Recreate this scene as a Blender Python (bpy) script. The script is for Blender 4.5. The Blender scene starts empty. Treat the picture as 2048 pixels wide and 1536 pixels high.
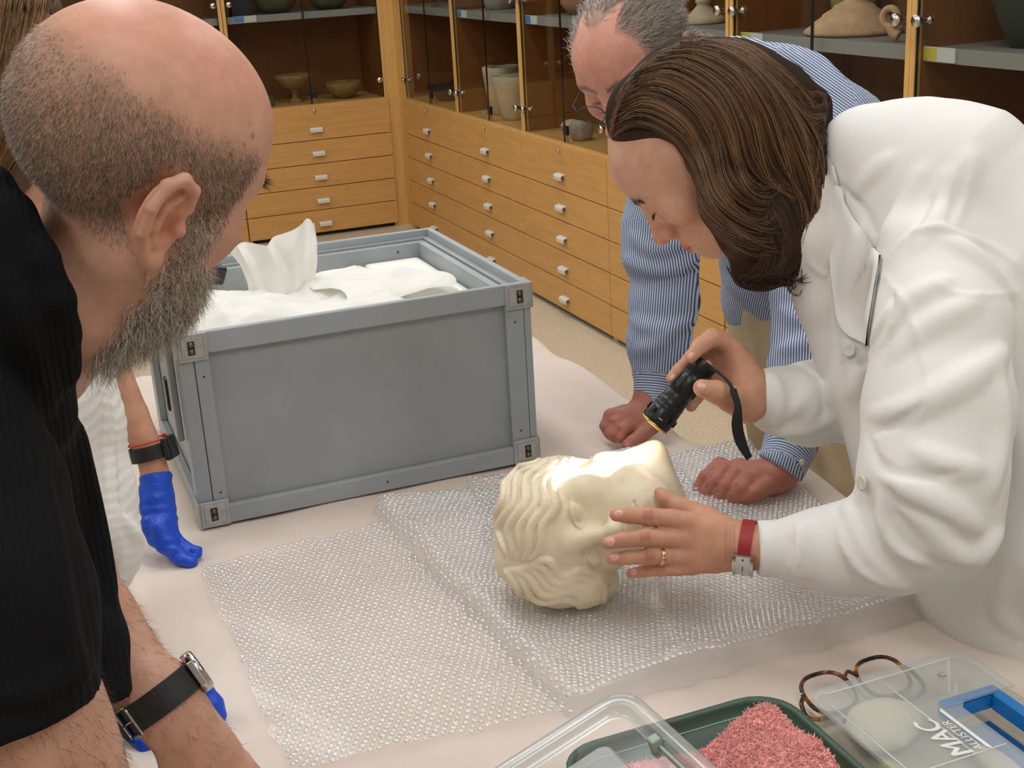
import bpy, bmesh, math, random
import numpy as np
from mathutils import Vector, Matrix
random.seed(3); RNG = np.random.default_rng(7)
S = bpy.context.scene
COL = S.collection

# ---------------------------------------------------------------- camera, world, lights, exposure
FPX = 2606.0
CR = np.array([[0.92700, -0.16880, 0.33500], [-0.37100, -0.27900, 0.88570], [-0.05522, -0.94478, -0.32260]])
_d = np.array([446., 7632., 2606.]); _d /= np.linalg.norm(_d)
_y = np.array([-1096., -826., 2606.]); _y -= _d * _y.dot(_d); _y /= np.linalg.norm(_y)
CR = np.array([np.cross(_y, -_d), _y, -_d])          # rows: world X, Y, Z in camera axes (right, down, forward)
CC = np.array([0., 0., 1.62])
cam_d = bpy.data.cameras.new('camera'); cam = bpy.data.objects.new('camera', cam_d); COL.objects.link(cam)
cam_d.sensor_width = 36.0; cam_d.lens = FPX / 2048 * 36.0; cam_d.clip_start = 0.05
_m = Matrix.Identity(4)
for i in range(3):
    _m[i][0] = CR[i, 0]; _m[i][1] = -CR[i, 1]; _m[i][2] = -CR[i, 2]; _m[i][3] = CC[i]
cam.matrix_world = _m
S.camera = cam
wd = bpy.data.worlds.new('world'); S.world = wd; wd.use_nodes = True
wd.node_tree.nodes['Background'].inputs[0].default_value = (0.9, 0.95, 1.0, 1)
wd.node_tree.nodes['Background'].inputs[1].default_value = 0.12
def area_light(name, loc, sx, sy, power, col=(0.97, 0.985, 1.0)):
    l = bpy.data.lights.new(name, 'AREA'); l.shape = 'RECTANGLE'; l.size = sx; l.size_y = sy
    l.energy = power; l.color = col
    o = bpy.data.objects.new(name, l); COL.objects.link(o); o.location = loc
    return o
for ix, x in enumerate((-1.3, 0.35, 1.75)):
    for iy, y in enumerate((0.1, 2.1, 4.1, 6.0)):
        area_light('ceiling_lamp', (x, y, 2.70), 0.30, 1.2, 11.2)
S.view_settings.view_transform = 'Standard'
S.view_settings.look = 'None'
S.view_settings.gamma = 1.0
S.view_settings.use_curve_mapping = False
S.view_settings.exposure = 0.12

# ---------------------------------------------------------------- helpers
def P(px, py, Z):
    """a point seen at pixel (px, py) and Z metres in front of the camera"""
    return CC + CR @ (np.array([px - 1024., py - 768., FPX]) / FPX * Z)
def ON(px, py, axis, val):
    r = CR @ (np.array([px - 1024., py - 768., FPX]) / FPX)
    return CC + r * ((val - CC[axis]) / r[axis])
def CD(v):
    """a direction given in camera axes (right, down, forward) as a world direction"""
    v = CR @ np.array(v, float)
    return v / np.linalg.norm(v)
def lin(c):
    return tuple(((x / 255 / 12.92) if x / 255 <= 0.04045 else ((x / 255 + 0.055) / 1.055) ** 2.4) for x in c)

class NT:
    def __init__(self, name):
        self.m = bpy.data.materials.new(name); self.m.use_nodes = True
        self.t = self.m.node_tree; self.n = self.t.nodes
        self.b = self.n['Principled BSDF']; self.out = self.n['Material Output']
    def new(self, ty, **kw):
        n = self.n.new(ty)
        for k, v in kw.items():
            if k.startswith('i_'):
                n.inputs[int(k[2:])].default_value = v
            else:
                setattr(n, k, v)
        return n
    def link(self, a, b): self.t.links.new(a, b)
    def coords(self, kind='Object', scale=(1, 1, 1)):
        tc = self.new('ShaderNodeTexCoord'); mp = self.new('ShaderNodeMapping')
        mp.inputs['Scale'].default_value = scale
        self.link(tc.outputs[kind], mp.inputs[0])
        return mp.outputs[0]
    def noise(self, vec, scale, detail=3, rough=0.55):
        n = self.new('ShaderNodeTexNoise'); n.inputs['Scale'].default_value = scale
        n.inputs['Detail'].default_value = detail; n.inputs['Roughness'].default_value = rough
        if vec is not None: self.link(vec, n.inputs['Vector'])
        return n.outputs[0]
    def ramp(self, fac, stops):
        r = self.new('ShaderNodeValToRGB'); e = r.color_ramp.elements
        while len(e) < len(stops): e.new(0.5)
        for k, (p, c) in enumerate(stops):
            e[k].position = p; e[k].color = (*c[:3], 1) if len(c) == 3 else c
        self.link(fac, r.inputs[0]); return r.outputs[0]
    def bump(self, h, strength, dist=0.002):
        b = self.new('ShaderNodeBump'); b.inputs['Strength'].default_value = strength
        b.inputs['Distance'].default_value = dist
        self.link(h, b.inputs['Height']); self.link(b.outputs[0], self.b.inputs['Normal']); return b
def front_only(t, fac):
    """a reflection factor that vanishes on the back of a face, so thin sheets do not reflect totally from inside"""
    g = t.new('ShaderNodeNewGeometry'); s = t.new('ShaderNodeMath', operation='SUBTRACT'); s.inputs[0].default_value = 1.0
    t.link(g.outputs['Backfacing'], s.inputs[1]); m = t.new('ShaderNodeMath', operation='MULTIPLY'); m.use_clamp = True
    t.link(fac, m.inputs[0]); t.link(s.outputs[0], m.inputs[1]); return m.outputs[0]
MATS = {}
def mat(name, col, rough=0.5, metal=0.0, spec=0.5, var=0.0, vscale=8, bump=0.0, bscale=200, bdist=0.001, sss=0.0, stretch=(1, 1, 1)):
    if name in MATS: return MATS[name]
    t = NT(name); c = lin(col)
    t.b.inputs['Base Color'].default_value = (*c, 1); t.b.inputs['Roughness'].default_value = rough
    t.b.inputs['Metallic'].default_value = metal; t.b.inputs['Specular IOR Level'].default_value = spec
    v = t.coords('Object', stretch)
    if var:
        n = t.noise(v, vscale, 4)
        a = tuple(max(0, x * (1 - var)) for x in c); b = tuple(min(1, x * (1 + var)) for x in c)
        t.link(t.ramp(n, [(0.3, a), (0.7, b)]), t.b.inputs['Base Color'])
    if bump: t.bump(t.noise(v, bscale, 3), bump, bdist)
    if sss:
        t.b.inputs['Subsurface Weight'].default_value = sss
        t.b.inputs['Subsurface Radius'].default_value = (0.012, 0.008, 0.005)
        t.b.inputs['Subsurface Scale'].default_value = 0.6
    MATS[name] = t.m
    return t.m

def link(o, parent=None):
    COL.objects.link(o)
    if parent is not None: o.parent = parent
    return o
def meshobj(name, verts, faces, m, parent=None, smooth=False):
    me = bpy.data.meshes.new(name); me.from_pydata([tuple(v) for v in verts], [], [tuple(f) for f in faces]); me.update()
    if m is not None: me.materials.append(m)
    if smooth: me.polygons.foreach_set('use_smooth', [True] * len(me.polygons))
    return link(bpy.data.objects.new(name, me), parent)
def fastmesh(name, V, F, m, parent=None, smooth=True):
    """V (n,3), F (m,3|4) arrays"""
    V = np.asarray(V, np.float32); F = np.asarray(F, np.int32); k = F.shape[1]
    me = bpy.data.meshes.new(name)
    me.vertices.add(len(V)); me.vertices.foreach_set('co', V.ravel())
    me.loops.add(F.size); me.loops.foreach_set('vertex_index', F.ravel())
    me.polygons.add(len(F)); me.polygons.foreach_set('loop_start', np.arange(0, F.size, k, dtype=np.int32))
    me.polygons.foreach_set('loop_total', np.full(len(F), k, np.int32))
    if smooth: me.polygons.foreach_set('use_smooth', np.ones(len(F), bool))
    me.update(calc_edges=True); me.validate()
    if m is not None: me.materials.append(m)
    return link(bpy.data.objects.new(name, me), parent)
def colattr(o, C, name='Col'):
    a = o.data.color_attributes.new(name, 'FLOAT_COLOR', 'POINT')
    C = np.asarray(C, np.float32)
    if C.shape[1] == 3: C = np.concatenate([C, np.ones((len(C), 1), np.float32)], 1)
    a.data.foreach_set('color', C.ravel())
def bmobj(name, bm, m, parent=None, smooth=False):
    me = bpy.data.meshes.new(name); bm.to_mesh(me); bm.free()
    if m is not None: me.materials.append(m)
    if smooth: me.polygons.foreach_set('use_smooth', [True] * len(me.polygons))
    return link(bpy.data.objects.new(name, me), parent)
def bbox(bm, lo, hi, bev=0.0, seg=2):
    r = bmesh.ops.create_cube(bm, size=1.0); vs = r['verts']
    for v in vs:
        v.co = Vector([lo[i] + (v.co[i] + 0.5) * (hi[i] - lo[i]) for i in range(3)])
    if bev > 0:
        es = list({e for v in vs for e in v.link_edges})
        bmesh.ops.bevel(bm, geom=es, offset=bev, segments=seg, affect='EDGES', profile=0.5)
def box(name, lo, hi, m, parent=None, bev=0.0, seg=2):
    bm = bmesh.new(); bbox(bm, lo, hi, bev, seg)
    return bmobj(name, bm, m, parent)
def lathe(name, prof, m, parent=None, seg=32, wob=None):
    """prof: list of (r, z)"""
    V = []; F = []; n = len(prof)
    for i in range(seg):
        a = 2 * math.pi * i / seg
        for j, (r, z) in enumerate(prof):
            w = wob(a, j / (n - 1)) if wob else (1, 0)
            V.append((r * w[0] * math.cos(a), r * w[0] * math.sin(a), z + w[1]))
    for i in range(seg):
        k = (i + 1) % seg
        for j in range(n - 1): F.append((i * n + j, k * n + j, k * n + j + 1, i * n + j + 1))
    return meshobj(name, V, F, m, parent, True)
def tubes(paths, radii, sides=6, cap=True):
    """paths: list of (k,3) arrays, radii: list of (k,) arrays -> V, F(quads)"""
    VV = []; FF = []; base = 0
    for p, r in zip(paths, radii):
        p = np.asarray(p, float); r = np.broadcast_to(np.asarray(r, float), (len(p),))
        t = np.gradient(p, axis=0); t /= (np.linalg.norm(t, axis=1, keepdims=True) + 1e-12)
        ref = np.array([0.123, 0.3, 0.94]) if abs(t[0, 2]) < 0.9 else np.array([0.9, 0.3, 0.1])
        a = np.cross(t, ref); a /= (np.linalg.norm(a, axis=1, keepdims=True) + 1e-12); b = np.cross(t, a)
        ang = np.arange(sides) * 2 * np.pi / sides
        ring = (a[:, None, :] * np.cos(ang)[None, :, None] + b[:, None, :] * np.sin(ang)[None, :, None]) * r[:, None, None] + p[:, None, :]
        k = len(p); VV.append(ring.reshape(-1, 3))
        i, j = np.meshgrid(np.arange(k - 1), np.arange(sides), indexing='ij'); j2 = (j + 1) % sides
        FF.append(np.stack([i * sides + j, i * sides + j2, (i + 1) * sides + j2, (i + 1) * sides + j], -1).reshape(-1, 4) + base)
        base += k * sides
        if cap and sides >= 4:
            VV.append(p[[0, -1]]); e0 = base - k * sides
            q = [(e0 + (s + 1) % sides, e0 + s, base, base) for s in range(0)]
            c = []
            for s in range(0, sides, 2):
                c.append((base, e0 + (s + 2) % sides, e0 + s + 1, e0 + s))
                l0 = e0 + (k - 1) * sides
                c.append((base + 1, l0 + s, l0 + s + 1, l0 + (s + 2) % sides))
            FF.append(np.array(c)); base += 2
    return np.concatenate(VV), np.concatenate(FF)
def tube(name, path, r, m, parent=None, sides=8):
    V, F = tubes([path], [r], sides)
    return fastmesh(name, V, F, m, parent)
def spline(pts, n):
    """Catmull-Rom through pts, n samples"""
    p = np.asarray(pts, float)
    p = np.concatenate([[2 * p[0] - p[1]], p, [2 * p[-1] - p[-2]]])
    k = len(p) - 3; u = np.linspace(0, k - 1e-9, n); i = u.astype(int); t = (u - i)[:, None]
    a, b, c, d = p[i], p[i + 1], p[i + 2], p[i + 3]
    return 0.5 * ((2 * b) + (-a + c) * t + (2 * a - 5 * b + 4 * c - d) * t ** 2 + (-a + 3 * b - 3 * c + d) * t ** 3)
def empty(name, loc=(0, 0, 0), rotz=0.0):
    o = bpy.data.objects.new(name, None); COL.objects.link(o); o.location = loc; o.rotation_euler = (0, 0, rotz)
    o.empty_display_size = 0.05
    return o
def tag(o, label, cat, group=None, kind=None):
    o['label'] = label; o['category'] = cat
    if group: o['group'] = group
    if kind: o['kind'] = kind
    return o
def struct(o):
    o['kind'] = 'structure'; return o
def clone(o, parent=None, loc=None, rotz=None):
    c = o.copy(); COL.objects.link(c)
    if parent is not None: c.parent = parent
    if loc is not None: c.location = loc
    if rotz is not None: c.rotation_euler = (0, 0, rotz)
    for ch in list(o.children): clone(ch, c)
    return c
def text_mesh(name, body, size, m, parent=None, depth=0.0006):
    cu = bpy.data.curves.new(name, 'FONT'); cu.body = body; cu.size = size; cu.extrude = depth
    cu.align_x = 'CENTER'; cu.align_y = 'CENTER'
    o = bpy.data.objects.new(name, cu); COL.objects.link(o)
    dg = bpy.context.evaluated_depsgraph_get()
    me = bpy.data.meshes.new_from_object(o.evaluated_get(dg)); bpy.data.objects.remove(o)
    me.materials.clear(); me.materials.append(m)
    return link(bpy.data.objects.new(name, me), parent)
# ---------------------------------------------------------------- structure
def wood_mat(name, col, grain, rough=0.42, var=0.16):
    t = NT(name); c = lin(col)
    v = t.coords('Object', grain)
    n1 = t.noise(v, 3.0, 5, 0.6); n2 = t.noise(v, 22.0, 3, 0.6)
    mx = t.new('ShaderNodeMath', operation='MULTIPLY_ADD'); mx.inputs[1].default_value = 0.45
    t.link(n2, mx.inputs[0]); ad = t.new('ShaderNodeMath', operation='MULTIPLY'); ad.inputs[1].default_value = 0.55
    t.link(n1, ad.inputs[0]); t.link(ad.outputs[0], mx.inputs[2])
    lo = tuple(x * (1 - var) for x in c); hi = tuple(min(1, x * (1 + var)) for x in c)
    t.link(t.ramp(mx.outputs[0], [(0.3, lo), (0.7, hi)]), t.b.inputs['Base Color'])
    t.b.inputs['Roughness'].default_value = rough; t.b.inputs['Specular IOR Level'].default_value = 0.35
    t.bump(n2, 0.05, 0.0006)
    return t.m
WOOD = wood_mat('beech_veneer', (206, 156, 92), (1.2, 6, 14))
WOODE = wood_mat('beech_edge', (214, 168, 100), (14, 14, 1.2))
WOOD_SHADED = wood_mat('beech_inside_shaded', (134, 84, 44), (6, 6, 1.0))  # cabinet interior shade, put into a darkened copy of the beech
WHITEP = mat('white_pull', (222, 220, 214), 0.35)
CHROME = mat('chrome', (210, 208, 205), 0.18, 1.0)
DARKM = mat('dark_lock', (22, 22, 24), 0.4)
SHELFM = mat('grey_shelf', (136, 134, 130), 0.5, var=0.05)
GEDGE = mat('glass_edge', (14, 22, 18), 0.3)
def glass_mat():
    t = NT('door_glass'); t.n.remove(t.b)
    tr = t.new('ShaderNodeBsdfTransparent'); tr.inputs[0].default_value = (0.88, 0.89, 0.88, 1)
    gl = t.new('ShaderNodeBsdfGlossy'); gl.inputs['Roughness'].default_value = 0.03; gl.inputs['Color'].default_value = (0.9, 0.9, 0.9, 1)
    fr = t.new('ShaderNodeFresnel'); fr.inputs[0].default_value = 1.3
    mx = t.new('ShaderNodeMixShader'); t.link(front_only(t, fr.outputs[0]), mx.inputs[0]); t.link(tr.outputs[0], mx.inputs[1]); t.link(gl.outputs[0], mx.inputs[2])
    t.link(mx.outputs[0], t.out.inputs[0]); return t.m
GLASS = glass_mat()
def floor_mat():
    t = NT('terrazzo_floor'); v = t.coords('Object')
    n = t.noise(v, 90, 3, 0.7); n2 = t.noise(v, 2.2, 3)
    a = t.ramp(n, [(0.35, lin((196, 182, 158))), (0.62, lin((219, 207, 184)))])
    b = t.ramp(n2, [(0.3, (0.9, 0.9, 0.9)), (0.7, (1, 1, 1))])
    m = t.new('ShaderNodeMixRGB', blend_type='MULTIPLY'); m.inputs[0].default_value = 1
    t.link(a, m.inputs[1]); t.link(b, m.inputs[2]); t.link(m.outputs[0], t.b.inputs['Base Color'])
    t.b.inputs['Roughness'].default_value = 0.35
    return t.m
WALL = mat('painted_wall', (214, 208, 196), 0.8, var=0.03, vscale=3)
CEILM = mat('ceiling_paint', (232, 230, 224), 0.85, var=0.02)
RX0, RX1, RY0, RY1, RZ = -2.6, 2.80, -1.6, 8.20, 2.75
struct(box('floor', (RX0, RY0, -0.1), (RX1, RY1, 0), floor_mat()))
struct(box('ceiling', (RX0, RY0, RZ), (RX1, RY1, RZ + 0.1), CEILM))
struct(box('wall_back', (RX0, RY1, -0.1), (RX1, RY1 + 0.1, RZ), WALL))
struct(box('wall_right', (RX1, RY0, -0.1), (RX1 + 0.1, RY1, RZ), WALL))
struct(box('wall_left', (RX0 - 0.1, RY0, -0.1), (RX0, RY1, RZ), WALL))
struct(box('wall_front', (RX0, RY0 - 0.1, -0.1), (RX1, RY0, RZ), WALL))

# ---------------------------------------------------------------- cabinets
W = 0.915; DEP = 0.48; ZG = 0.775; ZT = 2.05
DZ = [(0.572, 0.772), (0.435, 0.568), (0.297, 0.431), (0.161, 0.293), (0.025, 0.157)]
HZ = [0.630, 0.492, 0.352, 0.213, 0.075]
def pull_mesh():
    prof = [(0.0, 0.014), (-0.016, 0.012), (-0.022, 0.004), (-0.020, -0.012), (-0.017, -0.013), (-0.018, 0.002), (-0.013, 0.008), (0, 0.009)]
    V = []; F = []; hw = 0.037; n = len(prof)
    for x in (-hw, hw):
        for (y, z) in prof: V.append((x, y, z))
    for i in range(n):
        k = (i + 1) % n; F.append((i, k, n + k, n + i))
    F.append(tuple(range(n - 1, -1, -1))); F.append(tuple(range(n, 2 * n)))
    return V, F
def shelf_tag(parent, x, col_a, col_b):
    """coloured paper label clipped on the shelf edge"""
    t = box('shelf_label', (x - 0.065, -0.006, -0.021), (x + 0.065, -0.001, 0.016), mat('label_white', (226, 228, 222), 0.6), parent)
    box('colour_strip', (x - 0.064, -0.0075, -0.018), (x - 0.005, -0.006, 0.014), mat('label_' + col_a, col_b, 0.6), t)
    return t
def cabinet(loc, rotz, label, group='glass fronted cabinets along the walls', labels=(), topdoor=True):
    c = empty('display_cabinet', loc, rotz); tag(c, label, 'cabinet', group)
    th = 0.019
    for xa, xb in ((0.0005, th), (W - th, W - 0.0005)):
        p_ = box('side_panel', (xa, 0.0205, 0), (xb, DEP, ZT), WOOD_SHADED, c); box('edge_strip', (xa, 0, 0), (xb, 0.02, ZT), WOODE, p_)
    box('back_panel', (th, DEP - 0.012, 0.02), (W - th, DEP, ZT), WOOD_SHADED, c)
    box('deck_panel', (th, 0, ZG - 0.02), (W - th, DEP - 0.012, ZG), WOODE, c)
    box('top_panel', (th, 0, ZT - 0.02), (W - th, DEP - 0.012, ZT), WOODE, c)
    box('plinth', (th, 0.03, 0), (W - th, 0.05, 0.06), mat('dark_plinth', (52, 40, 30), 0.6), c)
    sh = box('shelf', (th, 0.045, -0.024), (W - th, DEP - 0.012, 0.0), SHELFM, c); sh.location = (0, 0, 1.29)
    lip = box('shelf_edge', (th, 0.035, -0.036), (W - th, 0.045, 0.002), mat('shelf_edge', (158, 157, 152), 0.5), sh)
    for (x, nm, rgb) in labels:
        t = shelf_tag(sh, x, nm, rgb); t.location = (0, 0.035, -0.012)
    V, F = pull_mesh()
    for i, (z0, z1) in enumerate(DZ):
        d = box('drawer', (0.002, -0.019, z0), (W - 0.002, -0.0005, z1), WOOD, c, 0.0012, 1)
        h = meshobj('pull', V, F, WHITEP, d); h.location = (W / 2, -0.019, HZ[i])
        box('finger_recess', (W / 2 - 0.033, -0.0205, HZ[i] - 0.013), (W / 2 + 0.033, -0.0192, HZ[i] + 0.008), mat('recess', (150, 140, 125), 0.6), d)
        if i == 0:
            l = lathe('lock', [(0, 0), (0.008, 0), (0.009, -0.004), (0.009, -0.008), (0, -0.008)], CHROME, d, 12)
            l.rotation_euler = (math.radians(-90), 0, 0); l.location = (W / 2, -0.026, 0.742)
            box('keyhole', (W / 2 - 0.0012, -0.0265, 0.737), (W / 2 + 0.0012, -0.0255, 0.747), DARKM, d)
    for s in (0, 1):
        x0 = th + 0.002 if s == 0 else W / 2 + 0.002; x1 = W / 2 - 0.002 if s == 0 else W - th - 0.002
        g = box('glass_door', (x0, 0.004, ZG + 0.004), (x1, 0.009, ZT - 0.022), GLASS, c)
        xm = x1 if s == 0 else x0
        box('glass_rim', (xm - 0.0022, 0.0035, ZG + 0.004), (xm + 0.0022, 0.0095, ZT - 0.022), GEDGE, g)
        xo = x0 if s == 0 else x1
        box('glass_rim', (xo - 0.0022, 0.0035, ZG + 0.004), (xo + 0.0022, 0.0095, ZT - 0.022), GEDGE, g)
        for zz in (0.879, 1.362):
            xk = x0 + 0.022 if s == 0 else x1 - 0.022
            k = lathe('hinge_knob', [(0, -0.030), (0.015, -0.030), (0.0170, -0.026), (0.0170, -0.019), (0.010, -0.014), (0.006, 0.0), (0.007, 0.012), (0.011, 0.013), (0.011, 0.022), (0, 0.022)], CHROME, g, 14)
            k.rotation_euler = (math.radians(-90), 0, 0); k.location = (xk, 0.006, zz)
        if s == 1:
            lk = box('door_lock', (x0 + 0.001, -0.004, ZG + 0.035), (x0 + 0.034, 0.014, ZG + 0.075), DARKM, g, 0.003)
            box('lock_stem', (x0 + 0.014, 0.010, ZG + 0.003), (x0 + 0.020, 0.016, ZG + 0.04), CHROME, g)
    return c
BL = ('blue', (96, 150, 205)); YL = ('yellow', (226, 208, 84))
XR = 2.257 + 0.019
YS = [7.480, 6.565, 5.650, 4.734, 3.812, 2.896, 1.980]
rl = [(), ((0.085, *BL),), ((0.085, *BL),), (), ((0.085, *YL),), ((0.075, *YL),), ()]
names = ['glass and beech cabinet at the inner corner, dark bowl behind its glass',
         'glass and beech cabinet holding two pale stone vessels above the drawers',
         'glass and beech cabinet with pale stone fragments behind its glass, right of the stone vessels',
         'glass and beech cabinet behind the striped shirt man, small conical lid on its shelf',
         'glass and beech cabinet with the big ribbed conical lid on its shelf',
         'glass and beech cabinet with the yellow label beside a figure 2',
         'glass and beech cabinet last of the right wall, behind the white coat']
for y, lb, l in zip(YS, rl, names):
    cabinet((XR, y, 0), -math.pi / 2, l, labels=lb)
XB = [1.290, 0.372, -0.546]; YB = 7.60
bnames = ['back wall beech cabinet with a footed bowl and a dish behind glass',
          'back wall beech cabinet second from the corner, behind the bald head',
          'back wall beech cabinet third from the corner, behind the bald man']
for x, l, lb in zip(XB, bnames, [((0.13, *BL),), ((0.13, *BL),), ()]):
    cabinet((x, YB, 0), 0, l, labels=lb)
struct(box('trim_1', (XB[0] + W, YB - 0.002, 0), (XR + 0.03, YB + 0.45, 2.05), WOODE))
struct(box('trim_2', (XR - 0.001, YS[0] + 0.001, 0), (XR + 0.02, YB - 0.003, 2.05), WOODE))
# figure 2 on the shelf edge beside the yellow label
two = text_mesh('shelf_number', '2', 0.05, mat('number_white', (235, 235, 232), 0.6))
two.rotation_euler = (math.pi / 2, 0, -math.pi / 2); two.location = (XR + 0.029, YS[5] - 0.022 + 0.012*0, 1.275)
tag(two, 'white figure 2 on the grey shelf edge beside the yellow label', 'number')

# ---------------------------------------------------------------- pottery in the cabinets
def clay(name, col, var=0.2): return mat(name, col, 0.85, var=var, vscale=22, bump=0.25, bscale=70, bdist=0.002)
TERRA = clay('pale_terracotta', (205, 168, 128)); STONE = clay('pale_stone', (205, 186, 154), 0.12); GREENB = clay('bronze_green', (92, 92, 62), 0.25); DARKC = clay('dark_clay', (50, 46, 42), 0.2)
GREYC = clay('grey_clay', (158, 150, 136)); PINKC = clay('pink_clay', (196, 150, 118))
def inright(y, z, dx): return (XR + dx, y, z)
def place(o, loc, label, cat, group=None, rot=(0, 0, 0)):
    o.location = loc; o.rotation_euler = rot; tag(o, label, cat, group); return o
ZS = 1.2905; ZD = ZG + 0.0005
G1 = 'ancient vessels in the cabinets'
def YP(px, dx): return float(ON(px, 120, 0, XR + dx)[1])
place(lathe('dark_bowl', [(0, 0), (0.04, 0), (0.05, 0.008), (0.08, 0.035), (0.108, 0.07), (0.112, 0.085), (0.105, 0.085), (0.075, 0.045), (0, 0.02)], DARKC), inright(7.13, ZD, 0.14), 'dark wide bowl behind glass in the inner corner cabinet', 'bowl', G1)
def wobrim(s, am):
    return lambda a, t: (1 + 0.03 * math.sin(3 * a + s) * t, am * t ** 6 * (math.sin(2 * a + s) + 0.6 * math.sin(5 * a + 2 * s)))
place(lathe('stone_vessel', [(0, 0), (0.062, 0), (0.068, 0.01), (0.085, 0.08), (0.102, 0.17), (0.106, 0.21), (0.094, 0.214), (0.078, 0.10), (0, 0.04)], STONE, wob=wobrim(1.0, 0.010)), inright(6.08, ZD, 0.135), 'pale tapered stone vessel, nearer of the pair in the cabinet', 'vessel', G1)
place(lathe('stone_vessel', [(0, 0), (0.055, 0), (0.062, 0.01), (0.08, 0.09), (0.096, 0.19), (0.10, 0.235), (0.088, 0.24), (0.07, 0.11), (0, 0.04)], STONE, wob=wobrim(2.4, 0.016)), inright(6.33, ZD, 0.17), 'pale broken rimmed stone vessel, farther of the pair in the cabinet', 'vessel', G1)
def rock(name, r, m, seed, parent=None):
    bm = bmesh.new(); bmesh.ops.create_icosphere(bm, subdivisions=3, radius=1.0); rr = random.Random(seed)
    ph = [rr.uniform(0, 6) for _ in range(6)]
    for v in bm.verts:
        k = 1 + 0.10 * math.sin(3 * v.co.x + ph[0]) + 0.08 * math.sin(4 * v.co.y + ph[1]) + 0.07 * math.sin(5 * v.co.z + ph[2])
        v.co = Vector((v.co.x * r[0] * k, v.co.y * r[1] * k, max(-0.8, v.co.z) * r[2] * k + 0.8 * r[2]))
    return bmobj(name, bm, m, parent, True)
place(rock('stone_fragment', (0.04, 0.085, 0.03), STONE, 3), inright(5.47, ZD, 0.165), 'long pale stone fragment lying behind the cabinet glass', 'stone', G1)
place(rock('stone_fragment', (0.05, 0.055, 0.05), GREYC, 5), inright(5.22, ZD, 0.10), 'rounded grey stone fragment near the cabinet glass', 'stone', G1)
place(lathe('clay_cup', [(0, 0), (0.07, 0), (0.075, 0.01), (0.10, 0.13), (0.105, 0.2), (0.095, 0.2), (0, 0.02)], GREYC), inright(6.37, ZS, 0.20), 'grey clay cup on the shelf above the stone vessels', 'cup', G1)
place(lathe('clay_pot', [(0, 0), (0.06, 0), (0.10, 0.05), (0.12, 0.12), (0.09, 0.2), (0.07, 0.22), (0.06, 0.2), (0, 0.05)], PINKC), inright(5.42, ZS, 0.22), 'reddish clay pot on the shelf beside the grey haired man', 'pot', G1)
cone = [(0, 0.004), (0.135, 0.0), (0.146, 0.004), (0.150, 0.010), (0.143, 0.019), (0.126, 0.030), (0.121, 0.038), (0.098, 0.052), (0.092, 0.061), (0.066, 0.076), (0.058, 0.086), (0.030, 0.098), (0.026, 0.108), (0.016, 0.113), (0, 0.114)]
place(lathe('conical_lid', cone, TERRA, seg=40), inright(3.42, ZS, 0.20), 'large ribbed terracotta conical lid on the grey shelf', 'lid', G1)
lid2 = [(0, 0.0), (0.082, 0.0), (0.089, 0.006), (0.070, 0.022), (0.050, 0.036), (0.034, 0.052), (0.025, 0.062), (0.024, 0.070), (0.030, 0.075), (0.028, 0.086), (0.015, 0.092), (0, 0.093)]
place(lathe('conical_lid', lid2, STONE, seg=32), inright(4.33, ZS, 0.20), 'smaller pale knobbed lid on the shelf behind the grey haired man', 'lid', G1)
place(lathe('clay_stopper', [(0, 0), (0.04, 0), (0.045, 0.016), (0.024, 0.04), (0.022, 0.056), (0.034, 0.064), (0.03, 0.076), (0, 0.08)], PINKC), inright(4.56, ZS, 0.24), 'small reddish stopper beside the pale knobbed lid', 'stopper', G1)
place(lathe('clay_jar', [(0, 0), (0.04, 0), (0.07, 0.06), (0.08, 0.13), (0.06, 0.2), (0, 0.21)], clay('buff_clay', (170, 150, 104))), inright(3.66, ZS, 0.37), 'buff round jar behind the big conical lid', 'jar', G1)
# ring handled fragment
hr = empty('handle_fragment'); tag(hr, 'clay ring handle fragment beside the big conical lid', 'fragment', G1)
hr.location = inright(3.095, ZS, 0.085); hr.rotation_euler = (0, 0, math.radians(-70))
a = np.linspace(0, 2 * np.pi, 25); ring = np.stack([0.024 * np.cos(a), 0 * a, 0.066 + 0.025 * np.sin(a)], 1)
tube('ring', ring, 0.010, TERRA, hr, 10)
tube('stub', spline([(0, 0, 0.044), (0.009, 0.0, 0.026), (0.026, 0.004, 0.016)], 9), np.linspace(0.014, 0.019, 9) * 0.85, TERRA, hr, 10)
place(lathe('dark_vase', [(0, 0), (0.06, 0), (0.09, 0.06), (0.13, 0.16), (0.14, 0.22), (0.10, 0.3), (0.07, 0.34), (0, 0.34)], clay('dark_green_glaze', (60, 66, 54))), inright(2.66, ZS, 0.20), 'dark green vase on the shelf at the right wall end', 'vase', G1)
place(rock('pale_sherd', (0.04, 0.07, 0.07), GREYC, 9), inright(3.30, ZD, 0.30), 'grey sherd in the dim cabinet compartment behind the white coat', 'sherd', G1)
place(lathe('tall_jug', [(0, 0), (0.05, 0), (0.07, 0.08), (0.08, 0.16), (0.045, 0.24), (0.04, 0.27), (0.05, 0.29), (0, 0.29)], PINKC), inright(3.52, ZD, 0.34), 'brown jug in the dim cabinet compartment behind the white coat', 'jug', G1)
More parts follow.
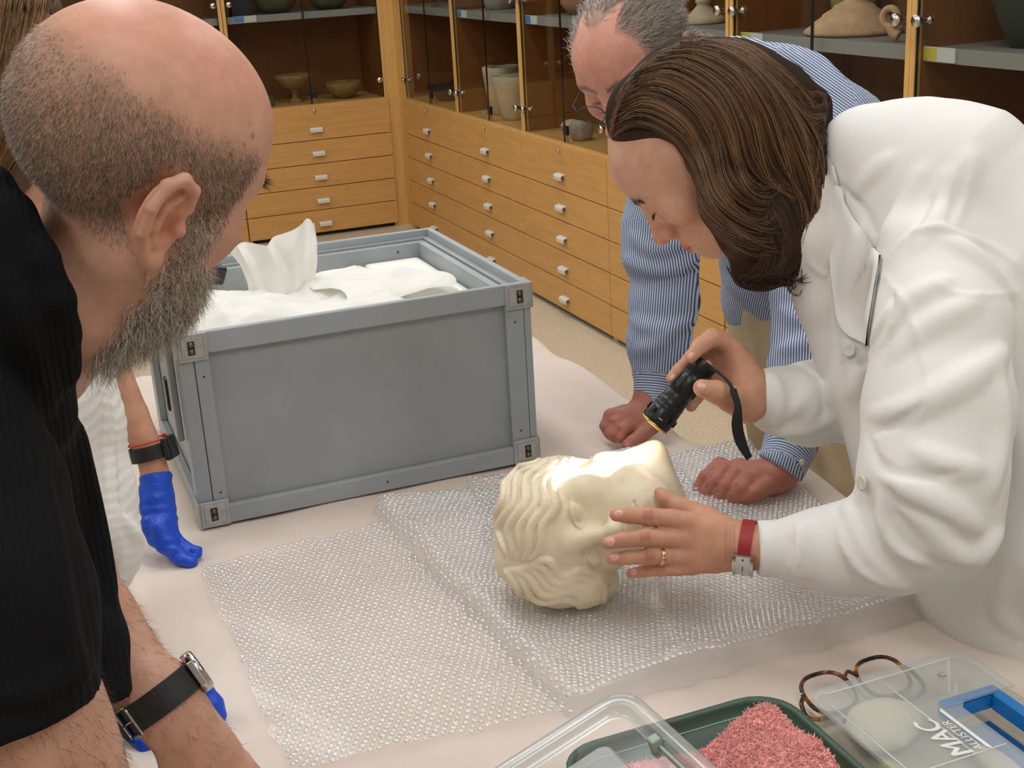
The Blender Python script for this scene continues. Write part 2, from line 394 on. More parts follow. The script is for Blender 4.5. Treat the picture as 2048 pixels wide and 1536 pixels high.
# white folded card on the corner shelf
cd = meshobj('folded_card', [(-.06, -.03, 0), (.06, -.03, 0), (.05, 0, .07), (-.05, 0, .07), (.06, .03, 0), (-.06, .03, 0)], [(0, 1, 2, 3), (3, 2, 4, 5)], mat('card_white', (230, 228, 222), 0.7))
place(cd, inright(7.20, ZS, 0.14), 'white folded card on the corner cabinet shelf', 'card', None, (0, 0, 1.2))
def inback(x, z, dy): return (x, YB + dy, z)
fb = empty('footed_bowl', inback(1.695, ZD, 0.20)); tag(fb, 'greenish footed bowl on a stem behind the back cabinet glass', 'bowl', G1)
lathe('bowl', [(0, 0.075), (0.025, 0.075), (0.075, 0.10), (0.104, 0.14), (0.108, 0.16), (0.101, 0.16), (0.068, 0.11), (0, 0.09)], clay('gilt_clay', (150, 122, 74)), fb)
lathe('stem', [(0, 0), (0.045, 0), (0.041, 0.01), (0.016, 0.025), (0.016, 0.058), (0.025, 0.077), (0, 0.077)], clay('gilt_clay', (150, 122, 74)), fb)
place(lathe('shallow_dish', [(0, 0), (0.04, 0), (0.072, 0.022), (0.100, 0.055), (0.106, 0.095), (0.100, 0.097), (0.088, 0.065), (0.06, 0.035), (0, 0.025)], clay('gilt_clay2', (142, 116, 62))), inback(1.985, ZD, 0.17), 'olive dish with dark inside, right of the footed bowl', 'dish', G1)
place(rock('bronze_fragment', (0.035, 0.03, 0.035), GREENB, 12), inback(1.525, ZD, 0.13), 'small green bronze fragment left of the footed bowl', 'fragment', G1)
place(lathe('round_bowl', [(0, 0), (0.06, 0), (0.11, 0.035), (0.135, 0.09), (0.138, 0.12), (0.126, 0.12), (0, 0.03)], GREENB), inback(1.636, ZS, 0.2), 'green bronze bowl on the back cabinet shelf, larger one', 'bowl', G1)
place(lathe('round_bowl', [(0, 0), (0.06, 0), (0.10, 0.03), (0.125, 0.07), (0.13, 0.10), (0.12, 0.10), (0, 0.03)], GREENB), inback(1.955, ZS, 0.2), 'green bronze bowl on the back cabinet shelf, smaller one', 'bowl', G1)
place(box('card_box', (-0.055, -0.05, 0), (0.055, 0.05, 0.085), mat('navy_card', (36, 40, 60), 0.6), None, 0.004), inback(1.42, ZS, 0.15), 'small navy card box left of the bronze bowls on the shelf', 'box')
# ---------------------------------------------------------------- table and cloth
TZ = 0.75
tb = empty('work_table', (0.53, 1.7, 0)); tag(tb, 'work table hidden under the pale cloth, crate and bubble wrap on it', 'table')
TOPM = mat('table_laminate', (190, 186, 178), 0.5)
box('table_top', (-0.50, -1.05, 0.712), (0.50, 1.06, 0.744), TOPM, tb, 0.003)
for sx in (-0.46, 0.45):
    for sy in (-1.0, 1.0): box('leg', (sx - 0.02, sy - 0.02, 0), (sx + 0.02, sy + 0.02, 0.712), mat('steel_leg', (120, 122, 124), 0.4, 0.6), tb)
def cloth_mat():
    t = NT('table_cloth'); v = t.coords('Object')
    n = t.noise(v, 3.0, 4); n2 = t.noise(v, 420, 2)
    t.link(t.ramp(n, [(0.3, lin((214, 198, 186))), (0.7, lin((226, 213, 202)))]), t.b.inputs['Base Color'])
    t.b.inputs['Roughness'].default_value = 0.9; t.b.inputs['Specular IOR Level'].default_value = 0.1
    n3 = t.noise(v, 9, 4, 0.6)
    ad = t.new('ShaderNodeMath', operation='MULTIPLY_ADD'); ad.inputs[1].default_value = 0.06
    t.link(n2, ad.inputs[0]); t.link(n3, ad.inputs[2]); t.bump(ad.outputs[0], 0.25, 0.012)
    return t.m
CLOTH = cloth_mat()
def cloth():
    nx, ny, nd = 110, 230, 26
    Y0, Y1 = 0.55, 2.79
    rows = []
    ys = np.linspace(Y0, Y1, ny)
    def redge(y): return 1.062 + 0.115 * (1 / (1 + np.exp((y - 1.84) / 0.012))) * (np.clip((y - 1.15) / 0.6, 0, 1) ** 0.8)
    V = []
    for y in ys:
        xe = redge(y) + 0.006 * math.sin(9 * y)
        row = []
        for x in np.linspace(0.02, xe, nx):
            w = 0.0012 * (math.sin(31 * x + 7 * y) + math.sin(19 * y - 11 * x + 1))
            far = max(0, (y - 2.50) / 0.29); rt = max(0, (x - 0.84) / 0.22) if y > 1.86 else 0
            w += far * 0.010 * (1 + math.sin(38 * x + 3 * math.sin(9 * y))) + rt * 0.005 * (1 + math.sin(26 * y + 9 * x + 1.5 * math.sin(7 * y)))
            row.append((x, y, TZ + 0.0028 + w * 0.9))
        zt = row[-1][2]
        for k in range(1, nd + 1):
            t = k / nd; d = 0.42 * t
            out = 0.028 * min(1, t * 9) ** 0.5 + t * (0.022 * math.sin(17 * y + 1.3) + 0.02 * math.sin(31 * y) + 0.03)
            row.append((xe + out, y, zt - d))
        V += row
    n = nx + nd
    F = [(j * n + i, j * n + i + 1, (j + 1) * n + i + 1, (j + 1) * n + i) for j in range(ny - 1) for i in range(n - 1)]
    last = (ny - 1) * n; b = len(V)
    for k in range(1, 15):                                           # far drape
        t = k / 14
        for i in range(n):
            x, y, z = V[last + i]
            V.append((x, Y1 + 0.02 * min(1, t * 6) ** 0.5 + t * (0.02 + 0.02 * math.sin(23 * x)), z - 0.4 * t if i < nx else z - 0.1 * t * (1 - (i - nx) / nd)))
    for k in range(14):
        for i in range(n - 1):
            r0 = last if k == 0 else b + (k - 1) * n; r1 = b + k * n
            F.append((r0 + i, r0 + i + 1, r1 + i + 1, r1 + i))
    o = fastmesh('table_cloth', V, F, CLOTH); tag(o, 'pale pinkish beige cloth covering the whole work table', 'tablecloth')
cloth()

# ---------------------------------------------------------------- grey crate
def paint_mat(name, col):
    t = NT(name); v = t.coords('Object'); c = lin(col)
    n = t.noise(v, 7, 5, 0.6); n2 = t.noise(v, 160, 3, 0.6)
    t.link(t.ramp(n, [(0.3, tuple(x * 0.92 for x in c)), (0.7, tuple(x * 1.07 for x in c))]), t.b.inputs['Base Color'])
    t.b.inputs['Roughness'].default_value = 0.42; t.b.inputs['Specular IOR Level'].default_value = 0.4
    t.bump(n2, 0.12, 0.0008); return t.m
PAINT = paint_mat('grey_paint', (154, 160, 162)); PAINTD = paint_mat('grey_paint_rail', (158, 165, 168))
BRK = mat('bracket_metal', (172, 174, 170), 0.4, 0.25, var=0.15, vscale=60); SCREW = mat('screw_metal', (120, 112, 98), 0.35, 0.9); HOLE = mat('nail_hole', (44, 42, 40), 0.8)
CX0, CX1, CY0, CY1, CZ0, CZ1 = 0.203, 0.788, 1.963, 2.485, 0.7565, 1.078
cw, cd = CX1 - CX0, CY1 - CY0
cr = empty('storage_crate', (CX0, CY0, CZ0)); tag(cr, 'grey painted open wooden crate with metal corners, lined with white foam', 'crate')
H = CZ1 - CZ0; g = 0.0006
RH = 0.035; BH = 0.031; PT = 0.013; PW = 0.046
box('floor_panel', (PT, PT, 0.004), (cw - PT, cd - PT, 0.018), PAINT, cr)
box('side_board', (PT, PT, 0.018), (cw - PT, PT + 0.012, H - 0.006), PAINT, cr)       # front
box('side_board', (PT, cd - PT - 0.012, 0.018), (cw - PT, cd - PT, H - 0.014), PAINT, cr)
box('side_board', (PT, PT + 0.012 + g, 0.018), (PT + 0.012, cd - PT - 0.012 - g, H - 0.014), PAINT, cr)
box('side_board', (cw - PT - 0.012, PT + 0.012 + g, 0.018), (cw - PT, cd - PT - 0.012 - g, H - 0.014), PAINT, cr)
for (y0, y1) in ((0, PT - g), (cd - PT + g, cd)):
    box('top_rail', (0, y0, H - RH), (cw, y1, H), PAINTD, cr, 0.002)
    box('bottom_rail', (0, y0, 0), (cw, y1, BH), PAINTD, cr, 0.002)
    box('corner_post', (0.0235, y0 + 0.001, BH + g), (PW, y1, H - RH - g), PAINTD, cr, 0.0012)
    box('corner_post', (cw - PW, y0 + 0.001, BH + g), (cw - 0.0135, y1, H - RH - g), PAINTD, cr, 0.0012)
    box('corner_post', (0.0, y0 + 0.002, BH + g), (0.0225, y1, H - RH - g), PAINTD, cr, 0.0012)
    box('corner_post', (cw - 0.0125, y0 + 0.002, BH + g), (cw, y1, H - RH - g), PAINTD, cr, 0.0012)
for (x0, x1) in ((0, PT - g), (cw - PT + g, cw)):
    box('top_rail', (x0, PT, H - RH), (x1, cd - PT, H), PAINTD, cr, 0.002)
    box('bottom_rail', (x0, PT, 0), (x1, cd - PT, BH), PAINTD, cr, 0.002)
    box('corner_post', (x0, PT, BH + g), (x1, PT + 0.04, H - RH - g), PAINTD, cr, 0.0012)
    box('corner_post', (x0, cd - PT - 0.04, BH + g), (x1, cd - PT, H - RH - g), PAINTD, cr, 0.0012)
# inner lip board on the right and far side
box('inner_lip', (cw - PT - 0.028, PT + 0.013, H - 0.085), (cw - PT - 0.0135, cd - PT - 0.03, H - 0.018), PAINT, cr, 0.0015)
box('inner_lip', (PT + 0.02, cd - PT - 0.028, H - 0.085), (cw - PT - 0.0135, cd - PT - 0.0135, H - 0.018), PAINT, cr, 0.0015)
box('side_batten', (-0.012, 0.06, 0.13), (-0.001, 0.10, 0.30), PAINT, cr, 0.002)
lt = box('latch', (-0.016, 0.10, 0.17), (-0.001, 0.125, 0.225), mat('dark_metal', (60, 60, 58), 0.4, 0.8), cr, 0.003)
def bracket(x, z, sx, sz):
    bm = bmesh.new(); w = 0.046; h = 0.044
    bbox(bm, (min(0, sx * w), -0.003, min(0, sz * h)), (max(0, sx * w), 0.0, max(0, sz * h)), 0.0014, 2)
    bbox(bm, (sx * w * 0.12 if sx > 0 else sx * w * 0.88, -0.0042, sz * h * 0.12 if sz > 0 else sz * h * 0.88), (sx * w * 0.88 if sx > 0 else sx * w * 0.12, -0.003, sz * h * 0.88 if sz > 0 else sz * h * 0.12), 0.001, 1)
    xs = sorted((-sx * 0.003, 0.0)); bbox(bm, (xs[0], -0.003, min(0, sz * h)), (xs[1], 0.04, max(0, sz * h)), 0.001, 1)
    b = bmobj('corner_bracket', bm, BRK, cr); b.location = (x, -0.0005, z)
    pl = box('slot_plate', (sx * 0.021 - 0.0055, -0.0046, sz * 0.022 - 0.011), (sx * 0.021 + 0.0055, -0.0042, sz * 0.022 + 0.011), HOLE, b, 0.0)
    for dz in (-0.0055, 0.0055):
        s = lathe('screw', [(0, -0.001), (0.003, -0.001), (0.0042, 0.0), (0.0042, 0.001), (0, 0.001)], SCREW, b, 10)
        s.rotation_euler = (math.radians(90), 0, 0); s.location = (sx * 0.021, -0.0056, sz * 0.022 + dz)
bracket(0, H, 1, -1); bracket(cw, H, -1, -1); bracket(0, 0, 1, 1); bracket(cw, 0, -1, 1)
for (x, z) in ((0.035, 0.25), (0.036, 0.055), (cw - 0.03, 0.255), (cw - 0.03, 0.06)):
    n_ = lathe('nail', [(0, 0), (0.0016, 0), (0.0018, 0.0012), (0, 0.0012)], HOLE, cr, 8); n_.rotation_euler = (math.radians(90), 0, 0); n_.location = (x, 0.0018, z)
for x in (0.31,):
    n_ = lathe('nail', [(0, 0), (0.0016, 0), (0.0018, 0.0012), (0, 0.0012)], HOLE, cr, 8); n_.rotation_euler = (math.radians(90), 0, 0); n_.location = (x, 0.0008, 0.016)
for x in (0.30, 0.50):
    n_ = lathe('nail', [(0, 0), (0.0018, 0), (0.002, 0.0012), (0, 0.0012)], HOLE, cr, 8); n_.rotation_euler = (math.radians(90), 0, 0); n_.location = (x, cd - PT - 0.0282, H - 0.032)
# foam inside
FOAM = mat('white_foam', (240, 238, 230), 0.9, var=0.03, vscale=14, bump=0.3, bscale=60, bdist=0.003)
FOAMY = mat('cream_foam', (232, 220, 190), 0.9, var=0.05)
fx0, fx1, fy0, fy1 = CX0 + PT + 0.014, CX1 - PT - 0.031, CY0 + PT + 0.014, CY1 - PT - 0.031
fo = empty('foam_lining', (fx0, fy0, CZ0 + 0.0185)); tag(fo, 'white foam blocks filling the grey crate around the tissue paper', 'foam')
ft = 1.033 - CZ0 - 0.0185
box('foam_block', (0.40, 0, 0), (fx1 - fx0, fy1 - fy0, ft), FOAM, fo, 0.008, 3)
box('foam_block', (0, 0, 0), (0.375, fy1 - fy0, ft - 0.02), FOAM, fo, 0.008, 3)
box('foam_wedge', (0.3755, 0.04, ft - 0.06), (0.3995, fy1 - fy0 - 0.05, ft - 0.006), FOAMY, fo, 0.004)
# tissue paper
def fold_noise(x, y, seeds, k0=18):
    z = np.zeros_like(x)
    for i, s in enumerate(seeds):
        r = np.random.default_rng(s); a = r.uniform(0, 2 * np.pi); k = k0 * (1.45 ** (i % 6)) * r.uniform(.8, 1.2); ph = r.uniform(0, 6)
        wx = x + 0.02 * np.sin(21 * y + s); wy = y + 0.02 * np.sin(17 * x + s)
        t = (np.cos(a) * wx + np.sin(a) * wy) * k + ph
        tri = np.abs(((t / np.pi) % 2) - 1)
        z += tri / (1.35 ** (i % 6))
    return z / len(seeds)
def paper_mat():
    t = NT('tissue_paper'); t.b.inputs['Base Color'].default_value = (*lin((250, 249, 244)), 1); t.b.inputs['Roughness'].default_value = 0.8
    tl = t.new('ShaderNodeBsdfTranslucent'); tl.inputs[0].default_value = (*lin((238, 236, 226)), 1)
    mx = t.new('ShaderNodeMixShader'); mx.inputs[0].default_value = 0.25
    t.link(t.b.outputs[0], mx.inputs[1]); t.link(tl.outputs[0], mx.inputs[2]); t.link(mx.outputs[0], t.out.inputs[0])
    return t.m
PAPER = paper_mat()
def sheetgrid(name, nx, ny, fn, m, label, cat):
    u, v = np.meshgrid(np.linspace(0, 1, nx), np.linspace(0, 1, ny), indexing='ij')
    V = np.stack(fn(u, v), -1).reshape(-1, 3)
    i, j = np.meshgrid(np.arange(nx - 1), np.arange(ny - 1), indexing='ij')
    F = np.stack([i * ny + j, (i + 1) * ny + j, (i + 1) * ny + j + 1, i * ny + j + 1], -1).reshape(-1, 4)
    o = fastmesh(name, V, F, m, None, False)
    return tag(o, label, cat)
def paper_a(u, v):
    x = fx0 + 0.004 + u * 0.42; y = fy0 + 0.003 + v * 0.40
    edge = np.clip(np.minimum(np.minimum(u, 1 - u), np.minimum(v, 1 - v)) * 6, 0, 1)
    z = 1.028 + edge * (0.098 * fold_noise(x, y, (1, 2, 3, 4, 5, 6), 15) + 0.022 * fold_noise(x, y, (11, 12, 13, 14), 42))
    z += edge * 0.03 * np.exp(-((u - 0.33) ** 2 + (v - 0.35) ** 2) / 0.03) - 0.01
    return x, y, z
sheetgrid('tissue_paper', 120, 110, paper_a, PAPER, 'crumpled white tissue paper spread over the foam in the grey crate', 'paper')
pk = P(575, 560, 2.42); tp = P(580, 488, 2.46)
def paper_b(u, v):
    a = (u - 0.5) * 2.2
    c = ON(575, 590, 2, 1.04); wd_ = 0.05 + 0.022 * v
    z = 1.03 + v * (0.108 + 0.010 * np.sin(9 * u + 1) + 0.02 * u - 0.10 * np.clip(0.35 - u, 0, 1) ** 1.3)
    x = c[0] + np.sin(a) * wd_ * 1.25 + 0.030 * (fold_noise(u * 0.3, v * 0.1, (15, 16, 17), 40) - 0.5) * (0.3 + v)
    y = c[1] + 0.035 - np.cos(a) * wd_ + 0.012 * np.sin(23 * u + 2) * (0.3 + v) + 0.02 * v ** 2 + 0.075 * fold_noise(x, z, (5, 6, 7, 8, 9), 26)
    return x, y, z
sheetgrid('tissue_paper', 90, 40, paper_b, PAPER, 'tall crumpled tissue paper standing up above the crate rim', 'paper')
def paper_c(u, v):
    c = ON(800, 575, 2, 1.05)
    x = c[0] - 0.12 + 0.20 * u + 0.02 * np.sin(5 * v); y = c[1] - 0.06 + 0.17 * v
    z = 1.034 + 0.024 * np.sin(np.pi * u) ** 0.7 * np.sin(np.pi * v) ** 0.6 + 0.050 * fold_noise(x, y, (21, 22, 23, 24), 26)
    return x, y, z
sheetgrid('tissue_paper', 60, 50, paper_c, PAPER, 'rounded fold of tissue paper on the foam beside the tall crumple', 'paper')
bk = bmesh.new(); bbox(bk, (-0.012, -0.016, -0.018), (0.016, 0.016, 0.018), 0.006, 2)
bko = bmobj('black_fitting', bk, mat('black_plastic', (20, 21, 23), 0.35)); bko.location = P(430, 547, 2.42); bko.rotation_euler = (0.2, 0.3, 0.4)
tag(bko, 'small black plastic fitting lying on the tissue paper behind the beard', 'fitting')

# ---------------------------------------------------------------- bubble wrap
def wrap_mat(nm, ior, haze, rough, base_):
    t = NT(nm); t.n.remove(t.b)
    tr = t.new('ShaderNodeBsdfTransparent'); tr.inputs[0].default_value = (0.97, 0.97, 0.97, 1)
    gl = t.new('ShaderNodeBsdfGlossy'); gl.inputs['Roughness'].default_value = rough; gl.inputs['Color'].default_value = (1, 1, 1, 1)
    df = t.new('ShaderNodeBsdfTranslucent'); df.inputs[0].default_value = (0.9, 0.9, 0.9, 1)
    d2 = t.new('ShaderNodeBsdfDiffuse'); d2.inputs[0].default_value = (0.88, 0.88, 0.88, 1)
    fr = t.new('ShaderNodeFresnel'); fr.inputs[0].default_value = ior
    ma = t.new('ShaderNodeMath', operation='MULTIPLY_ADD'); ma.inputs[1].default_value = 1.0; ma.inputs[2].default_value = base_
    t.link(fr.outputs[0], ma.inputs[0])
    m0 = t.new('ShaderNodeMixShader'); m0.inputs[0].default_value = haze; t.link(tr.outputs[0], m0.inputs[1]); t.link(d2.outputs[0], m0.inputs[2])
    m1 = t.new('ShaderNodeMixShader'); t.link(front_only(t, ma.outputs[0]), m1.inputs[0]); t.link(m0.outputs[0], m1.inputs[1]); t.link(gl.outputs[0], m1.inputs[2])
    t.link(m1.outputs[0], t.out.inputs[0]); return t.m
FILM = wrap_mat('bubble_film', 1.18, 0.06, 0.22, 0.01); PADF = wrap_mat('pad_film', 1.3, 0.26, 0.2, 0.02); DOME = wrap_mat('bubble_dome', 1.6, 0.10, 0.055, 0.16)
def bilerp(c, u, v):
    a, b, cc, d = [np.array(k, float) for k in c]                    # TL TR BR BL ; v 0 top, 1 bottom
    return (a * (1 - u)[..., None] + b * u[..., None]) * (1 - v)[..., None] + (d * (1 - u)[..., None] + cc * u[..., None]) * v[..., None]
def wrap_sheet(name, corners, hfn, label, film=None, pitch=0.0096, res=0.006, dome=(0.0044, 0.0034), jag=0.004, rim=0.0):
    root = empty(name, tuple(bilerp(corners, np.array(0.5), np.array(0.5))) + (TZ + 0.003,))
    tag(root, label, 'bubble wrap'); off = np.array(root.location)
    lu = np.linalg.norm(np.array(corners[1]) - np.array(corners[0])); lv = np.linalg.norm(np.array(corners[3]) - np.array(corners[0]))
    def surf(u, v):
        p = bilerp(corners, u, v)
        jx = jag * np.sin(v * lv * 60 + 2 * np.sin(v * 23)) * (np.abs(2 * u - 1) ** 4); jy = jag * np.sin(u * lu * 55 + 1 + 2 * np.sin(u * 19)) * (np.abs(2 * v - 1) ** 4)
        return np.stack([p[..., 0] + jx, p[..., 1] + jy, hfn(u, v, p[..., 0], p[..., 1])], -1)
    nx, ny = int(lu / res), int(lv / res)
    uu = np.linspace(0, 1, nx); vv = np.linspace(0, 1, ny)
    if rim:                                                          # denser towards the folded edges
        uu = np.sort(np.concatenate([uu, np.linspace(0, rim / lu, 10)[1:], 1 - np.linspace(0, rim / lu, 10)[1:]])); vv = np.sort(np.concatenate([vv, np.linspace(0, rim / lv, 10)[1:], 1 - np.linspace(0, rim / lv, 10)[1:]])); nx, ny = len(uu), len(vv)
    u, v = np.meshgrid(uu, vv, indexing='ij')
    V = surf(u, v).reshape(-1, 3) - off
    i, j = np.meshgrid(np.arange(nx - 1), np.arange(ny - 1), indexing='ij')
    F = np.stack([i * ny + j, i * ny + j + 1, (i + 1) * ny + j + 1, (i + 1) * ny + j], -1).reshape(-1, 4)
    fastmesh('film', V, F, film or FILM, root, True)
    # domes on a hexagonal lattice
    ru = np.arange(pitch * 0.5, lu, pitch); rv = np.arange(pitch * 0.5, lv, pitch * 0.866)
    A, B = np.meshgrid(ru, rv, indexing='ij'); A = A + (np.arange(len(rv)) % 2)[None, :] * pitch / 2
    A = (A / lu).ravel(); B = (B / lv).ravel(); k = (A < 0.995) & (B < 0.995); A, B = A[k], B[k]
    e = 1e-3
    p = surf(A, B); du = surf(np.clip(A + e, 0, 1), B) - surf(np.clip(A - e, 0, 1), B); dv = surf(A, np.clip(B + e, 0, 1)) - surf(A, np.clip(B - e, 0, 1))
    du /= np.linalg.norm(du, axis=1, keepdims=True) + 1e-12; dv -= du * (du * dv).sum(1, keepdims=True); dv /= np.linalg.norm(dv, axis=1, keepdims=True) + 1e-12
    n = np.cross(du, dv); n *= np.sign(n[:, 2:3] + 1e-9)
    n += RNG.normal(0, 0.13, n.shape) + 0.10 * np.sin(p[:, [1, 0, 2]] * np.array([70., 55., 30.]) + np.array([0.5, 1.2, 0.3])); n /= np.linalg.norm(n, axis=1, keepdims=True)
    r, h = dome; sq = RNG.uniform(0.55, 1.1, len(p)); rr = r * RNG.uniform(0.85, 1.1, len(p))
    VV = []; prof = [(1.0, 0.0), (0.93, 0.55), (0.62, 0.92)]; s = 8
    ang = np.arange(s) * 2 * np.pi / s
    for (a, b) in prof:
        VV.append(p[:, None, :] + (du[:, None, :] * np.cos(ang)[None, :, None] + dv[:, None, :] * np.sin(ang)[None, :, None]) * (rr * a)[:, None, None] + (n * (h * b * sq)[:, None])[:, None, :])
    VV.append((p + n * (h * sq)[:, None])[:, None, :])
    VV = np.concatenate(VV, 1)                                      # (N, 25, 3)
    q = np.arange(s); q2 = (q + 1) % s
    f = np.concatenate([np.stack([q, q2, s + q2, s + q], 1), np.stack([s + q, s + q2, 2 * s + q2, 2 * s + q], 1)])
    tq = np.concatenate([f[:, [0, 1, 2]], f[:, [0, 2, 3]], np.stack([2 * s + q, 2 * s + q2, np.full(s, 3 * s)], 1)])[:, ::-1]
    FF = (tq[None] + (np.arange(len(p)) * 25)[:, None, None]).reshape(-1, 3)
    d = fastmesh('bubbles', VV.reshape(-1, 3) - off, FF, DOME, root, True); d['kind'] = 'stuff'
    return root
def h1(u, v, x, y):
    return TZ + 0.0075 + 0.004 * (1 + np.sin(13 * x + 9 * y) * np.sin(17 * y + 1)) + 0.004 * (1 + np.sin(40 * x + 22 * y)) * 0.5
wrap_sheet('bubble_wrap_sheet', [(0.174, 1.812), (0.470, 1.825), (0.515, 1.215), (0.185, 1.255)], h1, 'single flat bubble wrap sheet lying in front of the crate')
def h2(u, v, x, y):
    lu, lv = 0.6, 0.63
    du = np.minimum(u, 1 - u) * lu; dv = np.minimum(v, 1 - v) * lv
    rim = 0.022
    e = np.sqrt(np.clip(1 - (1 - np.clip(du / rim, 0, 1)) ** 2, 0, 1)) * np.sqrt(np.clip(1 - (1 - np.clip(dv / rim, 0, 1)) ** 2, 0, 1))
    near = np.maximum(np.exp(-u * lu / 0.05), np.exp(-(1 - v) * lv / 0.06))
    th = 0.022 + 0.020 * near + 0.004 * np.sin(21 * x + 5 * y) + 0.003 * np.sin(33 * y - 9 * x)
    th = th - 0.006 * np.exp(-(((x - 0.66) / 0.14) ** 2 + ((y - 1.50) / 0.14) ** 2))
    ridge = 0.006 * np.exp(-((x - 0.70 - 0.35 * (y - 1.33)) / 0.012) ** 2) * (y < 1.5)
    return TZ + 0.005 + e * (th + ridge)
wrap_sheet('bubble_wrap_pad', [(0.462, 1.885), (1.135, 1.835), (1.05, 1.215), (0.505, 1.215)], h2, 'thick folded bubble wrap pad beneath the marble head', film=PADF, rim=0.03)
def h2b(u, v, x, y): return TZ + 0.006 + 0.010 * np.exp(-u * 0.6 / 0.1) + 0.003 * (1 + np.sin(25 * x + 14 * y))
wrap_sheet('bubble_wrap_sheet', [(0.64, 1.93), (0.955, 1.865), (0.93, 1.64), (0.56, 1.62)], lambda u, v, x, y: TZ + 0.012 + 0.026 * np.clip((1.91 - y) / 0.06, 0, 1) + 0.004 * np.sin(28 * x + 11 * y), 'loose bubble wrap sheet between the crate and the marble head')

# ---------------------------------------------------------------- green tray, towel, clear lid, organiser box, spectacles
def rrect(x0, y0, x1, y1, r, n=7):
    pts = []
    for (cx, cy, a0) in ((x1 - r, y1 - r, 0), (x0 + r, y1 - r, 90), (x0 + r, y0 + r, 180), (x1 - r, y0 + r, 270)):
        for k in range(n):
            a = math.radians(a0 + 90 * k / (n - 1)); pts.append((cx + r * math.cos(a), cy + r * math.sin(a)))
    return pts
def loft(name, loops, m, parent=None, capped=True, smooth=True):
    n = len(loops[0]); V = [p for l in loops for p in l]; F = []
    for a in range(len(loops) - 1):
        for i in range(n):
            k = (i + 1) % n; F.append((a * n + i, a * n + k, (a + 1) * n + k, (a + 1) * n + i))
    if capped: F.append(tuple(range((len(loops) - 1) * n, len(loops) * n)))
    o = meshobj(name, V, F, m, parent, False)
    if smooth:
        o.data.polygons.foreach_set('use_smooth', [len(p.vertices) == 4 for p in o.data.polygons])
    return o
TX0, TX1, TY0, TY1 = 0.430, 0.702, 0.70, 1.080
GREEN = mat('green_plastic', (62, 88, 74), 0.38, spec=0.4)
tr = empty('green_tray', (TX0, TY0, TZ)); tag(tr, 'dark green plastic tray holding a pink towel at the near table edge', 'tray')
def tl(off, z, r): return [(x - TX0, y - TY0, z) for x, y in rrect(TX0 + off, TY0 + off, TX1 - off, TY1 - off, r)]
loft('tray_body', [tl(0.018, 0.006, 0.035), tl(0.004, 0.058, 0.045), tl(0.0, 0.060, 0.048), tl(0.0, 0.066, 0.048), tl(0.003, 0.067, 0.046), tl(0.007, 0.066, 0.043), tl(0.0075, 0.062, 0.043), tl(0.009, 0.050, 0.042), tl(0.0135, 0.049, 0.040), tl(0.022, 0.012, 0.034)], GREEN, tr)
V, F = tubes([np.array(tl(0.011, 0.0505, 0.041) + tl(0.011, 0.0505, 0.041)[:1])], [0.0009], 5)
fastmesh('rim_line', V, F, mat('green_plastic_pale', (150, 178, 164), 0.3), tr)
PINK = mat('pink_terry', (240, 172, 166), 0.95, spec=0.1, var=0.14, vscale=60)
def towel():
    nx, ny = 90, 110
    u, v = np.meshgrid(np.linspace(0, 1, nx), np.linspace(0, 1, ny), indexing='ij')
    x = TX0 + 0.028 + u * (TX1 - TX0 - 0.056); y = TY0 + 0.03 + v * (TY1 - TY0 - 0.052)
    e = np.clip(np.minimum(np.minimum(u, 1 - u), np.minimum(v, 1 - v)) * 9, 0, 1) ** 0.45
    hump = 0.046 * np.exp(-((((x - 0.638) / 0.058) ** 2 + ((y - 0.955) / 0.085) ** 2) ** 2)) + 0.02 * np.exp(-(((x - 0.64) / 0.07) ** 2 + ((y - 0.84) / 0.09) ** 2))
    z = TZ + 0.014 + e * (0.043 + hump + 0.006 * np.sin(30 * x + 18 * y) + 0.004 * np.sin(70 * y))
    P3 = np.stack([x, y, z], -1)
    i, j = np.meshgrid(np.arange(nx - 1), np.arange(ny - 1), indexing='ij')
    F = np.stack([i * ny + j, (i + 1) * ny + j, (i + 1) * ny + j + 1, i * ny + j + 1], -1).reshape(-1, 4)
    o = fastmesh('pink_towel', P3.reshape(-1, 3), F, PINK); tag(o, 'crumpled pink terry towel lying in the dark green tray', 'towel')
    # terry loops
    N = 13000; a = RNG.uniform(0.04, 0.96, N); b = RNG.uniform(0.3, 0.98, N)
    ii = (a * (nx - 1)).astype(int); jj = (b * (ny - 1)).astype(int); p = P3[ii, jj] + RNG.normal(0, 0.0009, (N, 3)) * [1, 1, 0]
    d = RNG.normal(0, 1, (N, 3)); d[:, 2] = np.abs(d[:, 2]) * 0.6 + 0.9; d /= np.linalg.norm(d, axis=1, keepdims=True)
    d2 = d + RNG.normal(0, 0.7, (N, 3))
    paths = np.stack([p - d * 0.0005, p + d * 0.0022, p + d * 0.0022 + d2 * 0.0018], 1)
    V, F = tubes(list(paths), [np.array([0.0007, 0.0007, 0.0003])] * N, 3, False)
    t = fastmesh('terry_loops', V, F, PINK, o); t['kind'] = 'stuff'
towel()
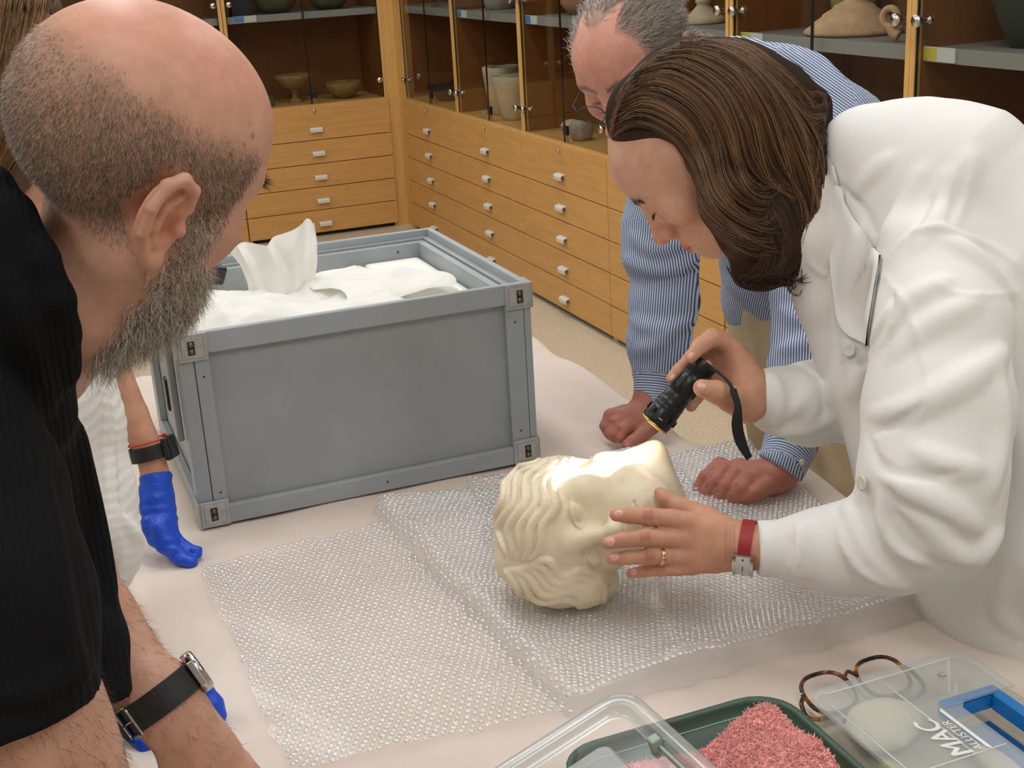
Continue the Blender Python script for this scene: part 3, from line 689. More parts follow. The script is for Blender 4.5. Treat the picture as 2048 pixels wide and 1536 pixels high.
def clear_mat(name, tint, haze, gloss=0.08, rough=0.15):
    t = NT(name); t.n.remove(t.b)
    tr_ = t.new('ShaderNodeBsdfTransparent'); tr_.inputs[0].default_value = (*tint, 1)
    df = t.new('ShaderNodeBsdfDiffuse'); df.inputs[0].default_value = (0.72, 0.74, 0.72, 1)
    gl = t.new('ShaderNodeBsdfGlossy'); gl.inputs['Roughness'].default_value = rough
    fr = t.new('ShaderNodeFresnel'); fr.inputs[0].default_value = 1.45
    m0 = t.new('ShaderNodeMixShader'); m0.inputs[0].default_value = haze; t.link(tr_.outputs[0], m0.inputs[1]); t.link(df.outputs[0], m0.inputs[2])
    ma = t.new('ShaderNodeMath', operation='ADD'); ma.inputs[1].default_value = gloss * 0.3; t.link(fr.outputs[0], ma.inputs[0])
    m1 = t.new('ShaderNodeMixShader'); t.link(front_only(t, ma.outputs[0]), m1.inputs[0]); t.link(m0.outputs[0], m1.inputs[1]); t.link(gl.outputs[0], m1.inputs[2])
    t.link(m1.outputs[0], t.out.inputs[0]); return t.m
CLEAR = clear_mat('clear_plastic', (0.93, 0.94, 0.93), 0.10); FROST = clear_mat('frosted_plastic', (0.86, 0.88, 0.87), 0.30, 0.1, 0.3); RIMC = clear_mat('rim_plastic', (0.80, 0.83, 0.82), 0.34, 0.1, 0.2)
# clear lid leaning on the tray
A = np.array([0.533, 1.113, 0.850]); ue = np.array([-0.154, -0.013, -0.046]); ve = np.array([0.028, -0.182, 0.0])
ue /= np.linalg.norm(ue); ve -= ue * ue.dot(ve); ve /= np.linalg.norm(ve); ne = np.cross(ue, ve); ne *= np.sign(ne[2])
ld = empty('clear_lid'); ld.matrix_world = Matrix([[ue[0], ve[0], ne[0], A[0]], [ue[1], ve[1], ne[1], A[1]], [ue[2], ve[2], ne[2], A[2]], [0, 0, 0, 1]])
tag(ld, 'clear plastic container lid leaning over the green tray', 'lid')
def ll(off, z, r): return [(x, y, z) for x, y in rrect(off, off, 0.305 - off, 0.36 - off, r)]
loft('lid_rim', [ll(0.0, -0.012, 0.032), ll(0.0, 0.0, 0.032), ll(0.002, 0.002, 0.030), ll(0.015, 0.002, 0.022), ll(0.017, 0.0, 0.021), ll(0.018, -0.008, 0.02), ll(0.026, -0.008, 0.016)], RIMC, ld, False)
loft('lid_web', [ll(0.026, -0.008, 0.016), ll(0.060, -0.008, 0.012)], clear_mat('very_clear_plastic', (0.97, 0.97, 0.97), 0.02), ld, False)
loft('lid_panel', [ll(0.060, -0.008, 0.012), ll(0.063, 0.004, 0.012), ll(0.066, 0.006, 0.010)], FROST, ld, True)
box('lid_strip', (0.021, 0.10, -0.011), (0.0245, 0.33, -0.003), mat('grey_green_strip', (150, 168, 156), 0.4), ld, 0.001)
lc = box('lid_clip', (0.018, 0.088, -0.012), (0.030, 0.100, 0.004), mat('grey_green_strip', (150, 168, 156), 0.4), ld, 0.002)
# organiser box
BX0, BX1, BY0, BY1, BZT = 0.736, 0.952, 0.70, 1.074, 0.803
ob = empty('organiser_box', (BX0, BY0, TZ)); tag(ob, 'translucent plastic organiser box with blue handle and white lettering', 'box')
def bl(off, z, r): return [(x - BX0, y - BY0, z - TZ) for x, y in rrect(BX0 + off, BY0 + off, BX1 - off, BY1 - off, r)]
loft('box_body', [bl(0.012, TZ + 0.005, 0.014), bl(0.004, BZT - 0.006, 0.022), bl(0.006, BZT - 0.006, 0.02), bl(0.014, TZ + 0.007, 0.012)], clear_mat('body_plastic', (0.93, 0.94, 0.92), 0.08), ob)
lidp = [(x - BX0, y - BY0) for x, y in rrect(BX0, BY0, BX1, BY1, 0.026)]
def lid_with_notch():
    bm = bmesh.new()
    # right side of the outline carries the notch for the handle
    nx, y0, y1 = 0.872 - BX0, 0.868 - BY0, 0.984 - BY0
    out = []
    for (x, y) in lidp: out.append((x, y))
    # outline starts at the right/top corner going up; insert the notch at its end (right side, going up from the bottom right corner)
    out += [(BX1 - BX0, y0), (nx + 0.01, y0), (nx, y0 + 0.01), (nx, y1 - 0.01), (nx + 0.01, y1), (BX1 - BX0, y1)]
    for z in (0, 1): pass
    vs = [bm.verts.new((x, y, BZT - TZ)) for x, y in out]; f = bm.faces.new(vs)
    r = bmesh.ops.extrude_face_region(bm, geom=[f]); bmesh.ops.translate(bm, verts=[v for v in r['geom'] if isinstance(v, bmesh.types.BMVert)], vec=(0, 0, -0.0045))
    bmesh.ops.triangulate(bm, faces=[q for q in bm.faces if len(q.verts) > 4]); bmesh.ops.recalc_face_normals(bm, faces=bm.faces)
    return bmobj('box_lid', bm, FROSTL, ob)
FROSTL = clear_mat('lid_plastic', (0.96, 0.97, 0.96), 0.26, 0.03, 0.3)
lid_o = lid_with_notch()
for (p0, p1) in (((0.012, 0.02), (0.012, 0.345)), ((0.02, 0.36), (0.19, 0.36)), ((0.09, 0.20), (0.09, 0.35)), ((0.02, 0.20), (0.13, 0.20))):
    V, F = tubes([np.array([(p0[0], p0[1], BZT - TZ + 0.0006), (p1[0], p1[1], BZT - TZ + 0.0006)])], [0.0009], 5); fastmesh('rib_line', V, F, mat('rib_white', (226, 228, 226), 0.4), lid_o)
for (x, y) in ((0.158, 0.335),): lathe('rivet', [(0, 0.002), (0.004, 0.002), (0.005, 0), (0, 0)], FROST, lid_o, 10).location = (x, y, BZT - TZ + 0.0004)
PRINT = mat('white_print', (236, 238, 234), 0.5)
def lettering(body, size, loc, sx=1.0, off=0.0):
    cu = bpy.data.curves.new('lettering', 'FONT'); cu.body = body; cu.size = size; cu.extrude = 0.0; cu.align_x = 'LEFT'; cu.shear = 0.15
    o = bpy.data.objects.new('lettering', cu); COL.objects.link(o)
    me = bpy.data.meshes.new_from_object(o.evaluated_get(bpy.context.evaluated_depsgraph_get())); bpy.data.objects.remove(o)
    me.materials.clear(); me.materials.append(PRINT)
    q = link(bpy.data.objects.new('lettering', me), lid_o); q.rotation_euler = (0, 0, math.pi / 2); q.scale = (sx, 1, 1); q.location = (loc[0] - BX0, loc[1] - BY0, BZT - TZ + 0.0012 + off)
lettering('MAC', 0.035, (0.8275, 0.900), 0.92)
lettering('MAC', 0.035, (0.8268, 0.9012), 0.92, 0.0002)
lettering('ALLISTER', 0.0135, (0.8405, 0.902), 1.05)
meshobj('print_bar', [(0.108, 0.205, BZT - TZ + .0012), (0.1125, 0.198, BZT - TZ + .0012), (0.1125, 0.282, BZT - TZ + .0012), (0.108, 0.277, BZT - TZ + .0012)], [(0, 1, 2, 3)], PRINT, lid_o)
BLUE = mat('blue_plastic', (30, 128, 204), 0.35)
hd = empty('u'); bpy.data.objects.remove(hd)
hb = bmesh.new()
for (a, b) in (((0.858, 0.984), (0.934, 0.998)), ((0.920, 0.850), (0.934, 0.9835)), ((0.858, 0.850), (0.9195, 0.864))):
    bbox(hb, (a[0] - BX0, a[1] - BY0, 0.030), (b[0] - BX0, b[1] - BY0, 0.052), 0.002, 1)
bmobj('handle', hb, BLUE, ob)
box('handle_well', (0.872 - BX0, 0.866 - BY0, 0.008), (0.9195 - BX0, 0.9835 - BY0, 0.016), mat('blue_well', (24, 88, 156), 0.4), ob)
# things inside the box
def crumple(name, r, m):
    bm = bmesh.new(); bmesh.ops.create_icosphere(bm, subdivisions=5, radius=1.0)
    c = np.array([v.co[:] for v in bm.verts]); k = 1 + 0.30 * (fold_noise(c[:, 0] * 0.1 + c[:, 2] * 0.05, c[:, 1] * 0.1 - c[:, 2] * 0.04, (31, 32, 33, 34, 35, 36), 26) - 0.5) + 0.08 * np.sin(3 * c[:, 0] + 2 * c[:, 1])
    for v, q in zip(bm.verts, k): v.co = Vector((v.co.x * r[0] * q, v.co.y * r[1] * q, max(-0.8, v.co.z) * r[2] * q + 0.8 * r[2]))
    return bmobj(name, bm, m, None, True)
cl = crumple('cream_cloth', (0.050, 0.041, 0.0205), mat('cream_cloth', (240, 232, 208), 0.9, var=0.05)); cl.location = (0.803, 1.018, TZ + 0.0075); cl.rotation_euler = (0, 0, 0.4); tag(cl, 'bundled cream cloth inside the translucent organiser box', 'cloth')
yb = box('yellow_sponge', (-0.02, -0.035, 0), (0.02, 0.035, 0.014), mat('yellow_sponge', (196, 190, 108), 0.9, var=0.1), None, 0.004); yb.location = (0.768, 0.93, TZ + 0.009); yb.rotation_euler = (0, 0, 0.5); tag(yb, 'dull yellow sponge inside the organiser box', 'sponge')
for k, (x, y, a) in enumerate(((0.757, 0.915, 0.25), (0.764, 0.92, 0.1))):
    st = tube('thin_tool', [(0, -0.05, 0), (0, 0.03, 0.004)], 0.0014, mat('dark_tool', (70, 82, 78), 0.4)); st.location = (x, y - 0.01, TZ + 0.0245); st.rotation_euler = (0, 0, a)
    tag(st, 'thin dark tool lying on the yellow sponge, ' + ('nearer the left box wall' if k == 0 else 'nearer the lettering'), 'tool')
bg = rock('plastic_bag', (0.030, 0.045, 0.010), mat('bag_plastic', (214, 206, 190), 0.4, var=0.12), 8); bg.location = (0.872, 0.905, TZ + 0.0075); bg.scale = (0.6, 1, 1); tag(bg, 'pale packed plastic bag in the organiser box beside the lettering', 'bag')
# tortoiseshell spectacles
def tort_mat():
    t = NT('tortoiseshell'); v = t.coords('Object'); n = t.noise(v, 55, 2)
    t.link(t.ramp(n, [(0.38, lin((36, 26, 22))), (0.52, lin((110, 62, 28))), (0.66, lin((196, 142, 66)))]), t.b.inputs['Base Color']); t.b.inputs['Roughness'].default_value = 0.15
    return t.m
TORT = tort_mat()
sp = empty('spectacles', (0.83, 1.095, TZ)); tag(sp, 'tortoiseshell spectacles lying behind the translucent organiser box', 'spectacles')
def rimloop(cx, cy, w, h, flip):
    a = np.linspace(0, 2 * np.pi, 29); x = np.sign(np.cos(a)) * np.abs(np.cos(a)) ** 0.75 * w; y = np.sign(np.sin(a)) * np.abs(np.sin(a)) ** 0.8 * h
    return np.stack([cx + x, cy + y, 0.012 + 0.010 * (y / h + 1)], 1)
for cx in (-0.040, 0.036):
    V, F = tubes([rimloop(cx, 0.008, 0.031, 0.026, 1)], [0.0026], 6); fastmesh('lens_rim', V, F, TORT, sp)
tube('bridge', spline([(-0.010, 0.020, 0.026), (-0.002, 0.025, 0.03), (0.006, 0.020, 0.026)], 9), 0.0024, TORT, sp, 6)
tube('temple', spline([(-0.072, 0.012, 0.024), (-0.082, 0.0, 0.020), (-0.078, -0.018, 0.012), (-0.02, -0.020, 0.010), (0.05, -0.024, 0.010)], 24), 0.0028, TORT, sp, 6)
tube('temple', spline([(0.068, 0.012, 0.024), (0.074, 0.0, 0.020), (0.070, -0.024, 0.010), (0.02, -0.03, 0.010), (-0.05, -0.034, 0.010)], 24), 0.0028, TORT, sp, 6)
lathe('hinge_screw', [(0, 0), (0.002, 0), (0.002, 0.002), (0, 0.002)], CHROME, sp, 8).location = (-0.076, 0.011, 0.0275)
# ---------------------------------------------------------------- implicit surfaces (smooth unions of round cones and ellipsoids, meshed by surface nets)
F32 = np.float32
def smin(a, b, k):
    h = np.maximum(k - np.abs(a - b), 0) / k
    return np.minimum(a, b) - h * h * k * 0.25
def smax(a, b, k): return -smin(-a, -b, k)
def vlen(v): return np.sqrt(np.einsum('ij,ij->i', v, v))
def rcone(p, a, b, ra, rb):
    a = np.asarray(a, F32); ab = np.asarray(b, F32) - a
    t = np.clip((p - a) @ ab / (ab @ ab + 1e-12), 0, 1)
    return vlen(p - a - t[:, None] * ab) - (ra + (rb - ra) * t)
def ball(p, c, r): return vlen(p - np.asarray(c, F32)) - r
def ellip(p, c, r):
    q = p - np.asarray(c, F32); r = np.asarray(r, F32)
    k0 = vlen(q / r); k1 = vlen(q / (r * r)) + 1e-9
    return k0 * (k0 - 1) / k1
class Grp:
    """a few shapes with a bounding sphere, combined smoothly; each shape is (fn, k)"""
    def __init__(self, c, r, fn, k, op='add', tag_=0): self.c = np.asarray(c, F32); self.r = r; self.fn = fn; self.k = k; self.op = op
def chain_grp(J, k=0.02, kin=None, op='add'):
    """J: list of (point, radius)"""
    pts = [np.asarray(j[0], F32) for j in J]; rs = [float(j[1]) for j in J]
    lo = np.min([p - r for p, r in zip(pts, rs)], 0); hi = np.max([p + r for p, r in zip(pts, rs)], 0)
    c = (lo + hi) / 2; R = np.max([np.linalg.norm(p - c) + r for p, r in zip(pts, rs)])
    kk = kin or min(k, 0.008)
    def fn(p):
        d = None
        if len(pts) == 1: return ball(p, pts[0], rs[0])
        for i in range(len(pts) - 1):
            e = rcone(p, pts[i], pts[i + 1], rs[i], rs[i + 1]); d = e if d is None else smin(d, e, kk)
        return d
    return Grp(c, R, fn, k, op)
def ell_grp(c, r, M=None, k=0.03, op='add'):
    c = np.asarray(c, F32)
    if M is None: fn = lambda p: ellip(p, c, r)
    else:
        Mt = np.asarray(M, F32).T
        fn = lambda p: ellip((p - c) @ Mt, (0, 0, 0), r)
    return Grp(c, float(max(r)), fn, k, op)
class Field:
    def __init__(self, groups=(), post=None): self.g = list(groups); self.post = post
    def add(self, *g): self.g += g; return self
    def __call__(self, p):
        p = np.asarray(p, F32); d = np.full(len(p), 9.0, F32)
        for g in self.g:
            dist = vlen(p - g.c) - g.r; pad = 0.012 + 1.2 * g.k
            m = dist < pad
            if not m.any():
                if g.op == 'add': d = np.minimum(d, np.maximum(dist, pad))
                continue
            if g.op == 'add':
                e = np.maximum(dist, pad)
                if m.all(): e = g.fn(p)
                else: e[m] = g.fn(p[m])
                d = smin(d, e, g.k)
            elif g.op == 'sub':
                e = g.fn(p[m]); d[m] = smax(d[m], -e, g.k)
            elif g.op == 'and':
                d = smax(d, g.fn(p), g.k)
            elif g.op == 'mod':
                d[m] = g.fn(p[m], d[m])
        if self.post is not None: d = self.post(p, d)
        return d
    def bounds(self, pad=0.01):
        lo = np.min([g.c - g.r for g in self.g if g.op == 'add'], 0) - pad; hi = np.max([g.c + g.r for g in self.g if g.op == 'add'], 0) + pad
        return lo, hi
def nets(field, h, lo=None, hi=None, slack=1.6):
    B = 8
    if lo is None: lo, hi = field.bounds()
    lo = np.asarray(lo, float); hi = np.asarray(hi, float)
    # two-level culling of blocks
    def cells(lo, n, s):
        g = np.stack(np.meshgrid(*[np.arange(k) for k in n], indexing='ij'), -1).reshape(-1, 3); return g, lo + (g + 0.5) * s
    s4 = h * B * 4; n4 = np.maximum(1, np.ceil((hi - lo) / s4)).astype(int)
    g4, c4 = cells(lo, n4, s4); d4 = field(c4); g4 = g4[np.abs(d4) < s4 * 0.87 * slack]
    sub = np.stack(np.meshgrid(*[np.arange(4)] * 3, indexing='ij'), -1).reshape(-1, 3)
    gb = (g4[:, None, :] * 4 + sub[None]).reshape(-1, 3); sb = h * B
    db = np.concatenate([field(lo + (q + 0.5) * sb) for q in np.array_split(gb, max(1, len(gb) // 200000))]) if len(gb) else np.zeros(0)
    gb = gb[np.abs(db) < sb * 0.87 * slack]
    o = np.stack(np.meshgrid(*[np.arange(B + 1)] * 3, indexing='ij'), -1).reshape(-1, 3)
    N = (n4 * 4 * B + 2).astype(np.int64)
    corner = np.array([(i, j, k) for i in (0, 1) for j in (0, 1) for k in (0, 1)])
    edges = [(a, b) for a in range(8) for b in range(a + 1, 8) if np.abs(corner[a] - corner[b]).sum() == 1]
    KEY = []; POS = []; EK = []
    for ch in np.array_split(gb, max(1, len(gb) // 300)):
        if not len(ch): continue
        base = ch * B
        pts = lo + (base[:, None, :] + o[None]) * h
        D = field(pts.reshape(-1, 3)).reshape(len(ch), B + 1, B + 1, B + 1)
        S = D < 0
        cv = np.stack([D[:, i:i + B, j:j + B, k:k + B] for i, j, k in corner], -1)
        cs = cv < 0; n = cs.sum(-1); act = (n > 0) & (n < 8)
        bi, ci, cj, ck = np.nonzero(act)
        if not len(bi): continue
        v = cv[bi, ci, cj, ck]
        acc = np.zeros((len(bi), 3)); cnt = np.zeros(len(bi))
        for a, b in edges:
            x = (v[:, a] < 0) != (v[:, b] < 0)
            t = np.where(x, v[:, a] / (v[:, a] - v[:, b] + 1e-12), 0)
            acc += np.where(x[:, None], corner[a] + t[:, None] * (corner[b] - corner[a]), 0); cnt += x
        gi = base[bi] + np.stack([ci, cj, ck], 1)
        POS.append(lo + (gi + acc / cnt[:, None]) * h)
        KEY.append((gi[:, 0] * N[1] + gi[:, 1]) * N[2] + gi[:, 2])
        for ax in range(3):
            sl0 = [slice(0, B)] * 3; sl1 = list(sl0); sl1[ax] = slice(1, B + 1)
            s0 = S[(slice(None),) + tuple(sl0)]; s1 = S[(slice(None),) + tuple(sl1)]
            eb, ei, ej, ek = np.nonzero(s0 != s1)
            if len(eb):
                ge = base[eb] + np.stack([ei, ej, ek], 1)
                EK.append((np.full(len(eb), ax), ge, s0[eb, ei, ej, ek]))
    key = np.concatenate(KEY); pos = np.concatenate(POS); od = np.argsort(key); key = key[od]; pos = pos[od]
    Q = []
    for ax, ge, sg in EK:
        a = ax[0]; u, w = (a + 1) % 3, (a + 2) % 3
        ids = []; ok = np.ones(len(ge), bool)
        for du, dw in ((0, 0), (-1, 0), (-1, -1), (0, -1)):
            c = ge.copy(); c[:, u] += du; c[:, w] += dw
            kk = (c[:, 0] * N[1] + c[:, 1]) * N[2] + c[:, 2]
            ix = np.clip(np.searchsorted(key, kk), 0, len(key) - 1); ok &= key[ix] == kk; ids.append(ix)
        q = np.stack(ids, 1); q[~sg] = q[~sg][:, ::-1]; Q.append(q[ok])
    return pos, np.concatenate(Q)
def grad(field, p, e=0.0006):
    p = np.asarray(p, F32); g = np.stack([field(p + np.eye(3, dtype=F32)[i] * e) - field(p - np.eye(3, dtype=F32)[i] * e) for i in range(3)], 1)
    return g / (np.linalg.norm(g, axis=1, keepdims=True) + 1e-9)
def march(field, pix, z0=0.5, z1=4.0, it=70):
    """first surface point of field seen at each pixel (n,2): points and hit mask"""
    pix = np.asarray(pix, float)
    d = np.concatenate([pix - [1024., 768.], np.full((len(pix), 1), FPX)], 1) / FPX @ CR.T
    L = np.linalg.norm(d, axis=1); z = np.full(len(pix), z0)
    act = np.arange(len(pix))
    for _ in range(it):
        s = field(CC + d[act] * z[act][:, None]); z[act] = np.minimum(z[act] + np.clip(s * 0.85, -0.05, 0.2) / L[act], z1)
        act = act[(np.abs(s) > 0.0003) & (z[act] < z1)]
        if not len(act): break
    return CC + d * z[:, None], np.abs(field(CC + d * z[:, None])) < 0.004
def pix(p):
    c = (np.asarray(p) - CC) @ CR
    return np.stack([1024 + FPX * c[:, 0] / c[:, 2], 768 + FPX * c[:, 1] / c[:, 2]], 1), c[:, 2]
def J(px, py, Z, rpx): return (P(px, py, Z), rpx * Z / FPX)
def JC(pts, k=0.02, kin=None, op='add'): return chain_grp([J(*q) for q in pts], k, kin, op)
def sdfmesh(name, field, h, m, parent=None, lo=None, hi=None):
    V, Q = nets(field, h, lo, hi); o = fastmesh(name, V, Q, m, parent, True); return o, V, Q
def creases(field, lines, k=0.006, step=14):
    """ridges (r>0) or grooves (r<0) following pixel polylines on the surface of field: list of (pts, radius_m, sink_m)"""
    out = []
    for pts, r, sink in lines:
        q = np.array(pts, float); n = max(4, int(np.linalg.norm(np.diff(q, axis=0), axis=1).sum() / step) + 1)
        q = spline(q, n); p, hit = march(field, q)
        if hit.sum() < 3: continue
        p = p[hit]; br = np.flatnonzero(vlen(np.asarray(np.diff(p, axis=0), F32)) > 0.035); runs = np.split(np.arange(len(p)), br + 1); p = p[max(runs, key=len)]
        if len(p) < 3: continue
        g = grad(field, p); t = np.linspace(0, 1, len(p)); w = np.sin(np.pi * np.clip(t * 0.94 + 0.03, 0, 1)) ** 0.5
        rr = abs(r) * w + 1e-4
        c = p - g * sink if r > 0 else p + g * sink
        out.append(chain_grp(list(zip(c, rr)), k, k, 'add' if r > 0 else 'sub'))
    return out
def noise3(p, f, seed=0):
    """cheap smooth noise by summed sines"""
    r = np.random.default_rng(seed); s = 0
    for i in range(5):
        w = r.normal(0, 1, 3); w = w / np.linalg.norm(w) * f * (0.7 + 0.25 * i); s = s + np.sin(p @ w + r.uniform(0, 6.28))
    return s / 5
# ---------------------------------------------------------------- heads
def frame(fwd, up):
    f = CD(fwd); u = CD(up); u = u - f * u.dot(f); u /= np.linalg.norm(u); r = np.cross(f, u)
    return np.array([r, f, u])                                      # rows right, forward, up (world)
EAR_O = np.array([0.0750, -0.012, -0.004], F32); EAR_S = 1.12
_eb = np.array([-0.02, -0.99, -0.10]); _eb /= np.linalg.norm(_eb); _eu = np.array([0.05, -0.22, 0.97]); _eu -= _eb * _eu.dot(_eb); _eu /= np.linalg.norm(_eu)
EAR_M = np.array([_eb, _eu, np.cross(_eb, _eu)], F32)
if EAR_M[2, 0] < 0: EAR_M[2] *= -1
def ear_sdf(q):
    e = (q - EAR_O) @ EAR_M.T / EAR_S
    d = ellip(e, (0.004, 0.0, 0.005), (0.0185, 0.031, 0.0055))
    hx = [(-0.004, 0.001, 0.006), (-0.011, 0.012, 0.008), (-0.007, 0.026, 0.011), (0.005, 0.0335, 0.013), (0.017, 0.028, 0.015), (0.0225, 0.012, 0.016), (0.020, -0.008, 0.014), (0.012, -0.022, 0.010), (0.003, -0.030, 0.008)]
    r = [0.003, 0.0034, 0.0042, 0.0046, 0.0046, 0.0044, 0.0042, 0.0045, 0.006]
    hd_ = None
    for i in range(len(hx) - 1):
        c = rcone(e, hx[i], hx[i + 1], r[i], r[i + 1]); hd_ = c if hd_ is None else smin(hd_, c, 0.002)
    sc = ellip(e, (0.006, 0.013, 0.014), (0.0125, 0.016, 0.0065)); d = smax(d, -sc, 0.003)
    d = smin(d, hd_, 0.003)
    ah = [(0.002, 0.019, 0.010), (0.0105, 0.012, 0.0115), (0.0115, -0.002, 0.0115), (0.006, -0.015, 0.0095)]
    for i in range(3): d = smin(d, rcone(e, ah[i], ah[i + 1], 0.0038, 0.0042), 0.003)
    d = smin(d, ball(e, (0.000, -0.0285, 0.007), 0.0075), 0.004)
    d = smax(d, -ellip(e, (-0.0005, -0.003, 0.014), (0.0085, 0.0115, 0.010)), 0.003)
    d = smin(d, ball(e, (-0.0105, -0.005, 0.008), 0.0048), 0.004)
    return d * EAR_S
def head_sdf(q, ear=True, slit=0.0, nose=1.0, fat=1.0, lips=1.0, statue=False):
    q = np.array(q, F32); q[:, 0] = np.abs(q[:, 0])
    d = ellip(q, (0, -0.012, 0.045), (0.0765, 0.100, 0.085))
    d = smin(d, ellip(q, (0, 0.030, 0.048), (0.064, 0.068, 0.062)), 0.03)
    d = smin(d, ellip(q, (0, 0.038, -0.025), (0.060 * fat, 0.054, 0.082)), 0.035)
    d = smin(d, rcone(q, (0.052 * fat, 0.004, -0.048), (0.018, 0.074, -0.094), 0.019, 0.018), 0.03)
    d = smin(d, ball(q, (0, 0.086, -0.097), 0.0165), 0.022)
    d = smin(d, ball(q, (0.046, 0.060, -0.014), 0.022), 0.022)
    d = smin(d, rcone(q, (0.0, 0.088, 0.032), (0.046, 0.073, 0.034), 0.0105, 0.0095), 0.014)
    d = smax(d, -(ball(q, (0.031, 0.1125, 0.011), 0.0160) if statue else ball(q, (0.031, 0.107, 0.009), 0.0165)), 0.014)
    if statue:
        d = smin(d, ellip(q, (0.031, 0.0815, 0.010), (0.0145, 0.0135, 0.0105)), 0.002)
        e = np.sqrt(((q[:, 0] - 0.031) / 0.0135) ** 2 + ((q[:, 2] - 0.010) / 0.0062) ** 2)
        d = d - 0.0016 * np.exp(-((e - 1.0) / 0.20) ** 2) * (q[:, 1] > 0.07) + 0.0010 * np.exp(-((e - 1.5) / 0.2) ** 2) * (q[:, 1] > 0.07) * (q[:, 2] > 0.01)
        d = smin(d, rcone(q, (0, 0.096, 0.030), (0, 0.113, -0.026), 0.0085, 0.0100), 0.016)
        d = smin(d, ball(q, (0, 0.1135, -0.030), 0.0110), 0.008); d = smin(d, ball(q, (0.0105, 0.103, -0.033), 0.0075), 0.008)
        d = smin(d, ellip(q, (0, 0.082, -0.066), (0.030, 0.022, 0.026)), 0.02)
        for sg, z0 in ((1, -0.0610), (-1, -0.0715)): d = smin(d, rcone(q, (0.0, 0.1025, z0), (0.019, 0.094, -0.0665), 0.0055, 0.003), 0.006)
        return smax(d, -rcone(q, (0, 0.1085, -0.0664), (0.022, 0.0975, -0.0668), 0.0014, 0.0012), 0.003)
    d = smin(d, ball(q, (0.031, 0.0795, 0.010), 0.0125), 0.001)
    lid = ball(q, (0.031, 0.0800, 0.010), 0.0139)
    up_ = smax(lid, -(q[:, 2] - 0.008 - slit), 0.001); lo_ = smax(lid, (q[:, 2] - 0.0062 + slit), 0.001)
    d = smin(d, up_, 0.0035); d = smin(d, lo_, 0.0035)
    d = smin(d, rcone(q, (0, 0.092, 0.020), (0, 0.118 * (0.9 + 0.1 * nose), -0.026), 0.0088, 0.0105), 0.013)
    d = smin(d, rcone(q, (0, 0.084, 0.012), (0, 0.100, -0.027), 0.0100, 0.0125), 0.008)
    d = smin(d, ball(q, (0, 0.1195 * (0.9 + 0.1 * nose), -0.030), 0.0125), 0.007)
    d = smin(d, ball(q, (0.0130, 0.106, -0.033), 0.0095), 0.007)
    d = smax(d, -ellip(q, (0.0075, 0.1085, -0.0415), (0.0036, 0.0055, 0.0046)), 0.0025)
    d = smin(d, ellip(q, (0, 0.084, -0.066), (0.032, 0.024, 0.026)), 0.02)
    ul = [(0.0, 0.1075, -0.0605), (0.012, 0.1055, -0.0610), (0.0245, 0.094, -0.0665)]; ur = [0.0058 * lips, 0.0052 * lips, 0.0028]
    ll_ = [(0.0, 0.1060, -0.0720), (0.012, 0.1040, -0.0712), (0.0235, 0.094, -0.0675)]; lr = [0.0068 * lips, 0.0060 * lips, 0.0028]
    for i in range(2):
        d = smin(d, rcone(q, ul[i], ul[i + 1], ur[i], ur[i + 1]), 0.005); d = smin(d, rcone(q, ll_[i], ll_[i + 1], lr[i], lr[i + 1]), 0.005)
    d = smax(d, -rcone(q, (0, 0.1140, -0.0660), (0.023, 0.0995, -0.0668), 0.0012, 0.0010), 0.002)
    if ear: d = smin(d, ear_sdf(q), 0.004)
    return d
class Head:
    def __init__(self, M, s, anchor_q, anchor_p, **kw):
        """anchor: head-local point that lies at a world point"""
        self.M = np.asarray(M, F32); self.s = s; self.kw = kw
        self.c = np.asarray(anchor_p, F32) - s * (np.asarray(anchor_q, F32) @ self.M)
    def loc(self, p): return ((np.asarray(p, F32) - self.c) @ self.M.T) / self.s
    def wor(self, q): return self.c + self.s * (np.asarray(q, F32) @ self.M)
    def grp(self, k=0.02):
        return Grp(self.wor((0, 0, 0.0)), 0.155 * self.s, lambda p: head_sdf(self.loc(p), **self.kw) * self.s, k)
def gauss(d, s): return np.exp(-(d / s) ** 2)
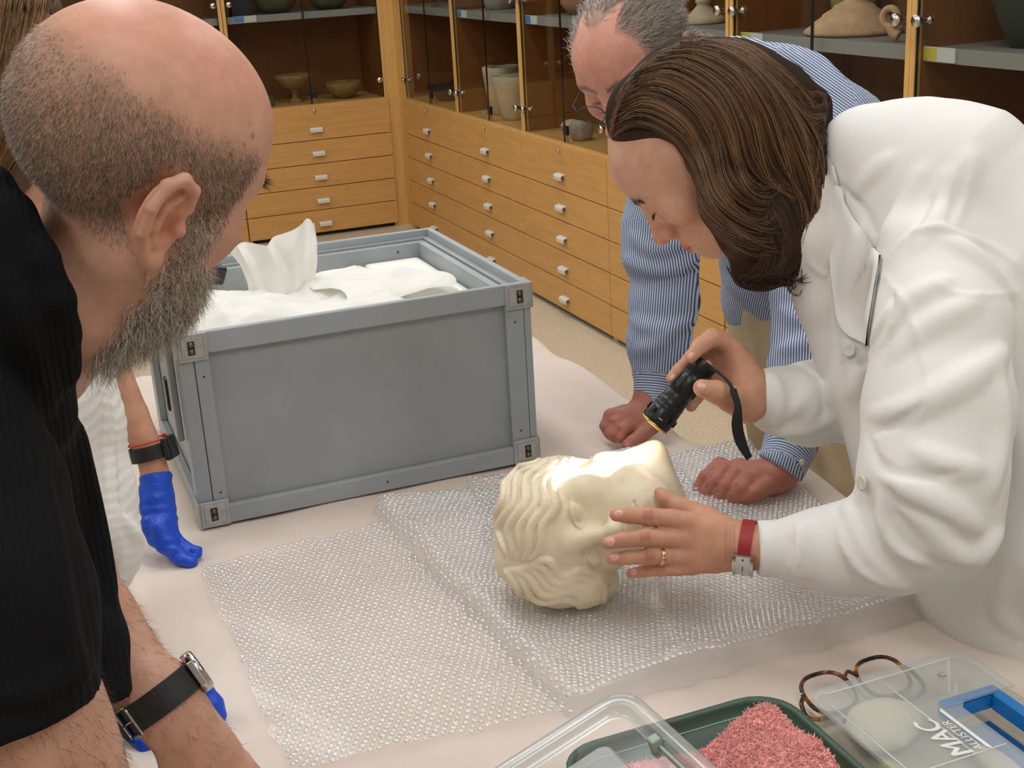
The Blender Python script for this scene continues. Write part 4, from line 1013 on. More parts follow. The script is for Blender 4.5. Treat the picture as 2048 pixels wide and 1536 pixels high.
def paint_head(q, col, lipc, browc=None, eyec=(0.05, 0.04, 0.035), blush=None, brow_pts=((0.012, 0.034), (0.030, 0.041), (0.050, 0.034)), brow_w=0.0042, seed=0):
    """q head-local points; returns colours (linear)"""
    C = np.tile(np.array(col, F32), (len(q), 1)); a = np.abs(q[:, 0]); y, z = q[:, 1], q[:, 2]
    def mixc(C, c, w): return C * (1 - w[:, None]) + np.array(c, F32) * w[:, None]
    if blush is not None:
        w = 0.55 * gauss(np.sqrt((a - 0.043) ** 2 + (z + 0.022) ** 2), 0.022) * (y > 0.03) + 0.6 * gauss(np.sqrt(a ** 2 + (z + 0.03) ** 2), 0.016) * (y > 0.09)
        C = mixc(C, blush, np.clip(w, 0, 1))
    face = (y > 0.07)
    zl = -0.0662 + 0.0 * a
    w = np.clip(1.25 - np.sqrt((a / 0.0245) ** 2 + ((z - zl) / 0.0105) ** 2), 0, 1) * 2.2 * face * (y > 0.085)
    C = mixc(C, lipc, np.clip(w, 0, 0.75))
    C = mixc(C, tuple(0.35 * np.array(lipc)), np.clip(gauss(z + 0.0662, 0.0012) * (a < 0.024) * (y > 0.085), 0, 0.8))
    if browc is not None:
        bz = np.interp(a, [b[0] for b in brow_pts], [b[1] for b in brow_pts])
        w = gauss(z - bz, brow_w) * (a > brow_pts[0][0] - 0.003) * (a < brow_pts[-1][0] + 0.003) * (y > 0.045)
        C = mixc(C, browc, np.clip(w * 0.9, 0, 0.9))
    eb = np.sqrt((a - 0.031) ** 2 + (y - 0.0795) ** 2 + (z - 0.010) ** 2)
    iris = (eb < 0.0131) & (y > 0.085)
    sl = gauss(z - 0.0072, 0.0016) * (np.abs(a - 0.031) < 0.0125) * (y > 0.083)
    C = mixc(C, eyec, np.clip(sl * 0.95, 0, 0.95))
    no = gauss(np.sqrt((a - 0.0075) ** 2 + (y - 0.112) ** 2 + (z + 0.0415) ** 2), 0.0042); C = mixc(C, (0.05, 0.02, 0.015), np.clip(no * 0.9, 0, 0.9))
    return C
def skin_mat(name, rough=0.48, bumpd=0.0006, scale=260, sss=0.12):
    t = NT(name)
    at = t.new('ShaderNodeAttribute'); at.attribute_name = 'Col'
    v = t.coords('Object'); n = t.noise(v, 45, 4, 0.65); n2 = t.noise(v, scale, 3, 0.6)
    r = t.ramp(n, [(0.3, (0.88, 0.84, 0.82)), (0.7, (1.08, 1.05, 1.04))])
    m = t.new('ShaderNodeMixRGB', blend_type='MULTIPLY'); m.inputs[0].default_value = 1
    t.link(at.outputs[0], m.inputs[1]); t.link(r, m.inputs[2]); t.link(m.outputs[0], t.b.inputs['Base Color'])
    t.b.inputs['Roughness'].default_value = rough; t.b.inputs['Specular IOR Level'].default_value = 0.28
    t.b.inputs['Subsurface Weight'].default_value = sss; t.b.inputs['Subsurface Radius'].default_value = (0.010, 0.004, 0.002); t.b.inputs['Subsurface Scale'].default_value = 0.5
    t.bump(n2, 0.25, bumpd); return t.m
def attr_mat(name, rough=0.8, spec=0.2, bump=None, attr='Col'):
    t = NT(name); at = t.new('ShaderNodeAttribute'); at.attribute_name = attr
    t.link(at.outputs[0], t.b.inputs['Base Color']); t.b.inputs['Roughness'].default_value = rough; t.b.inputs['Specular IOR Level'].default_value = spec
    if bump:
        v = t.coords('Object', bump[3] if len(bump) > 3 else (1, 1, 1)); t.bump(t.noise(v, bump[0], 3), bump[1], bump[2])
    return t.m
# ---------------------------------------------------------------- hair
HAIRM = attr_mat('hair', 0.42, 0.35); HAIRB = attr_mat('hair_mass', 0.75, 0.12)
def strands(name, paths, radii, cols, parent, sides=3, kind=True):
    """paths list of (k,3), cols (n,3) linear or list of (k,3)"""
    V, F = tubes(paths, radii, sides, False)
    o = fastmesh(name, V, F, HAIRM, parent, True)
    C = np.concatenate([np.repeat(np.broadcast_to(np.asarray(c, F32), (len(p), 3)), sides, 0) for p, c in zip(paths, cols)])
    colattr(o, C)
    if kind: o['kind'] = 'stuff'
    return o
def fibers(name, roots, dirs, length, r0, cols, parent, curl=0.0, bend=(0, 0, 0), segs=2):
    """short hairs as tapering three-sided spikes, built in one array pass"""
    n = len(roots); L = np.broadcast_to(length, (n,)); k = segs + 1
    t = np.linspace(0, 1, k)
    B = np.broadcast_to(np.asarray(bend, float), (n, 3))
    pts = roots[:, None, :] + dirs[:, None, :] * (L[:, None] * t[None])[..., None] + B[:, None, :] * (L[:, None] * (t ** 2)[None])[..., None]
    if curl:
        a = RNG.uniform(0, 6.28, n); f = RNG.uniform(4, 9, n); x = np.cross(dirs, RNG.normal(0, 1, (n, 3))); x /= np.linalg.norm(x, axis=1, keepdims=True) + 1e-9
        pts = pts + x[:, None, :] * (curl * np.sin(a[:, None] + f[:, None] * t[None]) * t[None])[..., None]
    tg = np.gradient(pts, axis=1); tg /= np.linalg.norm(tg, axis=2, keepdims=True) + 1e-9
    a = np.cross(tg, np.array([0.31, 0.52, 0.79])); a /= np.linalg.norm(a, axis=2, keepdims=True) + 1e-9; b = np.cross(tg, a)
    ang = np.arange(3) * 2 * np.pi / 3; rr = np.broadcast_to(r0, (n,))[:, None] * (1 - 0.85 * t)[None]
    V = pts[:, :, None, :] + (a[:, :, None, :] * np.cos(ang)[None, None, :, None] + b[:, :, None, :] * np.sin(ang)[None, None, :, None]) * rr[:, :, None, None]
    i, j = np.meshgrid(np.arange(segs), np.arange(3), indexing='ij'); j2 = (j + 1) % 3
    f = np.stack([i * 3 + j, i * 3 + j2, (i + 1) * 3 + j2, (i + 1) * 3 + j], -1).reshape(-1, 4)
    F = (f[None] + (np.arange(n) * k * 3)[:, None, None]).reshape(-1, 4)
    o = fastmesh(name, V.reshape(-1, 3), F, HAIRM, parent, True)
    colattr(o, np.repeat(np.asarray(cols, F32), k * 3, 0)); o['kind'] = 'stuff'
    return o
def sample_faces(V, Q, n, weight=None):
    """n random surface points, normals; weight: per-vertex density"""
    a, b, c, d = V[Q[:, 0]], V[Q[:, 1]], V[Q[:, 2]], V[Q[:, 3]]
    nr = np.cross(c - a, d - b); ar = np.linalg.norm(nr, axis=1); nr = nr / (ar[:, None] + 1e-12)
    w = ar.copy()
    if weight is not None: w *= weight[Q].mean(1)
    i = RNG.choice(len(Q), n, p=w / w.sum()); u = RNG.uniform(0, 1, (n, 1)); v = RNG.uniform(0, 1, (n, 1))
    return a[i] * (1 - u) * (1 - v) + b[i] * u * (1 - v) + c[i] * u * v + d[i] * (1 - u) * v, nr[i]
# ---------------------------------------------------------------- marble head
def marble_mat():
    t = NT('marble'); v = t.coords('Object'); n = t.noise(v, 14, 6, 0.65); n2 = t.noise(v, 300, 3, 0.6)
    t.link(t.ramp(n, [(0.32, lin((222, 205, 172))), (0.6, lin((234, 222, 196)))]), t.b.inputs['Base Color'])
    t.b.inputs['Roughness'].default_value = 0.45; t.b.inputs['Subsurface Weight'].default_value = 0.15
    t.b.inputs['Subsurface Radius'].default_value = (0.012, 0.010, 0.007); t.b.inputs['Subsurface Scale'].default_value = 0.5
    t.bump(n2, 0.12, 0.0006); return t.m
MH = Head(frame((0.0248, 0.2036, -0.9787), (-0.9259, 0.3738, 0.0543)), 0.97, (0, 0.092, 0.010), P(1170, 1073, 1.67), ear=False, statue=True)
def marble():
    f = Field([MH.grp()])
    def hairmass(p):
        q = MH.loc(p); x = np.abs(q[:, 0])
        d = ellip(q, (0, -0.022, 0.040), (0.086, 0.108, 0.094))
        cut = (q[:, 1] * 0.78 - q[:, 2] * 0.60 - 0.012 - 0.006 * np.sin(x * 90)) + 0.0
        return smax(d, cut, 0.016)
    f.add(Grp(MH.wor((0, -0.02, 0.03)), 0.13, hairmass, 0.006))
    # back locks and lower curls, neck stub
    f.add(chain_grp([(MH.wor((0, -0.01, -0.05)), 0.055), (MH.wor((0.0, -0.012, -0.122)), 0.056)], 0.025))
    cut_n = -MH.M[2]; c0 = MH.wor((0, 0, -0.135))
    f.add(Grp(c0, 0.2, lambda p: (p - c0) @ np.asarray(cut_n, F32) + 0.005 * noise3(p, 70, 8), 0.022, 'and'))
    for pts in ([(1075, 1150, 1.72, 44), (1120, 1168, 1.715, 46), (1170, 1172, 1.72, 40), (1205, 1165, 1.735, 34)],
                [(1040, 1120, 1.735, 52), (1080, 1150, 1.73, 52)]):
        f.add(JC(pts, 0.02))
    def lerp_lines(A, B, n, amp, k, ph):
        A = spline(A, 40); B = spline(B, 40); out = []
        for i in range(n):
            t = i / (n - 1); c = A * (1 - t) + B * t
            tg = np.gradient(c, axis=0); tg /= np.linalg.norm(tg, axis=1, keepdims=True); nm = np.stack([-tg[:, 1], tg[:, 0]], 1)
            s = np.linspace(0, 1, 40)
            out.append(c + nm * (amp * np.sin(k * 2 * np.pi * s + ph + 0.35 * i))[:, None])
        return out
    lines = []
    for i, l in enumerate(lerp_lines([(1052, 1118), (1086, 1075), (1100, 1030), (1108, 985), (1128, 948), (1158, 926)], [(990, 1110), (988, 1050), (1003, 992), (1032, 948), (1072, 917), (1108, 904)], 6, 9.0, 2.5, 0.4)):
        lines.append((l, 0.0060 + 0.0008 * (i % 2), -0.0008))
    for i, l in enumerate(lerp_lines([(1050, 1124), (1090, 1126), (1128, 1146), (1165, 1148), (1220, 1152)], [(1012, 1140), (1042, 1190), (1095, 1214), (1150, 1218), (1205, 1204)], 6, 7.5, 2.2, 1.0)):
        lines.append((l, 0.0058 + 0.001 * (i % 2), -0.0008))
    for i, l in enumerate(lerp_lines([(1128, 1155), (1150, 1185), (1165, 1212)], [(1198, 1160), (1200, 1185), (1212, 1198)], 5, 5, 1.3, 0.0)):
        lines.append((l, 0.0080, -0.001))
    f2 = Field(f.g); base = Field(list(f.g))
    for g in creases(base, lines, 0.0022, 8): f2.add(g)
    eye = [([(1140, 1003), (1160, 1018), (1170, 1038), (1163, 1056)], 0.0016, 0.0004), ([(1140, 1003), (1143, 1030), (1152, 1048), (1163, 1056)], 0.0014, 0.0004), ([(1174, 1088), (1194, 1098), (1204, 1118), (1198, 1136)], 0.0016, 0.0004), ([(1174, 1088), (1174, 1112), (1184, 1130), (1198, 1136)], 0.0014, 0.0004)]
    b3 = Field(list(f2.g)); f2.add(*creases(b3, eye, 0.0015, 4))
    o, V, Q = sdfmesh('marble_head', f2, 0.0019, marble_mat())
    tag(o, 'ancient marble head with wavy carved hair lying on its side on bubble wrap', 'sculpture')
    return f2
MARBLE_F = marble()
# ---------------------------------------------------------------- people
SKIN1 = skin_mat('skin_warm'); SKIN2 = skin_mat('skin_fair')
def paint_spots(V, C, spots):
    for p, r, c, w in spots:
        a = np.exp(-(vlen(np.asarray(V - p, F32)) / r) ** 2) * w
        C = C * (1 - a[:, None]) + np.array(c, F32) * a[:, None]
    return C
def fingers(chains, k=0.006, kin=0.004):
    return [JC(c, k, kin) for c in chains]
def band(name, c, axis, ra, rb, ref, w, t, m, parent, a0=0, a1=360, n=48, flat=None):
    """strap: rectangle swept round an ellipse about axis"""
    axis = np.asarray(axis, float); axis /= np.linalg.norm(axis); ref = np.asarray(ref, float); ref = ref - axis * ref.dot(axis); ref /= np.linalg.norm(ref); bi = np.cross(axis, ref)
    full = abs(a1 - a0) >= 360; A = np.radians(np.linspace(a0, a1, n, endpoint=not full))
    V = []; F = []
    for a in A:
        for (dw, dt) in ((-w / 2, 0), (w / 2, 0), (w / 2, t), (-w / 2, t)):
            V.append(c + ref * (ra + dt) * math.cos(a) + bi * (rb + dt) * math.sin(a) + axis * dw)
    for i in range(n if full else n - 1):
        k = (i + 1) % n
        for j in range(4): F.append((i * 4 + j, i * 4 + (j + 1) % 4, k * 4 + (j + 1) % 4, k * 4 + j))
    o = meshobj(name, V, F, m, parent); return o
def matrix(c, x, y, z):
    return Matrix([[x[0], y[0], z[0], c[0]], [x[1], y[1], z[1], c[1]], [x[2], y[2], z[2], c[2]], [0, 0, 0, 1]])
def legs(root, off, hip, foot, colour, nm, shoe):
    """trouser legs and shoes from the hips (x, y, z) to the floor"""
    hx, hy, hz = hip; fx, fy = foot
    f = Field([chain_grp([((hx, hy - 0.05, hz + 0.04), 0.105), ((hx, hy + 0.05, hz + 0.04), 0.105)], 0.05)])
    for sy in (-0.10, 0.10):
        f.add(chain_grp([((hx, hy + sy * 0.7, hz - 0.02), 0.085), (((hx + fx) / 2 + 0.01, (hy + fy) / 2 + sy, hz * 0.52), 0.068), ((fx, fy + sy, 0.075), 0.055)], 0.05))
    o, _, _ = sdfmesh(nm, f, 0.010, mat(nm + '_cloth', colour, 0.85, spec=0.1), root); o.location = -off
    for sy in (-0.10, 0.10):
        s_ = rock('shoe', (0.125, 0.048, 0.045), mat('dark_shoe', (34, 30, 28), 0.45), 3, root); s_.location = np.array((fx + (0.05 if hx < 0.5 else -0.05), fy + sy, 0.0)) - off
def nz(v): v = np.asarray(v, float); return v / np.linalg.norm(v)

# ============================================================ bald bearded man in black
H1 = Head(frame((0.5717, 0.104, 0.8138), (0.4809, -0.8461, -0.2297)), 1.044, (0.0725, -0.012, -0.004), P(321, 429, 1.0), fat=1.05)
def man_black():
    root = empty('person', tuple(P(60, 1250, 1.15) * [1, 1, 0])); tag(root, 'bald man with grey beard in a black shirt leaning over the table edge', 'person')
    off = np.array(root.location)
    f = Field([H1.grp()])
    f.add(JC([(250, 470, 1.07, 120), (150, 590, 1.08, 136), (50, 710, 1.13, 130), (-20, 800, 1.16, 100)], 0.04))
    f.add(JC([(-40, 800, 1.14, 90), (-30, 1050, 1.20, 90), (0, 1300, 1.28, 84), (0, 1550, 1.37, 80)], 0.04))
    # near (right) arm
    f.add(JC([(-90, 860, 1.02, 120), (-10, 1230, 0.94, 130), (40, 1400, 0.93, 136), (75, 1520, 0.95, 143), (125, 1640, 0.99, 136), (210, 1850, 1.08, 90), (250, 1950, 1.15, 80)], 0.05, 0.03))
    # far (left) arm and hand
    f.add(JC([(40, 900, 1.25, 70), (75, 1010, 1.29, 68), (130, 1130, 1.28, 68), (188, 1235, 1.27, 75), (224, 1306, 1.26, 76), (320, 1397, 1.235, 68), (366, 1456, 1.24, 60), (402, 1512, 1.255, 66), (440, 1560, 1.27, 72)], 0.02, 0.02))
    f.add(*fingers([[(415, 1545, 1.25, 40), (440, 1620, 1.28, 30), (470, 1700, 1.34, 24), (480, 1740, 1.38, 20)],
                    [(440, 1550, 1.26, 38), (480, 1625, 1.29, 29), (515, 1690, 1.34, 24), (525, 1720, 1.37, 20)],
                    [(460, 1545, 1.28, 36), (510, 1610, 1.31, 28), (548, 1670, 1.35, 23), (558, 1695, 1.38, 19)],
                    [(470, 1530, 1.30, 34), (525, 1580, 1.33, 25), (560, 1625, 1.36, 20), (568, 1645, 1.38, 17)],
                    [(365, 1500, 1.24, 34), (350, 1580, 1.25, 32), (370, 1660, 1.28, 26), (385, 1700, 1.31, 21)]], 0.012, 0.006))
    body, V, Q = sdfmesh('body', f, 0.0024, SKIN1, root)
    body.location = -off
    q = H1.loc(V); sk = np.array(lin((206, 160, 138)))
    C = paint_head(q, sk, lin((176, 100, 92)), lin((70, 55, 45)), blush=lin((200, 110, 96)), seed=1)
    head = np.linalg.norm(q, axis=1) < 0.19
    C[~head] = sk * np.array([0.90, 0.90, 0.88])
    ear = np.clip(1.4 - vlen(np.asarray(q - EAR_O, F32)) / 0.03, 0, 1) * head
    C = C * (1 - 0.5 * ear[:, None]) + np.array(lin((226, 146, 124))) * 0.5 * ear[:, None]
    # scalp under the cropped hair is tinted by the stubble; bald crown pinker
    hm = hairmask1(q)
    C = C * (1 - 0.50 * hm[:, None]) + np.array(lin((140, 112, 92))) * 0.50 * hm[:, None]
    bald = np.clip((q[:, 2] - 0.075) / 0.03, 0, 1) * (1 - hm) * head
    C = C * (1 - 0.35 * bald[:, None]) + np.array(lin((222, 150, 130))) * 0.35 * bald[:, None]
    C = paint_spots(V, C, [(march(f, [(506, 272)])[0][0], 0.0022, lin((110, 60, 45)), 0.9), (march(f, [(500, 250)])[0][0], 0.0015, lin((140, 80, 60)), 0.5)])
    colattr(body, C)
    # cropped hair
    w = hm.copy(); w[~head] = 0
    n = 30000; p, nr = sample_faces(V, Q, n, w)
    if (grad(f, p[:200]) * nr[:200]).sum() < 0: nr = -nr
    flow = np.asarray(H1.M[2]) * -1.0 + np.asarray(H1.M[1]) * 0.25
    d = nr * 0.45 + flow[None] * 0.75 + RNG.normal(0, 0.22, p.shape); d /= np.linalg.norm(d, axis=1, keepdims=True)
    g = RNG.uniform(0, 1, (n, 1)); c = np.where(g < 0.45, lin((112, 92, 76)), np.where(g < 0.80, lin((158, 138, 120)), lin((214, 202, 190)))) 
    fibers('cropped_hair', p - nr * 0.0006 - off, d, RNG.uniform(0.0035, 0.0068, n), 0.00019, c, root)
    # beard
    bm = beardmask1(q) * head
    n = 9000; p, nr = sample_faces(V, Q, n, bm)
    if (grad(f, p[:200]) * nr[:200]).sum() < 0: nr = -nr
    ql = H1.loc(p)
    down = CD((-0.35, 0.90, 0.05)); fw = np.asarray(H1.M[1])
    d = nr * 0.42 + down[None] * 0.65 + fw[None] * 0.10 + RNG.normal(0, 0.32, p.shape); d /= np.linalg.norm(d, axis=1, keepdims=True)
    low = np.clip((-0.045 - ql[:, 2]) / 0.05, 0, 1)
    L = RNG.uniform(0.008, 0.015, n) + low * RNG.uniform(0.002, 0.014, n)
    g = RNG.uniform(0, 1, (n, 1)); fr = np.clip((ql[:, 1:2] - 0.0) / 0.07, 0, 1)
    c = np.where(g < 0.22, lin((110, 94, 78)), np.where(g < 0.46, lin((172, 156, 138)), lin((232, 224, 212))))
    fibers('beard', p - nr * 0.001 - off, d, L, 0.00030, c, root, 0.0045, down * 0.25, 6)
    # eyebrow tuft
    qb = np.stack([RNG.uniform(0.010, 0.052, 320) * RNG.choice([-1, 1], 320), np.full(320, 0.099), 0.036 + RNG.normal(0, 0.0028, 320)], 1)
    qb[:, 1] -= np.clip(np.abs(qb[:, 0]) - 0.02, 0, 1) * 0.45
    pb = H1.wor(qb); db = nz_rows(np.asarray(H1.M[1])[None] * 0.8 + np.sign(qb[:, 0:1]) * np.asarray(H1.M[0])[None] * 0.7 + RNG.normal(0, 0.25, pb.shape))
    fibers('eyebrows', pb - off, db, RNG.uniform(0.006, 0.011, 320), 0.0003, np.tile(lin((48, 38, 32)), (320, 1)), root)
    # forearm hair
    ra = P(60, 1450, 0.94); la = P(270, 1310, 1.25)
    wa = np.maximum(np.exp(-(vlen(np.asarray(V - ra, F32)) / 0.07) ** 2), np.exp(-(vlen(np.asarray(V - la, F32)) / 0.09) ** 2))
    n = 2600; p, nr = sample_faces(V, Q, n, wa)
    if (grad(f, p[:200]) * nr[:200]).sum() < 0: nr = -nr
    ax = CD((0.6, 0.75, 0.0)); d = nz_rows(nr * 0.35 + ax[None] * 0.8 + RNG.normal(0, 0.3, p.shape))
    fibers('arm_hair', p - nr * 0.0005 - off, d, RNG.uniform(0.008, 0.017, n), 0.00013, np.tile(lin((70, 46, 34)), (n, 1)), root, 0.002, nr * -0.2, 3)
    # shirt
    s = Field()
    s.add(JC([(-80, 660, 1.10, 150), (-40, 820, 1.14, 160), (-10, 1000, 1.20, 164), (25, 1200, 1.26, 165), (0, 1500, 1.36, 170), (-30, 1800, 1.45, 190)], 0.04, 0.02))
    s.add(JC([(-150, 760, 1.04, 170), (-70, 1000, 0.98, 176), (-15, 1210, 0.935, 178), (22, 1430, 0.925, 178)], 0.05, 0.04))          # near sleeve
    s.add(JC([(30, 830, 1.20, 108), (72, 1000, 1.24, 104), (122, 1150, 1.23, 98), (166, 1290, 1.20, 86), (196, 1440, 1.185, 72)], 0.03, 0.01))   # far sleeve
    for (px, py, Z, nx, ny, only) in ((92, 1418, 0.93, 0.26, 0.96, 0), (222, 1388, 1.19, -0.13, 0.99, 1)):
        c = P(px, py, Z); nn = CD((nx, ny, 0.12))
        s.add(Grp(c, 0.21 if only == 0 else 0.075, (lambda p, dd, c=c, nn=nn, o=only: cut_local(p, dd, c, nn, o)), 0.002, 'mod'))
    # collar
    s.add(JC([(-60, 330, 1.02, 24), (-12, 360, 1.00, 24), (38, 420, 0.985, 24), (88, 512, 0.985, 24), (122, 600, 0.995, 24), (134, 672, 1.02, 20), (132, 740, 1.05, 18)], 0.012, 0.01))
    s.add(JC([(-100, 440, 1.03, 90), (-40, 530, 1.01, 92), (20, 640, 1.03, 92), (55, 740, 1.07, 88), (60, 830, 1.10, 88)], 0.03, 0.01))
    folds = [([(150, 760), (165, 900), (195, 1050), (225, 1200)], 0.006, 0.001), ([(60, 900), (90, 1050), (120, 1250), (150, 1360)], 0.008, 0.003), ([(-5, 1060), (40, 1200), (60, 1390)], 0.007, 0.003), ([(10, 560), (60, 690), (100, 820)], 0.007, 0.002),
             ([(2, 1395), (90, 1375), (178, 1330)], 0.0025, 0.0)]
    s.add(JC([(-60, 480, 1.08, 100), (-5, 620, 1.09, 104), (-30, 780, 1.13, 140)], 0.04, 0.02), JC([(-20, 440, 1.02, 66), (8, 500, 1.015, 70), (42, 580, 1.02, 74), (55, 660, 1.045, 76)], 0.03, 0.02))
    b = Field(list(s.g)); s.add(*creases(b, folds, 0.012, 20))
    so, SV, SQ = sdfmesh('black_shirt', s, 0.0042, black_mat(), root); so.location = -off
    legs(root, off, (-0.15, 1.31, 0.70), (-0.22, 1.30), (36, 38, 44), 'dark_trousers', 1)
    return f, s
def nz_rows(a): return a / (np.linalg.norm(a, axis=1, keepdims=True) + 1e-9)
def cut_local(p, d, c, nn, only):
    e = (p - np.asarray(c, F32)) @ np.asarray(nn, F32); r = vlen(p - np.asarray(c, F32))
    return np.where(r < (0.20 if only == 0 else 0.072), smax(d, e, 0.004), d)
def hairmask1(q):
    a = np.abs(q[:, 0]); y, z = q[:, 1], q[:, 2]
    top = 0.058 + 0.24 * np.clip(-y - 0.01, 0, 0.1) - 0.10 * np.clip(y - 0.02, 0, 1)      # upper edge of the fringe
    m = np.clip((top - z + 0.012) / 0.022, 0, 1)
    m *= np.clip((0.052 + 0.25 * np.clip(z, 0, 0.1) - y) / 0.012, 0, 1)                  # temple line
    low = np.where(y > -0.012, -0.012, -0.045)
    m *= np.clip((z - low) / 0.02, 0, 1)
    e = vlen(np.asarray(np.stack([a, y, z], 1) - EAR_O, F32)); m *= np.clip((ear_sdf(np.asarray(np.stack([a, y, z], 1), F32)) - 0.004) / 0.004, 0, 1) * np.clip((e - 0.026) / 0.006, 0, 1)
    ns = noise3(q, 90, 4); return np.clip(m * (1.0 + 0.25 * ns), 0, 1)
def beardmask1(q):
    a = np.abs(q[:, 0]); y, z = q[:, 1], q[:, 2]
    line = -0.030 + 0.35 * np.clip(0.05 - y, 0, 0.1) * 0 - 0.35 * np.clip(y - 0.045, 0, 0.06)  # upper cheek line
    m = np.clip((line - z) / 0.012, 0, 1) * np.clip((y - 0.004) / 0.014, 0, 1) * np.clip((z + 0.16) / 0.03, 0, 1)
    m = np.maximum(m, np.clip((0.030 - np.abs(y - 0.022)) / 0.012, 0, 1) * np.clip((0.012 - z) / 0.02, 0, 1) * np.clip((z + 0.06) / 0.02, 0, 1) * (a > 0.05) * 0.9)
    e = vlen(np.asarray(np.stack([a, y, z], 1) - EAR_O, F32)); m *= np.clip((ear_sdf(np.asarray(np.stack([a, y, z], 1), F32)) - 0.003) / 0.004, 0, 1)
    mou = np.exp(-((a / 0.026) ** 2 + ((z + 0.067) / 0.011) ** 2) ** 2) * (y > 0.07)
    m *= 1 - mou
    m = np.maximum(m, np.exp(-((a / 0.030) ** 2 + ((z + 0.052) / 0.008) ** 2) ** 2) * (y > 0.07))
    return np.clip(m, 0, 1)
def black_mat():
    t = NT('black_knit'); t.b.inputs['Base Color'].default_value = (*lin((22, 22, 24)), 1); t.b.inputs['Roughness'].default_value = 0.92; t.b.inputs['Specular IOR Level'].default_value = 0.12
    v = t.coords('Object', (1, 1, 0.25)); w = t.new('ShaderNodeTexWave'); w.inputs['Scale'].default_value = 55; w.inputs['Distortion'].default_value = 3.0; w.inputs['Detail'].default_value = 2; w.inputs['Detail Scale'].default_value = 2
    t.link(v, w.inputs['Vector']); t.bump(w.outputs['Fac'], 0.6, 0.0016)
    return t.m
t_ = __import__('time').time
_t0 = t_()
MB_F, MB_S = man_black(); print('man_black', t_() - _t0)
def watch_black():
    c = P(320, 1396, 1.235); ax = CD((0.58, 0.81, 0.03)); toward = CD((0.82, -0.57, -0.02))
    w = empty('wristwatch', tuple(c)); tag(w, 'black strap wristwatch with steel case on the bearded man', 'watch'); off = c
    R0 = 76 * 1.235 / FPX
    st = mat('black_strap', (24, 22, 22), 0.55, bump=0.3, bscale=120)
    band('strap', np.zeros(3), ax, R0, R0 * 0.97, toward, 0.027, 0.0035, st, w)
    cam_d_ = CD((0, 0, -1)); nn = nz(toward * 0.93 - cam_d_ * 0.36); px_ = ax; py_ = np.cross(nn, px_)
    cs = lathe('case', [(0, -0.002), (0.0205, -0.002), (0.0215, 0.001), (0.0215, 0.007), (0.0195, 0.0095), (0.0185, 0.0088), (0, 0.0088)], mat('steel', (190, 190, 188), 0.2, 1.0), w, 36); cs.matrix_local = matrix(nn * (R0 + 0.0015), px_, py_, nn)
    lathe('dial', [(0, 0.0089), (0.0182, 0.0089)], mat('dark_dial', (24, 26, 28), 0.25), cs, 36)
    lathe('crown', [(0, 0), (0.003, 0), (0.003, 0.005), (0, 0.005)], mat('steel', (190, 190, 188), 0.2, 1.0), cs, 12).matrix_local = matrix(np.array([0, 0.0215, 0.004]), np.array([1, 0, 0]), np.array([0, 0, -1]), np.array([0, 1, 0]))
    for k in range(12):
        a = k * math.pi / 6; bx = box('hour_mark', (-0.0006, 0.0135, 0.0089), (0.0006, 0.0170, 0.0094), mat('steel', (190, 190, 188), 0.2, 1.0), cs); bx.rotation_euler = (0, 0, a)
    for sgn in (-1, 1):
        lu = box('lug', (-0.013, sgn * 0.019 - 0.003, -0.002), (0.013, sgn * 0.019 + 0.003, 0.005), mat('steel', (190, 190, 188), 0.2, 1.0), cs, 0.0012)
    # buckle on the camera side
    nb = nz(CD((-0.55, 0.42, -0.85))); nb = nz(nb - ax * nb.dot(ax)); tb_ = np.cross(ax, nb)
    fr = np.array([(-0.015, -0.010, 0), (0.015, -0.010, 0), (0.015, 0.010, 0), (-0.015, 0.010, 0), (-0.015, -0.010, 0)])
    b = tube('buckle', np.concatenate([np.linspace(fr[i], fr[i + 1], 6)[:-1] for i in range(4)] + [fr[:1]]), 0.0014, mat('steel', (190, 190, 188), 0.2, 1.0), w, 6)
    b.matrix_local = matrix(nb * (R0 * 0.985 + 0.006), ax, tb_, nb)
    tube('pin', [(0, -0.010, 0.0006), (0, 0.010, 0.0006)], 0.001, mat('steel', (190, 190, 188), 0.2, 1.0), b, 5)
    bk2 = box('strap_loop', (-0.0145, 0.013, -0.003), (0.0145, 0.019, 0.001), st, b, 0.001)
watch_black()

